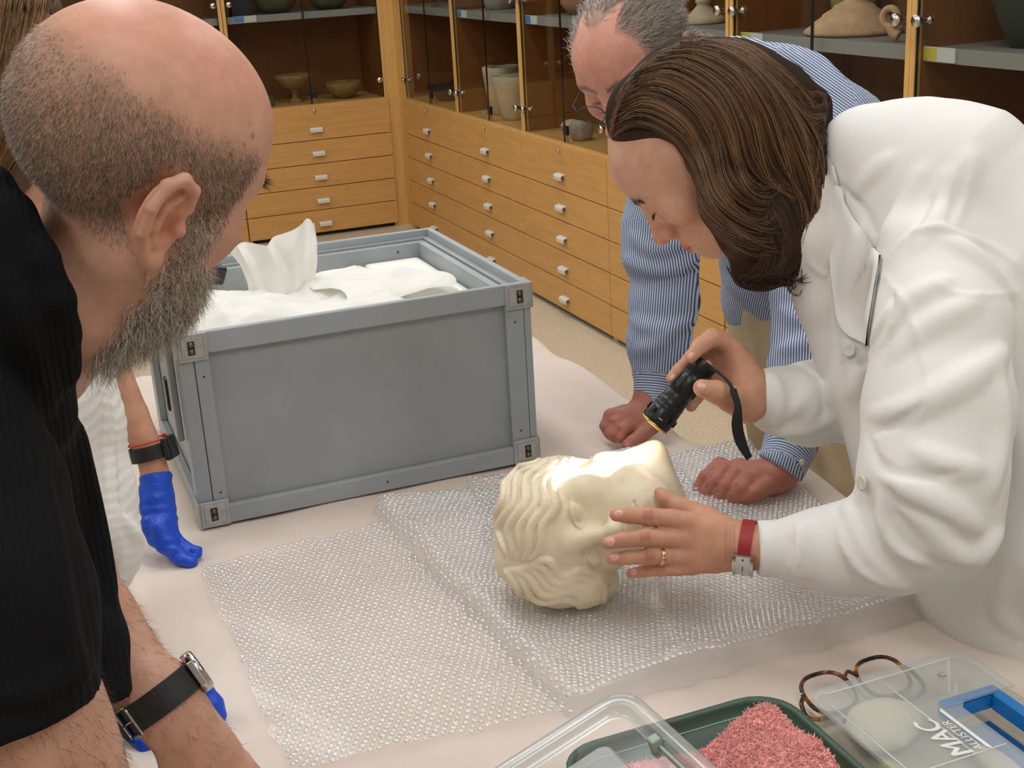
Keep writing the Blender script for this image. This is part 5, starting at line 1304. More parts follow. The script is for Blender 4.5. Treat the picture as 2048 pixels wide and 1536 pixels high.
# ============================================================ woman in the white textured top, behind him
GLOVE = NT('blue_nitrile'); GLOVE.b.inputs['Base Color'].default_value = (*lin((20, 78, 205)), 1); GLOVE.b.inputs['Roughness'].default_value = 0.42
_v = GLOVE.coords('Object', (1, 1, 1)); GLOVE.bump(GLOVE.noise(_v, 60, 3, 0.6), 0.7, 0.004); GLOVE = GLOVE.m
def woman_white():
    root = empty('person', tuple(P(200, 1100, 1.75) * [1, 1, 0])); tag(root, 'long haired woman in a white crinkled top with blue gloves, behind the bald man', 'person'); off = np.array(root.location)
    HW = Head(frame((0.70, 0.45, 0.35), (0.35, -0.93, 0.1)), 0.95, (0, 0, 0), P(-60, 150, 1.70))
    f = Field([HW.grp()])
    f.add(JC([(40, 200, 1.64, 80), (60, 420, 1.70, 80), (90, 560, 1.74, 100)], 0.04), JC([(110, 620, 1.76, 80), (160, 900, 1.78, 85), (150, 1150, 1.76, 85), (60, 1500, 1.8, 100)], 0.05))
    f.add(JC([(120, 560, 1.86, 44), (190, 640, 1.95, 40), (222, 735, 1.97, 36), (264, 830, 1.985, 32), (300, 905, 1.99, 28), (312, 960, 1.995, 28)], 0.01, 0.005))
    gl = [[(312, 950, 1.995, 31), (312, 1000, 1.995, 36), (322, 1050, 1.99, 34)],
          [(322, 1040, 1.985, 20), (345, 1078, 1.985, 18), (372, 1098, 1.985, 15), (394, 1104, 1.98, 12)],
          [(318, 1055, 1.97, 20), (340, 1095, 1.97, 18), (362, 1116, 1.97, 16), (382, 1124, 1.965, 13)],
          [(310, 1050, 2.00, 18), (325, 1085, 2.01, 15), (350, 1105, 2.01, 13), (362, 1110, 2.01, 11)],
          [(302, 1010, 1.985, 18), (300, 1050, 1.975, 17), (310, 1080, 1.97, 14), (322, 1092, 1.965, 12)]]
    gr = [[(215, 1230, 1.62, 44), (262, 1320, 1.585, 40), (310, 1385, 1.555, 50), (345, 1405, 1.55, 48)],
          [(360, 1366, 1.555, 26), (398, 1384, 1.55, 26), (422, 1412, 1.55, 24), (434, 1434, 1.55, 19)],
          [(300, 1396, 1.545, 26), (244, 1408, 1.54, 27), (270, 1458, 1.53, 24), (290, 1490, 1.522, 20)],
          [(285, 1385, 1.55, 24), (236, 1400, 1.55, 22), (222, 1420, 1.545, 18)],
          [(330, 1420, 1.53, 26), (330, 1465, 1.52, 23), (345, 1500, 1.515, 18)],
          [(360, 1400, 1.54, 26), (385, 1450, 1.53, 22), (400, 1480, 1.525, 18)]]
    inner = lambda c: [(x, y, z, r * 0.76) for x, y, z, r in c]
    for c in gl + gr: f.add(JC(inner(c), 0.008, 0.006))
    f.add(JC([(60, 640, 1.62, 60), (110, 900, 1.66, 48), (180, 1150, 1.64, 42), (215, 1230, 1.62, 38)], 0.03, 0.03))
    body, V, Q = sdfmesh('body', f, 0.0032, SKIN1, root); body.location = -off
    q = HW.loc(V); C = paint_head(q, lin((206, 158, 132)), lin((180, 100, 95)), lin((60, 45, 35))); colattr(body, C)
    wr = lambda p, d: d - 0.0010 * np.sin(220 * p[:, 2] + 40 * p[:, 0] + 3 * np.sin(90 * p[:, 1] + 60 * p[:, 2]))
    for nm, cs, cut in (('glove', gl, (311, 940, 1.99, 0.06, -1.0)), ('glove', gr, (225, 1250, 1.61, -0.45, -0.85))):
        g = Field([JC(c, 0.0045, 0.004) for c in cs], wr)
        c0 = P(*cut[:3]); nn = CD((cut[3], cut[4], 0)); g.add(Grp(c0, 0.06, lambda p, d, c0=c0, nn=nn: np.where(vlen(p - np.asarray(c0, F32)) < 0.055, smax(d, (p - np.asarray(c0, F32)) @ np.asarray(nn, F32), 0.003), d), 0.002, 'mod'))
        go, _, _ = sdfmesh(nm, g, 0.0027, GLOVE, root); go.location = -off
    # hair
    hf = Field([JC([(-60, 70, 1.64, 172), (-80, 220, 1.64, 150), (-70, 360, 1.66, 92)], 0.04), JC([(40, 40, 1.60, 84), (30, 180, 1.60, 80), (0, 330, 1.62, 70)], 0.04)])
    ho, HV, HQ = sdfmesh('hair', hf, 0.006, HAIRM, root); ho.location = -off; colattr(ho, np.tile(lin((80, 56, 38)), (len(HV), 1)))
    paths = []; cols = []
    for i in range(1900):
        t = RNG.uniform(-1.9, 1); x0 = 105 * t - 15; l = np.array([(20 + 85 * t * (0.5 if t < 0 else 1), -70), (x0 + 12, 30), (x0 - 12 + 10 * math.sin(6 * t), 130), (x0 - 35 * (1 - t * .4) * (1 if t > 0 else -1), 260), (-60 + 0.45 * x0, 400)]) + RNG.normal(0, 5, (5, 2))
        p, h = march(hf, spline(l, 12))
        if h.sum() < 6: continue
        p = p[h]; p = p + CD((0, 0, -1)) * RNG.uniform(-0.001, 0.006); k = RNG.uniform(); paths.append(p - off)
        cols.append(np.array(lin((70, 48, 34))) * (1 - k) + np.array(lin((168, 128, 84))) * k)
    strands('hair_strands', paths, [np.linspace(0.0007, 0.0004, len(p)) for p in paths], cols, root)
    # top
    s = Field([JC([(60, 560, 1.74, 110), (118, 690, 1.76, 100), (150, 850, 1.765, 92), (172, 1000, 1.76, 96), (184, 1100, 1.74, 92), (170, 1150, 1.73, 84)], 0.03, 0.02),
               JC([(90, 560, 1.68, 90), (80, 800, 1.66, 100), (110, 1050, 1.66, 100)], 0.05, 0.04)], None)
    base = Field(list(s.g)); s.add(*creases(base, [([(228, 1030), (260, 1060), (285, 1080)], 0.006, 0.002), ([(200, 720), (215, 850), (225, 1000), (240, 1130)], 0.006, 0.003)], 0.012))
    s.post = lambda p, d: d - 0.0007 * np.sin(430 * (p[:, 2] + 0.25 * p[:, 1]) + 7 * noise3(p, 45, 9)) - 0.0008 * noise3(p, 90, 2)
    so, _, _ = sdfmesh('white_top', s, 0.0042, mat('white_crinkle', (232, 231, 226), 0.9, spec=0.1, bump=0.4, bscale=160, bdist=0.002), root); so.location = -off
    legs(root, off, (-0.085, 1.67, 0.72), (-0.13, 1.68), (52, 60, 82), 'blue_jeans', 2)
    return f
_t0 = t_(); WW_F = woman_white(); print('woman_white', t_() - _t0)
def watch_smart():
    c = P(300, 903, 1.99); ax = nz(P(312, 960, 1.995) - P(285, 865, 1.985)); tw = CD((0.95, -0.25, -0.15))
    w = empty('wristwatch', tuple(c)); tag(w, 'black smartwatch above the blue glove beside the crate', 'watch')
    m = mat('black_rubber', (30, 31, 34), 0.5); R0 = 36.5 * 1.99 / FPX
    band('strap', np.zeros(3), ax, R0, R0, tw, 0.022, 0.003, m, w)
    n_ = nz(tw - ax * ax.dot(tw)); cs = box('case', (-0.018, -0.018, -0.002), (0.018, 0.018, 0.009), m, w, 0.004, 3); cs.matrix_local = matrix(n_ * (R0 + 0.001), ax, np.cross(n_, ax), n_)
    box('screen', (-0.0155, -0.0155, 0.0092), (0.0155, 0.0155, 0.0098), mat('black_glass', (8, 8, 10), 0.1), cs)
    b = empty('bracelet', tuple(c - ax * 0.016)); tag(b, 'thin red thread bracelet above the black smartwatch', 'bracelet')
    a = np.linspace(0, 2 * np.pi, 40); bi = np.cross(ax, n_); ring = (n_[None] * np.cos(a)[:, None] + bi[None] * np.sin(a)[:, None]) * (R0 + 0.0022)
    tube('thread', ring, 0.0014, mat('red_thread', (190, 40, 38), 0.8), b, 6)
    for k in range(3): rock('knot', (0.0035, 0.003, 0.003), mat('red_thread', (190, 40, 38), 0.8), k, b).location = tuple(n_ * (R0 + 0.002) + np.array(CD((-0.3 + 0.2 * k, -0.4, -1))) * 0.004)
watch_smart()
# ============================================================ woman in the white lab coat
H4 = Head(frame((-0.592, 0.7137, 0.3745), (-0.8023, -0.5657, -0.1902)), 0.978, (-0.0725, -0.012, -0.004), P(1421, 335, 1.70), slit=-0.0012, nose=0.95, ear=True)
FLA = P(1414, 724, 1.716); FLB = P(1306, 850, 1.727)            # flashlight axis, tail and head
def mod_field(f, fn):
    return f
def woman_coat():
    root = empty('person', tuple(P(2000, 1100, 1.62) * [1, 1, 0])); tag(root, 'brown haired woman in a white lab coat bending over the marble head', 'person'); off = np.array(root.location)
    f = Field([H4.grp()])
    f.add(JC([(1510, 400, 1.75, 62), (1600, 420, 1.75, 60), (1700, 460, 1.74, 60)], 0.03))
    f.add(JC([(1760, 480, 1.72, 70), (1900, 650, 1.72, 100), (2000, 950, 1.72, 100), (2140, 1300, 1.74, 90)], 0.04))
    # left hand on the marble, wrist, forearm, upper arm
    lh = [[(1545, 1098, 1.575, 44), (1490, 1092, 1.588, 42)],
          [(1492, 1092, 1.588, 42), (1440, 1062, 1.592, 32), (1375, 1046, 1.594, 22)], [(1486, 1092, 1.588, 36), (1430, 1085, 1.592, 30), (1372, 1080, 1.592, 22)],
          [(1486, 1095, 1.588, 34), (1430, 1105, 1.592, 28), (1376, 1112, 1.593, 20)], [(1486, 1108, 1.590, 30), (1430, 1122, 1.594, 22), (1382, 1134, 1.597, 16)]]
    fi = [[(1378, 1044, 1.594, 20), (1345, 1038, 1.593, 19.5), (1296, 1033, 1.588, 18), (1258, 1031, 1.590, 15.5), (1232, 1030, 1.596, 13)],
          [(1374, 1080, 1.592, 20), (1345, 1077, 1.590, 19), (1292, 1075, 1.580, 18), (1248, 1079, 1.582, 15.5), (1216, 1086, 1.588, 13)],
          [(1376, 1112, 1.593, 18.5), (1348, 1112, 1.592, 17.5), (1300, 1112, 1.585, 16.5), (1256, 1115, 1.588, 14.5), (1224, 1117, 1.594, 12.5)],
          [(1382, 1134, 1.597, 15.5), (1356, 1137, 1.598, 14.5), (1322, 1139, 1.597, 13.5), (1288, 1142, 1.601, 12), (1262, 1147, 1.606, 10.5)]]
    th = [[(1470, 1075, 1.600, 30), (1410, 1035, 1.618, 24), (1362, 1015, 1.632, 20), (1330, 996, 1.640, 16), (1319, 985, 1.643, 11)]]
    for c in lh: f.add(JC(c, 0.012, 0.006))
    for c in fi: f.add(JC(c, 0.0045, 0.003))
    for c in th: f.add(JC(c, 0.010, 0.005))
    f.add(JC([(1545, 1098, 1.575, 42), (1700, 1100, 1.53, 52), (1860, 1060, 1.49, 58), (1890, 850, 1.50, 66), (1890, 560, 1.56, 70), (1830, 480, 1.62, 80)], 0.01))
    # right hand holding the flashlight
    rh = [[(1600, 800, 1.780, 46), (1520, 795, 1.730, 40), (1500, 780, 1.726, 40)],
          [(1500, 785, 1.730, 40), (1482, 740, 1.740, 34), (1462, 705, 1.740, 26)], [(1500, 780, 1.730, 36), (1470, 745, 1.748, 30), (1445, 718, 1.753, 22)],
          [(1498, 795, 1.726, 34), (1462, 772, 1.748, 28), (1440, 752, 1.756, 20)]]
    rf = [[(1466, 702, 1.740, 23), (1444, 683, 1.730, 21), (1424, 676, 1.713, 19), (1400, 692, 1.705, 16.5), (1382, 713, 1.695, 13)],
          [(1448, 712, 1.750, 21), (1412, 698, 1.746, 19), (1384, 716, 1.741, 16), (1358, 742, 1.731, 14), (1343, 757, 1.727, 11)],
          [(1440, 752, 1.756, 18), (1408, 768, 1.758, 16), (1392, 792, 1.755, 15), (1382, 812, 1.743, 12)],
          [(1496, 815, 1.713, 33), (1462, 798, 1.693, 27), (1432, 784, 1.676, 23), (1404, 776, 1.667, 18)]]
    for c in rh: f.add(JC(c, 0.014, 0.008))
    for c in rf: f.add(JC(c, 0.006, 0.004))
    f.add(JC([(1600, 800, 1.78, 46), (1720, 790, 1.82, 52), (1800, 650, 1.86, 55), (1800, 500, 1.80, 60)], 0.01))
    body, V, Q = sdfmesh('body', f, 0.0020, SKIN2, root); body.location = -off
    q = H4.loc(V); sk = np.array(lin((208, 164, 142)))
    C = paint_head(q, sk, lin((178, 104, 98)), lin((58, 42, 34)), blush=lin((206, 128, 112)), brow_w=0.0055)
    head = (np.linalg.norm(q, axis=1) < 0.17); C[~head] = np.array(lin((200, 150, 124)))
    W = lambda x, y, z0=0.5: march(f, [(x, y)])[0][0]
    nail = lin((238, 190, 180)); red = lin((196, 128, 110)); dk = lin((150, 96, 78))  # dk: shade of knuckle and wrist creases, painted into the skin
    sp = [(W(x, y), 0.0055, nail, 0.85) for x, y in ((1236, 1027), (1220, 1084), (1228, 1115))] + [(W(1266, 1146), 0.0045, red, 0.6)]
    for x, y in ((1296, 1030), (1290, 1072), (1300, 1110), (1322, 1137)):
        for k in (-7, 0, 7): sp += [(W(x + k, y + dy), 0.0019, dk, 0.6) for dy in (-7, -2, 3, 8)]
        sp.append((W(x, y), 0.009, red, 0.35))
    sp += [(W(1378, 1046), 0.012, red, 0.3), (W(1376, 1082), 0.012, red, 0.3), (W(1240, 1032), 0.012, red, 0.35), (W(1225, 1086), 0.012, red, 0.35), (W(1232, 1117), 0.012, red, 0.4)]
    sp += [(W(1404, 775), 0.006, nail, 0.5), (W(1345, 756), 0.004, nail, 0.7), (W(1380, 714), 0.004, nail, 0.7), (W(1384, 811), 0.005, nail, 0.6), (W(1445, 730), 0.02, lin((150, 92, 76)), 0.5), (W(1470, 815), 0.01, red, 0.4)]  # the broad brown spot paints shade into the palm hollow
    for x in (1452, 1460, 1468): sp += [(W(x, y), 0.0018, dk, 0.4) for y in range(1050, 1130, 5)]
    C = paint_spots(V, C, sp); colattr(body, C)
    NAIL = mat('fingernail', (226, 168, 156), 0.25, spec=0.5)
    for (x, y, ax_, l, w_) in ((1237, 1028, (-1, 0.02, 0), 0.0062, 0.0052), (1221, 1084, (-1, 0.12, 0), 0.0062, 0.0052), (1229, 1115, (-1, 0.05, 0), 0.0058, 0.0048), (1268, 1144, (-1, 0.15, 0), 0.0050, 0.0038), (1403, 774, (-1, -0.1, 0), 0.0062, 0.0056), (1346, 755, (-0.6, 0.7, 0), 0.005, 0.0036), (1383, 712, (-0.5, 0.8, 0), 0.005, 0.0036)):
        p_, h_ = march(f, [(x, y)])
        if not h_[0]: continue
        g_ = grad(f, p_, 0.002)[0]; a_ = CD(ax_); a_ = nz(a_ - g_ * a_.dot(g_)); bm = bmesh.new(); bmesh.ops.create_uvsphere(bm, u_segments=16, v_segments=8, radius=1.0)
        for v in bm.verts: v.co = Vector((v.co.x * l, v.co.y * w_, v.co.z * 0.0011 - 0.10 * (v.co.y * w_) ** 2 / w_ * 3))
        nl = bmobj('fingernail', bm, NAIL, root, True); nl.matrix_local = matrix(p_[0] + g_ * 0.0003 - off, a_, np.cross(g_, a_), g_)
    # --- coat
    s = Field()
    s.add(JC([(1720, 300, 1.70, 82), (1800, 330, 1.68, 122), (1890, 390, 1.66, 182), (1990, 500, 1.66, 240)], 0.05, 0.03))
    s.add(JC([(1830, 520, 1.70, 170), (1880, 700, 1.72, 180), (1930, 950, 1.70, 182), (2030, 1150, 1.70, 190), (2120, 1320, 1.70, 190)], 0.05, 0.03))
    s.add(JC([(2080, 620, 1.60, 150), (2110, 900, 1.58, 140), (2100, 1100, 1.58, 130)], 0.05, 0.03))
    s.add(JC([(1700, 390, 1.71, 55), (1715, 560, 1.71, 70), (1745, 760, 1.71, 80), (1810, 960, 1.70, 85)], 0.04, 0.02))
    # near sleeve
    s.add(JC([(1860, 520, 1.56, 105), (1880, 660, 1.52, 132), (1875, 820, 1.49, 142), (1865, 950, 1.47, 140), (1868, 1035, 1.475, 122)], 0.03, 0.02))
    s.add(JC([(1868, 1045, 1.475, 118), (1780, 1085, 1.50, 100), (1690, 1098, 1.53, 88), (1620, 1098, 1.552, 70), (1592, 1098, 1.560, 60)], 0.03, 0.02))
    s.add(JC([(1596, 1098, 1.562, 58), (1514, 1097, 1.582, 56)], 0.006, 0.004))
    # far sleeve
    s.add(JC([(1790, 560, 1.82, 90), (1780, 700, 1.85, 90), (1700, 795, 1.84, 88), (1620, 808, 1.792, 80), (1560, 802, 1.752, 64), (1520, 790, 1.732, 50)], 0.03, 0.02))
    for (c0, nn, r) in ((P(1514, 1097, 1.582), CD((-1, 0.0, 0.05)), 0.05), (P(1505, 788, 1.727), CD((-0.97, -0.10, -0.1)), 0.055), (P(1980, 1215, 1.62), CD((-0.62, 0.78, 0.0)), 0.0)):
        if r: s.add(Grp(c0, 0.09, lambda p, d, c0=c0, nn=nn, r=r: np.where(vlen(p - np.asarray(c0, F32)) < r, smax(d, (p - np.asarray(c0, F32)) @ np.asarray(nn, F32), 0.003), d), 0.002, 'mod'))
    base = Field(list(s.g))
    R_ = 0.009
    folds = [([(1880, 470), (1960, 520), (2030, 600)], 0.012, 0.006), ([(1760, 480), (1800, 420), (1850, 330)], 0.012, 0.006), ([(1880, 470), (1920, 380), (1950, 300)], 0.014, 0.007), ([(1830, 500), (1880, 420), (1900, 340)], 0.010, 0.005),
             ([(1700, 400), (1740, 350), (1790, 310)], 0.010, 0.006),
             ([(1750, 660), (1820, 600), (1900, 560)], 0.012, 0.005), ([(1780, 720), (1860, 650), (1960, 600)], 0.013, 0.006), ([(1740, 830), (1840, 810), (1960, 740), (2010, 700)], 0.014, 0.004),
             ([(1770, 950), (1830, 985), (1900, 1020), (1960, 1060)], 0.014, 0.003), ([(1790, 985), (1850, 1040), (1900, 1100), (1945, 1130)], 0.011, 0.003), ([(1690, 1010), (1700, 1080), (1740, 1140), (1820, 1180)], 0.013, 0.004),
             ([(1765, 990), (1775, 1050), (1810, 1100), (1870, 1120)], 0.010, 0.003), ([(1990, 720), (2005, 850), (1985, 1000)], 0.012, 0.006), ([(1830, 900), (1900, 930), (1970, 940)], 0.010, 0.004),
             ([(1730, 445), (1712, 520), (1706, 590)], 0.012, 0.006), ([(1813, 612), (1780, 650), (1742, 690)], 0.010, 0.003),
             ([(1545, 745), (1560, 800), (1545, 860)], 0.008, 0.003), ([(1600, 745), (1620, 800), (1610, 870)], 0.011, 0.004), ([(1640, 740), (1610, 790), (1580, 830)], 0.008, 0.003), ([(1530, 870), (1600, 860), (1670, 830)], 0.009, 0.004),
             ([(1720, 600), (1735, 700), (1700, 800)], 0.010, 0.005), ([(1690, 560), (1700, 700), (1730, 830)], 0.008, 0.004), ([(2020, 1050), (1960, 1130), (1990, 1230)], 0.012, 0.006), ([(2010, 1150), (2000, 1220), (2040, 1270)], 0.010, 0.005)]
    grooves = [([(1795, 575), (1762, 655), (1732, 702)], -0.007, 0.001), ([(1672, 1012), (1690, 1068), (1722, 1128), (1780, 1172)], -0.007, 0.002), ([(1734, 866), (1765, 935), (1848, 952), (1920, 945)], -0.007, 0.002), ([(1762, 1000), (1790, 1068), (1850, 1118), (1930, 1140)], -0.007, 0.002), ([(1770, 962), (1795, 1003), (1850, 1030), (1905, 1050)], -0.006, 0.002), ([(1745, 868), (1800, 842), (1863, 800)], -0.005, 0.001), ([(1933, 324), (1918, 390), (1898, 448)], -0.007, 0.002), ([(1870, 387), (1850, 420), (1830, 452)], -0.005, 0.001), ([(1672, 366), (1700, 392), (1728, 420), (1752, 468), (1772, 512)], -0.0035, 0.0005), ([(1738, 700), (1728, 725), (1736, 745)], -0.007, 0.0),
               ([(1720, 545), (1745, 500), (1765, 440)], -0.002, 0.0), ([(1584, 1045), (1581, 1098), (1584, 1155)], -0.0028, 0.0006)]
    seams = [([(1742, 560), (1793, 498), (1813, 479), (1842, 459), (1880, 453), (1902, 462), (1967, 486), (2020, 517), (2046, 545)], 0.0042, 0.0008), ([(1750, 532), (1790, 580), (1818, 622), (1840, 690), (1856, 760), (1850, 860)], 0.0030, 0.0008), ([(1868, 560), (1905, 585), (1985, 590), (2040, 582)], 0.0025, 0.0005), ([(1600, 1050), (1598, 1098), (1600, 1150)], 0.003, 0.0008)]
    for y in range(1056, 1150, 11): folds.append(([(1586, y), (1600, y + (y - 1098) * 0.06), (1624, y + (y - 1098) * 0.16)], 0.0042, 0.0012))
    s.add(*creases(base, folds, 0.009, 14)); b2 = Field(list(s.g)); s.add(*creases(b2, grooves, 0.004, 8)); s.add(*creases(b2, seams, 0.003, 8))
    s.post = lambda p, d: d - 0.0022 * noise3(p, 24, 11) - 0.0010 * noise3(p, 60, 12)
    COAT = mat('white_cotton', (232, 231, 227), 0.85, spec=0.12, bump=0.15, bscale=500, bdist=0.0006)
    so, SV, SQ = sdfmesh('lab_coat', s, 0.0044, COAT, root, lo=np.array([0.55, 0.75, 0.70]), hi=np.array([1.75, 2.1, 1.60])); so.location = -off
    sk_ = Field([chain_grp([((1.18, 1.14, 0.74), 0.118), ((1.215, 1.13, 0.58), 0.140), ((1.24, 1.12, 0.42), 0.152)], 0.03, 0.02)], lambda p, d: smax(d, 0.42 - p[:, 2], 0.01) - 0.002 * noise3(p, 24, 11))
    sko, _, _ = sdfmesh('coat_skirt', sk_, 0.010, COAT, root); sko.location = -off
    legs(root, off, (1.235, 1.12, 0.44), (1.25, 1.12), (44, 46, 56), 'dark_trousers', 3)
    # lapel, collar and front edge as cloth strips lying on the coat
    def flap(name, outer, inner, lift, m=COAT, thick=0.0028):
        n = 40; A = spline(outer, n); B = spline(inner, n); rows = []
        for t in np.linspace(0, 1, 7):
            p, h = march(s, A * (1 - t) + B * t); g = grad(s, p)
            cz = pix(p)[1]; rows.append(p + g * (lift * (0.4 + 0.6 * (1 - t)) + 0.001))
        Rw = np.stack(rows, 1); g0 = grad(s, Rw.reshape(-1, 3)).reshape(Rw.shape)
        V = np.concatenate([Rw.reshape(-1, 3) + g0.reshape(-1, 3) * thick, Rw.reshape(-1, 3)]); k = 7; N = n * k; F = []
        for i in range(n - 1):
            for j in range(k - 1):
                a = i * k + j; F.append((a, a + 1, a + k + 1, a + k)); F.append((N + a, N + a + k, N + a + k + 1, N + a + 1))
            for j in (0, k - 1): a = i * k + j; F.append((a, a + k, N + a + k, N + a))
        o = fastmesh(name, V - off, F, m, root, True); return o
    flap('lapel', [(1672, 330), (1690, 390), (1715, 440), (1750, 490), (1768, 512)], [(1650, 300), (1662, 420), (1668, 560), (1690, 660), (1738, 690)], 0.003)
    for (x, y) in ((1732, 965), (1700, 700)):
        p, h = march(s, [(x, y)]); g = grad(s, p)[0]; b = lathe('button', [(0, 0.0), (0.0085, 0.0), (0.0095, 0.0018), (0.0085, 0.003), (0.006, 0.0022), (0, 0.0022)], mat('button_white', (214, 212, 204), 0.4), root, 20)
        x_ = nz(np.cross(g, (0.1, 0.2, 0.97))); b.matrix_local = matrix(p[0] + g * 0.004 - off, x_, np.cross(g, x_), g)
    # blouse at the neck
    bl_ = Field([JC([(1600, 290, 1.735, 70), (1622, 380, 1.72, 72), (1628, 480, 1.715, 70), (1645, 600, 1.72, 50), (1680, 760, 1.73, 40)], 0.03, 0.02), JC([(1590, 430, 1.73, 70), (1700, 500, 1.73, 90)], 0.03)])
    bb = Field(list(bl_.g)); bl_.add(*creases(bb, [([(1668, 250), (1672, 330), (1668, 450), (1660, 555)], 0.004, 0.0005), ([(1615, 520), (1640, 545), (1662, 552)], 0.003, 0.0)], 0.003, 10))
    bo, _, _ = sdfmesh('blouse', bl_, 0.004, mat('white_blouse', (226, 221, 216), 0.85, spec=0.1), root); bo.location = -off
    # --- hair
    DKH = np.array(lin((44, 29, 21))); MDH = np.array(lin((92, 62, 40))); LTH = np.array(lin((166, 126, 80)))
    hf = Field([JC([(1297, 236, 1.74, 78), (1375, 208, 1.735, 112), (1450, 224, 1.74, 128), (1520, 276, 1.745, 120)], 0.04, 0.03),
                JC([(1520, 250, 1.74, 110), (1565, 340, 1.735, 100), (1570, 430, 1.73, 84), (1555, 500, 1.725, 62), (1520, 535, 1.72, 40)], 0.04, 0.03),
                JC([(1430, 330, 1.69, 48), (1455, 410, 1.685, 50), (1490, 470, 1.69, 48), (1520, 530, 1.70, 34), (1490, 550, 1.70, 22)], 0.03, 0.02),
                JC([(1570, 200, 1.76, 62), (1610, 222, 1.75, 40), (1640, 205, 1.745, 18)], 0.03, 0.02),
                JC([(1600, 440, 1.735, 46), (1622, 505, 1.73, 28), (1600, 545, 1.725, 18)], 0.03, 0.02)])
    for grp in ([(1297, 236, 1.74, 78), (1375, 208, 1.735, 108), (1450, 224, 1.74, 124), (1520, 276, 1.745, 116)], [(1520, 250, 1.74, 106), (1565, 340, 1.735, 96), (1570, 430, 1.73, 80)]):
        mj = []
        for q_ in grp:
            c_, r_ = J(*q_); l_ = H4.loc(np.array([c_]))[0]; l_[0] = -l_[0]; mj.append((H4.wor(np.array([l_]))[0], r_ * 0.97))
        hf.add(chain_grp(mj, 0.03, 0.02))
    b = Field(list(hf.g))
    facecut = H4.wor((0, 0.098, -0.005))
    hf.add(Grp(facecut, 0.07, lambda p, d: smax(d, -(head_cut(H4.loc(p)) * H4.s), 0.008), 0.004, 'mod'))
    ho, HV, HQ = sdfmesh('hair', hf, 0.0038, HAIRB, root); ho.location = -off
    colattr(ho, np.tile(DKH, (len(HV), 1)) * (1 + 0.25 * noise3(HV, 140, 3))[:, None])
    guides = [[(1222, 305), (1262, 292), (1320, 300), (1362, 345), (1392, 410), (1432, 462), (1490, 498), (1545, 512)],
              [(1220, 262), (1278, 232), (1350, 268), (1388, 330), (1412, 400), (1456, 450), (1515, 482), (1568, 490)],
              [(1238, 205), (1305, 178), (1385, 222), (1425, 295), (1440, 365), (1472, 412), (1520, 438), (1550, 420)],
              [(1272, 152), (1345, 135), (1428, 185), (1468, 262), (1486, 330), (1515, 372), (1552, 372), (1562, 345)],
              [(1318, 112), (1392, 108), (1470, 150), (1516, 222), (1535, 300), (1560, 360), (1600, 400), (1612, 450)],
              [(1352, 92), (1430, 95), (1505, 138), (1560, 210), (1596, 290), (1620, 370), (1625, 440), (1606, 515)],
              [(1395, 82), (1470, 100), (1540, 150), (1592, 215), (1626, 270), (1640, 330), (1638, 410), (1625, 480)],
              [(1420, 88), (1490, 112), (1555, 165), (1600, 215), (1632, 228), (1648, 212), (1640, 190), (1618, 192)]]
    G = np.array([spline(g, 26) for g in guides])
    paths = []; cols = []
    def strand_set(G, n, amp, lo_, hi_, cfun, spread=1.0):
        K = len(G); PX = []; meta = []
        for i in range(n):
            u = RNG.uniform(0, K - 1.001); a = int(u); t = u - a
            cl = round(u * 5) / 5; t2 = (cl - a) * 0.55 + t * 0.45                     # clumps
            g = G[a] * (1 - t2) + G[a + 1] * t2
            s_ = np.linspace(0, 1, len(g)); ph = cl * 7.1
            tg = np.gradient(g, axis=0); tg /= np.linalg.norm(tg, axis=1, keepdims=True); nm = np.stack([-tg[:, 1], tg[:, 0]], 1)
            g = g + nm * (amp * np.sin(9 * s_ + ph) * s_ + RNG.normal(0, 2.2) * spread + RNG.normal(0, 4) * s_ * spread)[:, None]
            e0 = RNG.uniform(0, 0.22); e1 = RNG.uniform(0.72, 1.0); k = np.linspace(e0, e1, 22) * (len(g) - 1); ki = np.minimum(k.astype(int), len(g) - 2); kt = (k - ki)[:, None]
            PX.append(g[ki] * (1 - kt) + g[ki + 1] * kt); meta.append((u, RNG.uniform()))
        PX = np.array(PX); p, h = march(hf, PX.reshape(-1, 2), 1.2, 2.4, 45)
        p = p.reshape(n, 22, 3); h = h.reshape(n, 22); toward = CD((0, 0, -1))
        for i in range(n):
            if h[i].mean() < 0.45: continue
            j0 = np.flatnonzero(h[i]); h[i] = False; br = np.flatnonzero(np.diff(j0) > 1); j0 = j0[(br[-1] + 1 if len(br) else 0):]; h[i][j0] = True
            if len(j0) < 7: continue
            q_ = p[i][h[i]]
            z = pix(q_)[1]
            if np.abs(np.diff(z)).max() > 0.05: continue
            lift = RNG.uniform(lo_, hi_); paths.append(q_ + toward * lift - off); cols.append(cfun(*meta[i], np.linspace(0, 1, len(q_))))
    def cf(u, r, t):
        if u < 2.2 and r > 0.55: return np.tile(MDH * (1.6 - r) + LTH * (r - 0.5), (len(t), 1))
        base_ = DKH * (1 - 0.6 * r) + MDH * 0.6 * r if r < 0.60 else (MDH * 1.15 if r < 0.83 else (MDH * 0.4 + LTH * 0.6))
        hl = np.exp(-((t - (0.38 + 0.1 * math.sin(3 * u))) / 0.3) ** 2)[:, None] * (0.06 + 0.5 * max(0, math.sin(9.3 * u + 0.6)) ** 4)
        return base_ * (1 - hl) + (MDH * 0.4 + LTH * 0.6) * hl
    strand_set(G, 4200, 8.0, -0.001, 0.008, cf)
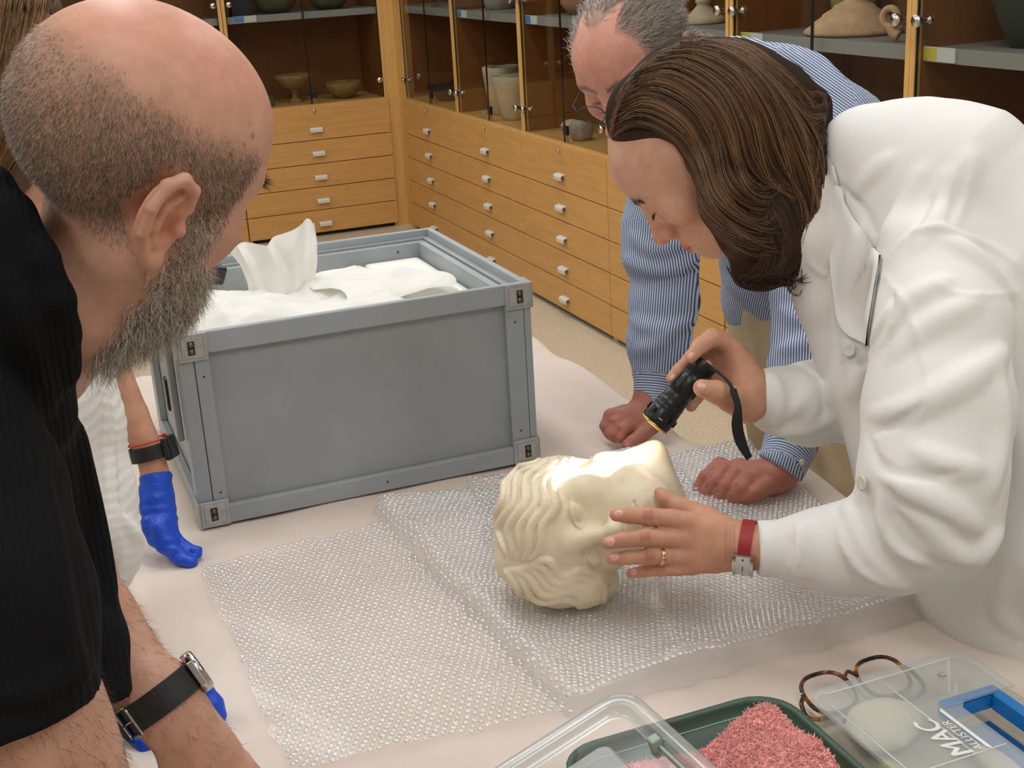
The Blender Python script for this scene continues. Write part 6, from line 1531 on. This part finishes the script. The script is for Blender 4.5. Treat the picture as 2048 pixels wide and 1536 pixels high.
    GT = np.array([spline(g, 26) for g in ([(1215, 300), (1230, 215), (1275, 145), (1340, 105), (1420, 140), (1480, 220), (1510, 300)], [(1222, 250), (1262, 165), (1330, 105), (1410, 84), (1490, 130), (1550, 220), (1580, 310)], [(1290, 135), (1350, 98), (1430, 82), (1510, 112), (1580, 165), (1625, 240), (1640, 330)], [(1350, 96), (1420, 80), (1490, 92), (1560, 138), (1610, 185), (1642, 215), (1630, 250)])])
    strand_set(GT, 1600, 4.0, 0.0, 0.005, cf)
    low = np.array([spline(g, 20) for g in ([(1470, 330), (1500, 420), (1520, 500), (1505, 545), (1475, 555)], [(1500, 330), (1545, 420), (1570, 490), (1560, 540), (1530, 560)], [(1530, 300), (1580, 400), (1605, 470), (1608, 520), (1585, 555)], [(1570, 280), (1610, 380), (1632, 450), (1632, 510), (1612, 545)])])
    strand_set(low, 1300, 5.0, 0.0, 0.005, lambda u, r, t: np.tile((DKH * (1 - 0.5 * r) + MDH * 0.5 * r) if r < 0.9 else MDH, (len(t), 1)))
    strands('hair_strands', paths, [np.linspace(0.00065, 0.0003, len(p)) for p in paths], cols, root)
    # loose curls
    lp = []; lc = []
    wisps = []
    for i in range(14):
        x0 = RNG.uniform(1465, 1635); y0 = 520 + 30 * math.sin((x0 - 1465) / 170 * 3.1) + RNG.normal(0, 8); dx = RNG.normal(6, 16); wisps.append([(x0, y0 - 25), (x0 + dx * .3, y0), (x0 + dx, y0 + RNG.uniform(14, 34)), (x0 + dx * 1.9, y0 + RNG.uniform(10, 30)), (x0 + dx * 2.3, y0 + RNG.uniform(-6, 22))])
    for i in range(26):
        y0 = RNG.uniform(230, 480); wisps.append([(1625, y0), (1645 + RNG.normal(0, 4), y0 + 12), (1652 + RNG.normal(0, 6), y0 + 30), (1640 + RNG.normal(0, 8), y0 + 50)])
    for i in range(26):
        a_ = RNG.uniform(0, 1); b_ = [(1240 + 190 * a_, 190 - 115 * a_ ** .6), (1262 + 215 * a_, 172 - 100 * a_ ** .6), (1300 + 215 * a_, 150 - 78 * a_)]; wisps.append([(x + RNG.normal(0, 3), y - RNG.uniform(0, 5)) for x, y in b_])
    for pts in wisps + list(([(1628, 320), (1655, 312), (1664, 335), (1652, 362), (1630, 366)], [(1625, 205), (1650, 188), (1660, 205), (1645, 225)], [(1560, 540), (1595, 560), (1630, 530), (1646, 500)], [(1540, 552), (1580, 562), (1622, 548), (1630, 525)], [(1625, 440), (1650, 470), (1640, 500)], [(1480, 552), (1500, 572), (1530, 560)], [(1455, 535), (1478, 570), (1512, 565)])):
        for k in range(6):
            z = 1.695 - 0.002 * k; g = spline(np.array(pts) + RNG.normal(0, 2.0, (len(pts), 2)), 16); lp.append(np.array([P(x, y, z) for x, y in g]) - off); lc.append(DKH * 1.2 if k % 3 else MDH)
    strands('loose_curls', lp, [np.linspace(0.0004, 0.0002, len(p)) for p in lp], lc, root)
    # lashes and brow
    qb = np.stack([RNG.uniform(0.010, 0.050, 1100) * RNG.choice([-1, 1], 1100), np.full(1100, 0.098), 0.036 + RNG.normal(0, 0.0026, 1100)], 1); qb[:, 1] -= np.clip(np.abs(qb[:, 0]) - 0.018, 0, 1) * 0.5
    fibers('eyebrows', H4.wor(qb) - off, nz_rows(np.asarray(H4.M[1])[None] * 0.25 + np.sign(qb[:, 0:1]) * np.asarray(H4.M[0])[None] * 0.8 - np.asarray(H4.M[2])[None] * 0.2 + RNG.normal(0, 0.2, (1100, 3))), RNG.uniform(0.004, 0.007, 1100), 0.0003, np.tile(lin((48, 36, 30)), (1100, 1)), root)
    a = RNG.uniform(-0.011, 0.011, 160); sg = RNG.choice([-1, 1], 160)
    ql = np.stack([sg * (0.031 + a), 0.0935 - 22 * a ** 2, np.full(160, 0.0068)], 1)
    fibers('eyelashes', H4.wor(ql) - off, nz_rows(np.asarray(H4.M[1])[None] * 0.8 - np.asarray(H4.M[2])[None] * 0.45 + (sg * a * 30)[:, None] * np.asarray(H4.M[0])[None] + RNG.normal(0, 0.1, (160, 3))), 0.008, 0.00025, np.tile(lin((30, 22, 20)), (160, 1)), root)
    return f, s
def head_cut(q):
    """negative inside the region in front of the hairline (face window)"""
    a = np.abs(q[:, 0])
    return np.maximum(np.maximum(-(q[:, 1] - 0.022 - 0.55 * np.clip(q[:, 2] - 0.01, 0, 0.08)), (q[:, 2] - 0.074)), -0.2 - q[:, 2]) * 0.8
_t0 = t_(); WC_F, WC_S = woman_coat(); print('woman_coat', t_() - _t0)
def watch_red():
    c = P(1494, 1091, 1.588); ax = nz(P(1540, 1098, 1.577) - P(1450, 1085, 1.592)); n_ = nz(CD((-0.15, 0.35, -0.93))); n_ = nz(n_ - ax * ax.dot(n_)); bi = np.cross(ax, n_)
    w = empty('wristwatch', tuple(c)); tag(w, 'rectangular silver wristwatch on a red strap beside the white cuff', 'watch')
    ra, rb = 48.5 * 1.588 / FPX, 48.5 * 1.588 / FPX
    band('strap', np.zeros(3), ax, ra, rb, n_, 0.0155, 0.0022, mat('red_leather', (150, 34, 36), 0.5, bump=0.2, bscale=200), w)
    # curved case along the wrist
    st = mat('steel', (190, 190, 188), 0.2, 1.0)
    def arc(name, w0, w1, a0, a1, r0, r1, m, parent, n=14):
        V = []; F = []
        for a in np.radians(np.linspace(a0, a1, n)):
            d = n_ * math.cos(a) + bi * math.sin(a)
            for (ww, rr) in ((w0, r0), (w1, r0), (w1, r1), (w0, r1)): V.append(d * rr + ax * ww)
        for i in range(n - 1):
            for j in range(4): F.append((i * 4 + j, i * 4 + (j + 1) % 4, i * 4 + 4 + (j + 1) % 4, i * 4 + 4 + j))
        F += [(3, 2, 1, 0), tuple(n * 4 - 4 + j for j in range(4))]
        return meshobj(name, V, F, m, parent)
    sg = 1 if (bi @ CD((0, 1, 0))) > 0 else -1
    A0, A1 = (-8, 52) if sg > 0 else (8, -52)
    R0 = ra + 0.0018
    cs = arc('case', -0.0125, 0.0125, A0, A1, R0, R0 + 0.0055, st, w); arc('dial', -0.0085, 0.0085, A0 * 0.5, A1 * 0.93, R0 + 0.0056, R0 + 0.0060, mat('silver_dial', (206, 206, 200), 0.35), cs)
    arc('bezel_bar', -0.0125, -0.0092, A0, A1, R0 + 0.005, R0 + 0.0072, st, cs); arc('bezel_bar', 0.0092, 0.0125, A0, A1, R0 + 0.005, R0 + 0.0072, st, cs)
    mid = (A0 + A1) / 2
    for (da, l) in ((10, 0), (-6, 0)):
        arc('hand', -0.0005, 0.0005, mid, mid + da, R0 + 0.0061, R0 + 0.0064, mat('dark_dial', (24, 26, 28), 0.25), cs, 4)
    for a in (A0 * 0.4 + 3 * sg, A1 * 0.88): arc('numeral_mark', -0.0008, 0.0008, a, a + 4 * sg, R0 + 0.0061, R0 + 0.0064, mat('dark_dial', (24, 26, 28), 0.25), cs, 3)
watch_red()
def ring_gold():
    c = P(1322, 1112, 1.588); ax = nz(P(1348, 1112, 1.592) - P(1300, 1112, 1.585)); o = empty('finger_ring', tuple(c)); tag(o, 'gold and silver wedding ring on the ring finger over the marble face', 'ring')
    u = nz(np.cross(ax, (0.2, 0.3, 0.9))); v = np.cross(ax, u); r = 18.2 * 1.588 / FPX
    a = np.linspace(0, 2 * np.pi, 40); ring = (u[None] * np.cos(a)[:, None] + v[None] * np.sin(a)[:, None]) * r
    tube('gold_band', ring + ax * 0.0012, 0.0013, mat('gold', (220, 176, 92), 0.2, 1.0), o, 8); tube('silver_band', ring - ax * 0.0012, 0.0013, mat('silver', (214, 212, 206), 0.2, 1.0), o, 8)
ring_gold()

# ---------------------------------------------------------------- flashlight
def flashlight():
    L = np.linalg.norm(FLB - FLA); z = (FLB - FLA) / L; toward = CD((0, 0, -1)); y = nz(toward - z * z.dot(toward)); x = np.cross(y, z)
    o = empty('flashlight'); o.matrix_world = matrix(FLA, x, y, z); tag(o, 'black metal flashlight with gold front rim and wrist strap shining on marble', 'flashlight')
    r = 27.5 * 1.705 / FPX; bl = mat('black_anodised', (30, 32, 33), 0.34, 0.35, var=0.1)
    lathe('barrel', [(0, 0), (r * 0.92, 0), (r * 0.97, 0.0015), (r * 0.97, L * 0.21), (r * 0.93, L * 0.214), (r * 0.93, L * 0.228), (r * 0.97, L * 0.232), (r * 0.97, L * 0.50), (r * 0.93, L * 0.505), (r * 0.93, L * 0.52), (r * 0.98, L * 0.54), (r * 1.0, L * 0.62)], bl, o, 32)
    lathe('head_shell', [(r * 0.9, L * 0.60), (r * 1.02, L * 0.62), (r * 1.06, L * 0.67), (r * 1.07, L * 0.69), (r * 1.055, L * 0.70), (r * 1.06, L * 0.715), (r * 1.09, L * 0.72), (r * 1.10, L * 0.74), (r * 1.085, L * 0.75), (r * 1.09, L * 0.765), (r * 1.14, L * 0.775), (r * 1.18, L * 0.93), (r * 1.14, L * 0.965)], bl, o, 32)
    for k in range(10):
        a = 2 * math.pi * k / 10; g = box('grip_flute', (-0.0022, 0, L * 0.28), (0.0022, 0.0012, L * 0.46), bl, o, 0.0005, 1); g.rotation_euler = (0, 0, a); g.location = (-math.sin(a) * r * 0.962, math.cos(a) * r * 0.962, 0)
    for k in range(8):
        a = 2 * math.pi * k / 8; g = box('head_fin', (-0.0035, 0, L * 0.79), (0.0035, 0.0018, L * 0.88), bl, o, 0.0008, 1); g.rotation_euler = (0, 0, a); g.location = (-math.sin(a) * r * 1.17, math.cos(a) * r * 1.17, 0)
    lathe('front_rim', [(r * 1.10, L * 0.962), (r * 1.19, L * 0.965), (r * 1.19, L * 0.99), (r * 1.05, L), (r * 0.98, L * 0.985)], mat('gold', (220, 176, 92), 0.2, 1.0), o, 32)
    em = NT('lamp_face'); em.b.inputs['Emission Color'].default_value = (1, 0.97, 0.9, 1); em.b.inputs['Emission Strength'].default_value = 6
    lathe('lens', [(0, L * 0.975), (r * 1.02, L * 0.975)], em.m, o, 24)
    lp = bpy.data.lights.new('flashlight_beam', 'SPOT'); lp.energy = 50; lp.spot_size = math.radians(54); lp.spot_blend = 0.35; lp.shadow_soft_size = 0.012; lp.color = (1, 0.99, 0.96)
    lo = bpy.data.objects.new('flashlight_beam', lp); COL.objects.link(lo); lo.parent = o
    lo.matrix_local = Matrix.Translation((0, 0, L * 1.02)) @ Matrix.Rotation(math.pi, 4, 'X')
    # wrist strap
    pts = [P(*q) - FLA for q in ((1420, 735, 1.693), (1440, 748, 1.678), (1462, 772, 1.658), (1474, 810, 1.648), (1470, 850, 1.648), (1478, 885, 1.650), (1498, 915, 1.652), (1492, 902, 1.654), (1480, 860, 1.656), (1476, 815, 1.658), (1466, 778, 1.663))]
    c = spline(pts, 60); V = []; F = []
    for i, p in enumerate(c):
        t = nz(c[min(i + 1, 59)] - c[max(i - 1, 0)]); s_ = nz(np.cross(t, toward)); n2 = np.cross(s_, t); wd_ = 0.0016 + 0.0028 * min(1, max(0, (i - 8) / 14))
        for (a, b2) in ((-wd_, -0.0006), (wd_, -0.0006), (wd_, 0.0006), (-wd_, 0.0006)): V.append(p + s_ * a + n2 * b2)
    for i in range(59):
        for j in range(4): F.append((i * 4 + j, i * 4 + (j + 1) % 4, i * 4 + 4 + (j + 1) % 4, i * 4 + 4 + j))
    Rm = np.array([x, y, z]); V = [Rm @ v for v in V]
    meshobj('wrist_strap', V, F, mat('black_webbing', (16, 16, 17), 0.8), o)
flashlight()

# ============================================================ grey haired man in the striped shirt
H3 = Head(frame((-0.45, 0.74, -0.50), (-0.46, -0.66, -0.59)), 1.06, (-0.0725, -0.012, -0.004), P(1362, 120, 2.12), slit=0.001)
def man_striped():
    root = empty('person', tuple(P(1600, 900, 2.5) * [1, 1, 0])); tag(root, 'grey haired man in a blue striped shirt leaning on both fists', 'person'); off = np.array(root.location)
    f = Field([H3.grp()])
    f.add(JC([(1380, 140, 2.20, 75), (1440, 170, 2.26, 80), (1500, 230, 2.32, 90)], 0.04), JC([(1540, 250, 2.40, 100), (1600, 400, 2.48, 110), (1600, 620, 2.56, 105), (1610, 900, 2.62, 90), (1630, 1250, 2.68, 70), (1640, 1560, 2.72, 60)], 0.04))
    f.add(JC([(1420, 230, 2.34, 70), (1340, 380, 2.34, 58), (1326, 560, 2.34, 48), (1316, 700, 2.34, 40), (1300, 800, 2.335, 33), (1285, 838, 2.325, 34)], 0.01))
    ra = [[(1300, 822, 2.335, 30), (1275, 832, 2.33, 30), (1252, 836, 2.33, 24)], [(1295, 840, 2.32, 26), (1268, 850, 2.318, 22)],
          [(1250, 825, 2.34, 17), (1222, 832, 2.335, 15), (1211, 852, 2.33, 12), (1216, 866, 2.33, 10)], [(1255, 838, 2.325, 17), (1232, 848, 2.32, 15.5), (1222, 867, 2.315, 13), (1230, 876, 2.32, 10)],
          [(1265, 848, 2.315, 17), (1247, 860, 2.31, 15.5), (1240, 875, 2.305, 12)], [(1312, 845, 2.31, 19), (1288, 866, 2.295, 15), (1266, 882, 2.285, 13), (1254, 888, 2.285, 10)]]
    f.add(JC([(1640, 260, 2.30, 80), (1640, 450, 2.22, 62), (1622, 640, 2.16, 54), (1600, 800, 2.10, 44), (1568, 930, 2.06, 37), (1548, 955, 2.055, 36)], 0.01))
    la = [[(1560, 950, 2.055, 36), (1520, 955, 2.05, 35), (1478, 942, 2.06, 26)], [(1540, 962, 2.04, 30), (1500, 968, 2.035, 24)],
          [(1440, 930, 2.07, 17), (1412, 955, 2.06, 15), (1397, 976, 2.06, 13), (1405, 985, 2.07, 11)], [(1455, 938, 2.055, 18), (1432, 962, 2.045, 16.5), (1416, 986, 2.045, 15), (1424, 994, 2.055, 12)],
          [(1474, 948, 2.045, 19), (1455, 972, 2.035, 17.5), (1441, 994, 2.032, 15.5), (1449, 1001, 2.045, 12)], [(1498, 956, 2.035, 20), (1483, 980, 2.02, 18.5), (1470, 998, 2.02, 16), (1480, 1004, 2.03, 12)],
          [(1530, 972, 2.025, 22), (1508, 988, 2.015, 16), (1490, 996, 2.012, 12)]]
    for i_, c in enumerate(ra + la): f.add(JC(c, 0.0085 if i_ in (0, 1, 6, 7) else 0.0034, 0.003))
    body, V, Q = sdfmesh('body', f, 0.0028, SKIN1, root); body.location = -off
    q = H3.loc(V); C = paint_head(q, lin((206, 150, 132)), lin((170, 96, 90)), lin((96, 80, 70)), blush=lin((200, 120, 106)))
    head = np.linalg.norm(q, axis=1) < 0.18; C[~head] = np.array(lin((170, 112, 96)))
    hm = hairmask3(q) * head; C = C * (1 - 0.6 * hm[:, None]) + np.array(lin((120, 108, 98))) * 0.6 * hm[:, None]
    sp = [(march(f, [(x, y)])[0][0], 0.012, lin((196, 120, 104)), 0.5) for x, y in ((1430, 950), (1465, 968), (1440, 958), (1500, 975), (1232, 850), (1245, 866))] + [(march(f, [(x, y)])[0][0], 0.004, lin((100, 58, 48)), 0.6) for x, y in ((1422, 949), (1412, 972), (1446, 956), (1434, 982), (1472, 968), (1461, 992), (1238, 858), (1230, 872), (1226, 842), (1262, 868))]  # the small dark spots paint the shade between the curled fingers
    sp.append((march(f, [(1256, 889)])[0][0], 0.006, lin((214, 160, 146)), 0.7))
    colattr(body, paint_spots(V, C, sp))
    n = 12000; p, nr = sample_faces(V, Q, n, hm)
    if (grad(f, p[:200]) * nr[:200]).sum() < 0: nr = -nr
    ql = H3.loc(p); sx = np.sign(ql[:, 0:1])
    M = np.asarray(H3.M); flow = -M[1][None] * 0.75 + M[0][None] * sx * 0.35 - M[2][None] * np.clip(0.3 - 3 * (ql[:, 2:3] - 0.05), 0, 0.9)
    d = nz_rows(nr * 0.30 + flow * 0.8 + RNG.normal(0, 0.16, p.shape))
    g = RNG.uniform(0, 1, (n, 1)); c = np.where(g < 0.28, lin((108, 98, 90)), np.where(g < 0.65, lin((166, 156, 146)), lin((218, 212, 204))))
    L = RNG.uniform(0.018, 0.036, n) * np.clip(0.4 + 10 * (ql[:, 2] + 0.0), 0.35, 1)
    fibers('grey_hair', p - nr * 0.001 - off, d, L, 0.00042, c, root, 0.003, -nr * 0.25, 4)
    # shirt; stripes follow each limb
    s = Field()
    tor = [(1400, 150, 2.28, 72), (1470, 180, 2.32, 98), (1550, 235, 2.37, 140), (1630, 330, 2.45, 165), (1590, 470, 2.52, 150), (1560, 590, 2.56, 118)]
    s.add(JC(tor, 0.05, 0.03))
    rs = [(1420, 250, 2.34, 90), (1345, 380, 2.345, 88), (1325, 455, 2.345, 80), (1322, 508, 2.345, 76), (1330, 545, 2.345, 62), (1328, 600, 2.345, 68), (1318, 690, 2.345, 62), (1308, 740, 2.34, 44)]
    ls = [(1640, 270, 2.32, 110), (1630, 450, 2.24, 85), (1606, 600, 2.18, 62), (1598, 740, 2.13, 60), (1592, 850, 2.095, 54), (1580, 885, 2.08, 52)]
    s.add(JC(rs, 0.03, 0.015), JC(ls, 0.03, 0.015))
    s.add(JC([(1306, 752, 2.34, 38), (1301, 806, 2.335, 35.5)], 0.005, 0.004), JC([(1582, 892, 2.085, 51), (1563, 930, 2.062, 50)], 0.006, 0.004))
    s.add(JC([(1385, 100, 2.24, 26), (1400, 130, 2.22, 34), (1405, 180, 2.2, 30)], 0.02))
    for c0, nn in ((P(1300, 808, 2.335), CD((-0.12, 0.99, 0))), (P(1560, 938, 2.06), CD((-0.55, 0.83, 0)))):
        s.add(Grp(c0, 0.08, lambda p, d, c0=c0, nn=nn: np.where(vlen(p - np.asarray(c0, F32)) < 0.055, smax(d, (p - np.asarray(c0, F32)) @ np.asarray(nn, F32), 0.002), d), 0.002, 'mod'))
    b = Field(list(s.g))
    folds = [([(1250, 520), (1290, 535), (1340, 540), (1395, 515)], 0.012, 0.003), ([(1262, 470), (1310, 500), (1380, 480)], 0.008, 0.003), ([(1262, 640), (1320, 660), (1390, 640)], 0.009, 0.003), ([(1275, 700), (1310, 690), (1350, 660)], 0.008, 0.004), ([(1560, 620), (1600, 640), (1640, 640)], 0.008, 0.003), ([(1560, 700), (1600, 690), (1640, 660)], 0.008, 0.003),
             ([(1540, 95), (1600, 125), (1680, 190)], 0.012, 0.006), ([(1430, 85), (1480, 100), (1520, 130)], 0.01, 0.005), ([(1450, 560), (1500, 600), (1560, 630)], 0.010, 0.004), ([(1480, 540), (1520, 560), (1560, 575)], 0.009, 0.004)]
    gr = [([(1255, 548), (1300, 560), (1360, 556), (1396, 540)], -0.004, 0.001), ([(1268, 748), (1305, 752), (1340, 748)], -0.003, 0.0005)]
    s.add(*creases(b, folds, 0.014, 14)); b2 = Field(list(s.g)); s.add(*creases(b2, gr, 0.003, 8))
    s.post = lambda p, d: d - 0.0015 * noise3(p, 40, 21)
    so, SV, SQ = sdfmesh('striped_shirt', s, 0.0044, stripe_mat(), root); so.location = -off
    px_, z_ = pix(SV)
    # stripe coordinate: distance across the limb, constant along it
    def across(J_):
        pts = np.array([P(a, b_, c_) for a, b_, c_, r_ in J_]); best = np.full(len(SV), 9.0); co = np.zeros(len(SV))
        for i in range(len(pts) - 1):
            a, b_ = pts[i], pts[i + 1]; ab = b_ - a; t = np.clip((SV - a) @ ab / (ab @ ab), 0, 1); dv = SV - a - t[:, None] * ab; dist = vlen(np.asarray(dv, F32)); axs = nz(ab)
            sd = nz(np.cross(axs, CD((0, 0, 1)))); m = dist < best; best[m] = dist[m]; co[m] = (dv @ sd)[m] + 0.35 * (dv @ np.cross(axs, sd))[m]
        return best, co
    bs = [across(tor), across(rs), across(ls)]
    w = np.stack([bs[0][0] - 0.13, bs[1][0] - 0.055, bs[2][0] - 0.055]); k = w.argmin(0)
    co = np.choose(k, [x[1] for x in bs])
    for c0, ax_, lim in ((P(1304, 780, 2.337), nz(P(1301, 806, 2.335) - P(1306, 752, 2.34)), 0.028), (P(1572, 912, 2.07), nz(P(1563, 930, 2.062) - P(1582, 892, 2.085)), 0.024)):
        e = SV - c0; al = e @ ax_; m = (np.abs(al) < lim) & (vlen(np.asarray(e, F32)) < 0.06); co[m] = al[m]
    a = so.data.attributes.new('stripe', 'FLOAT', 'POINT'); a.data.foreach_set('value', np.asarray(co, F32))
    btn = lathe('cuff_button', [(0, 0), (0.005, 0), (0.0055, 0.0012), (0.004, 0.002), (0, 0.0015)], mat('button_cream', (216, 208, 184), 0.4), root, 14)
    p, h = march(s, [(1602, 925)]); g = grad(s, p)[0]; x_ = nz(np.cross(g, (0.1, 0.2, 0.97))); btn.matrix_local = matrix(p[0] + g * 0.0005 - off, x_, np.cross(g, x_), g)
    # trousers
    t = Field([JC([(1560, 600, 2.56, 112), (1590, 700, 2.58, 118), (1640, 850, 2.60, 120)], 0.04, 0.03), JC([(1580, 700, 2.58, 100), (1600, 950, 2.62, 92), (1620, 1250, 2.68, 80), (1630, 1560, 2.74, 62)], 0.04, 0.02), JC([(1660, 720, 2.62, 100), (1690, 950, 2.60, 96), (1690, 1250, 2.66, 80), (1690, 1560, 2.72, 62)], 0.04, 0.02)])
    bt = Field(list(t.g)); t.add(*creases(bt, [([(1490, 620), (1520, 700), (1510, 780)], 0.01, 0.004), ([(1560, 900), (1600, 950), (1650, 980)], 0.012, 0.005), ([(1640, 880), (1660, 960), (1650, 1000)], 0.01, 0.004)], 0.014))
    to, _, _ = sdfmesh('khaki_trousers', t, 0.0065, mat('khaki_cotton', (196, 178, 146), 0.88, spec=0.1, bump=0.1, bscale=300), root); to.location = -off
    for x in (1628, 1692):
        c = P(x, 1560, 2.72); sh = rock('shoe', (0.13, 0.05, 0.045), mat('brown_shoe', (70, 46, 32), 0.45), x, root); sh.location = np.array((c[0] - 0.05, c[1], 0.0)) - off
    return f, s
def hairmask3(q):
    a = np.abs(q[:, 0]); y, z = q[:, 1], q[:, 2]
    # receding temples, tuft in the middle, full sides
    front = 0.060 - 0.045 * np.exp(-((a - 0.034) / 0.017) ** 2) + 0.002 * np.sin(a * 200)
    m = np.clip((front - y + 0.10 * np.clip(0.055 - z, -0.03, 0.05) * 0) / 0.010, 0, 1) * np.clip((z - 0.030) / 0.012, 0, 1)
    side = np.clip((0.040 + 0.2 * z - y) / 0.010, 0, 1) * np.clip((z + 0.018) / 0.012, 0, 1) * (a > 0.035)
    back = np.clip((-0.02 - y) / 0.015, 0, 1) * np.clip((z + 0.06) / 0.02, 0, 1)
    m = np.maximum(np.maximum(m, side), back)
    e = vlen(np.asarray(np.stack([a, y, z], 1) - EAR_O, F32)); return m * np.clip((e - 0.026) / 0.006, 0, 1)
def stripe_mat():
    t = NT('striped_poplin'); at = t.new('ShaderNodeAttribute'); at.attribute_name = 'stripe'
    m = t.new('ShaderNodeMath', operation='MULTIPLY'); m.inputs[1].default_value = 1 / 0.0046; t.link(at.outputs['Fac'], m.inputs[0])
    f = t.new('ShaderNodeMath', operation='FRACT'); t.link(m.outputs[0], f.inputs[0])
    t.link(t.ramp(f.outputs[0], [(0.0, lin((74, 84, 112))), (0.22, lin((74, 84, 112))), (0.30, lin((176, 190, 216))), (0.55, lin((204, 212, 228))), (0.80, lin((176, 190, 216))), (0.92, lin((74, 84, 112)))]), t.b.inputs['Base Color'])
    t.b.inputs['Roughness'].default_value = 0.85; t.b.inputs['Specular IOR Level'].default_value = 0.12
    v = t.coords('Object'); t.bump(t.noise(v, 60, 3), 0.15, 0.004); return t.m
_t0 = t_(); MS_F, MS_S = man_striped(); print('man_striped', t_() - _t0)
def glasses3():
    w = lambda *q: H3.wor(q); o = empty('eyeglasses', tuple(H3.wor((0, 0.09, 0.01)))); off = np.array(o.location); tag(o, 'thin dark rimmed eyeglasses worn by the grey haired man', 'eyeglasses')
    m = mat('navy_frame', (26, 28, 52), 0.3)
    gl = clear_mat('lens_glass', (0.97, 0.97, 0.97), 0.02, 0.1, 0.02)
    for sx in (-1, 1):
        a = np.linspace(0, 2 * np.pi, 28); L = np.array([w(sx * (0.033 + 0.024 * math.cos(t)), 0.112 - 0.004 * abs(math.cos(t)), 0.000 + 0.017 * math.sin(t)) for t in a]) - off
        tube('rim', L, 0.0009, m, o, 6)
        V = [L.mean(0)] + list(L[:-1]); F = [(0, i + 1, (i + 1) % 27 + 1) for i in range(27)]; meshobj('lens', V, F, gl, o)
        tube('temple_arm', np.array([w(sx * 0.057, 0.108, 0.006), w(sx * 0.074, 0.09, 0.007), w(sx * 0.081, 0.0, 0.012), w(sx * 0.08, -0.02, 0.004)]) - off, 0.0014, m, o, 6)
    tube('bridge', np.array([w(-0.010, 0.113, 0.004), w(0, 0.118, 0.007), w(0.010, 0.113, 0.004)]) - off, 0.0011, m, o, 6)
glasses3()
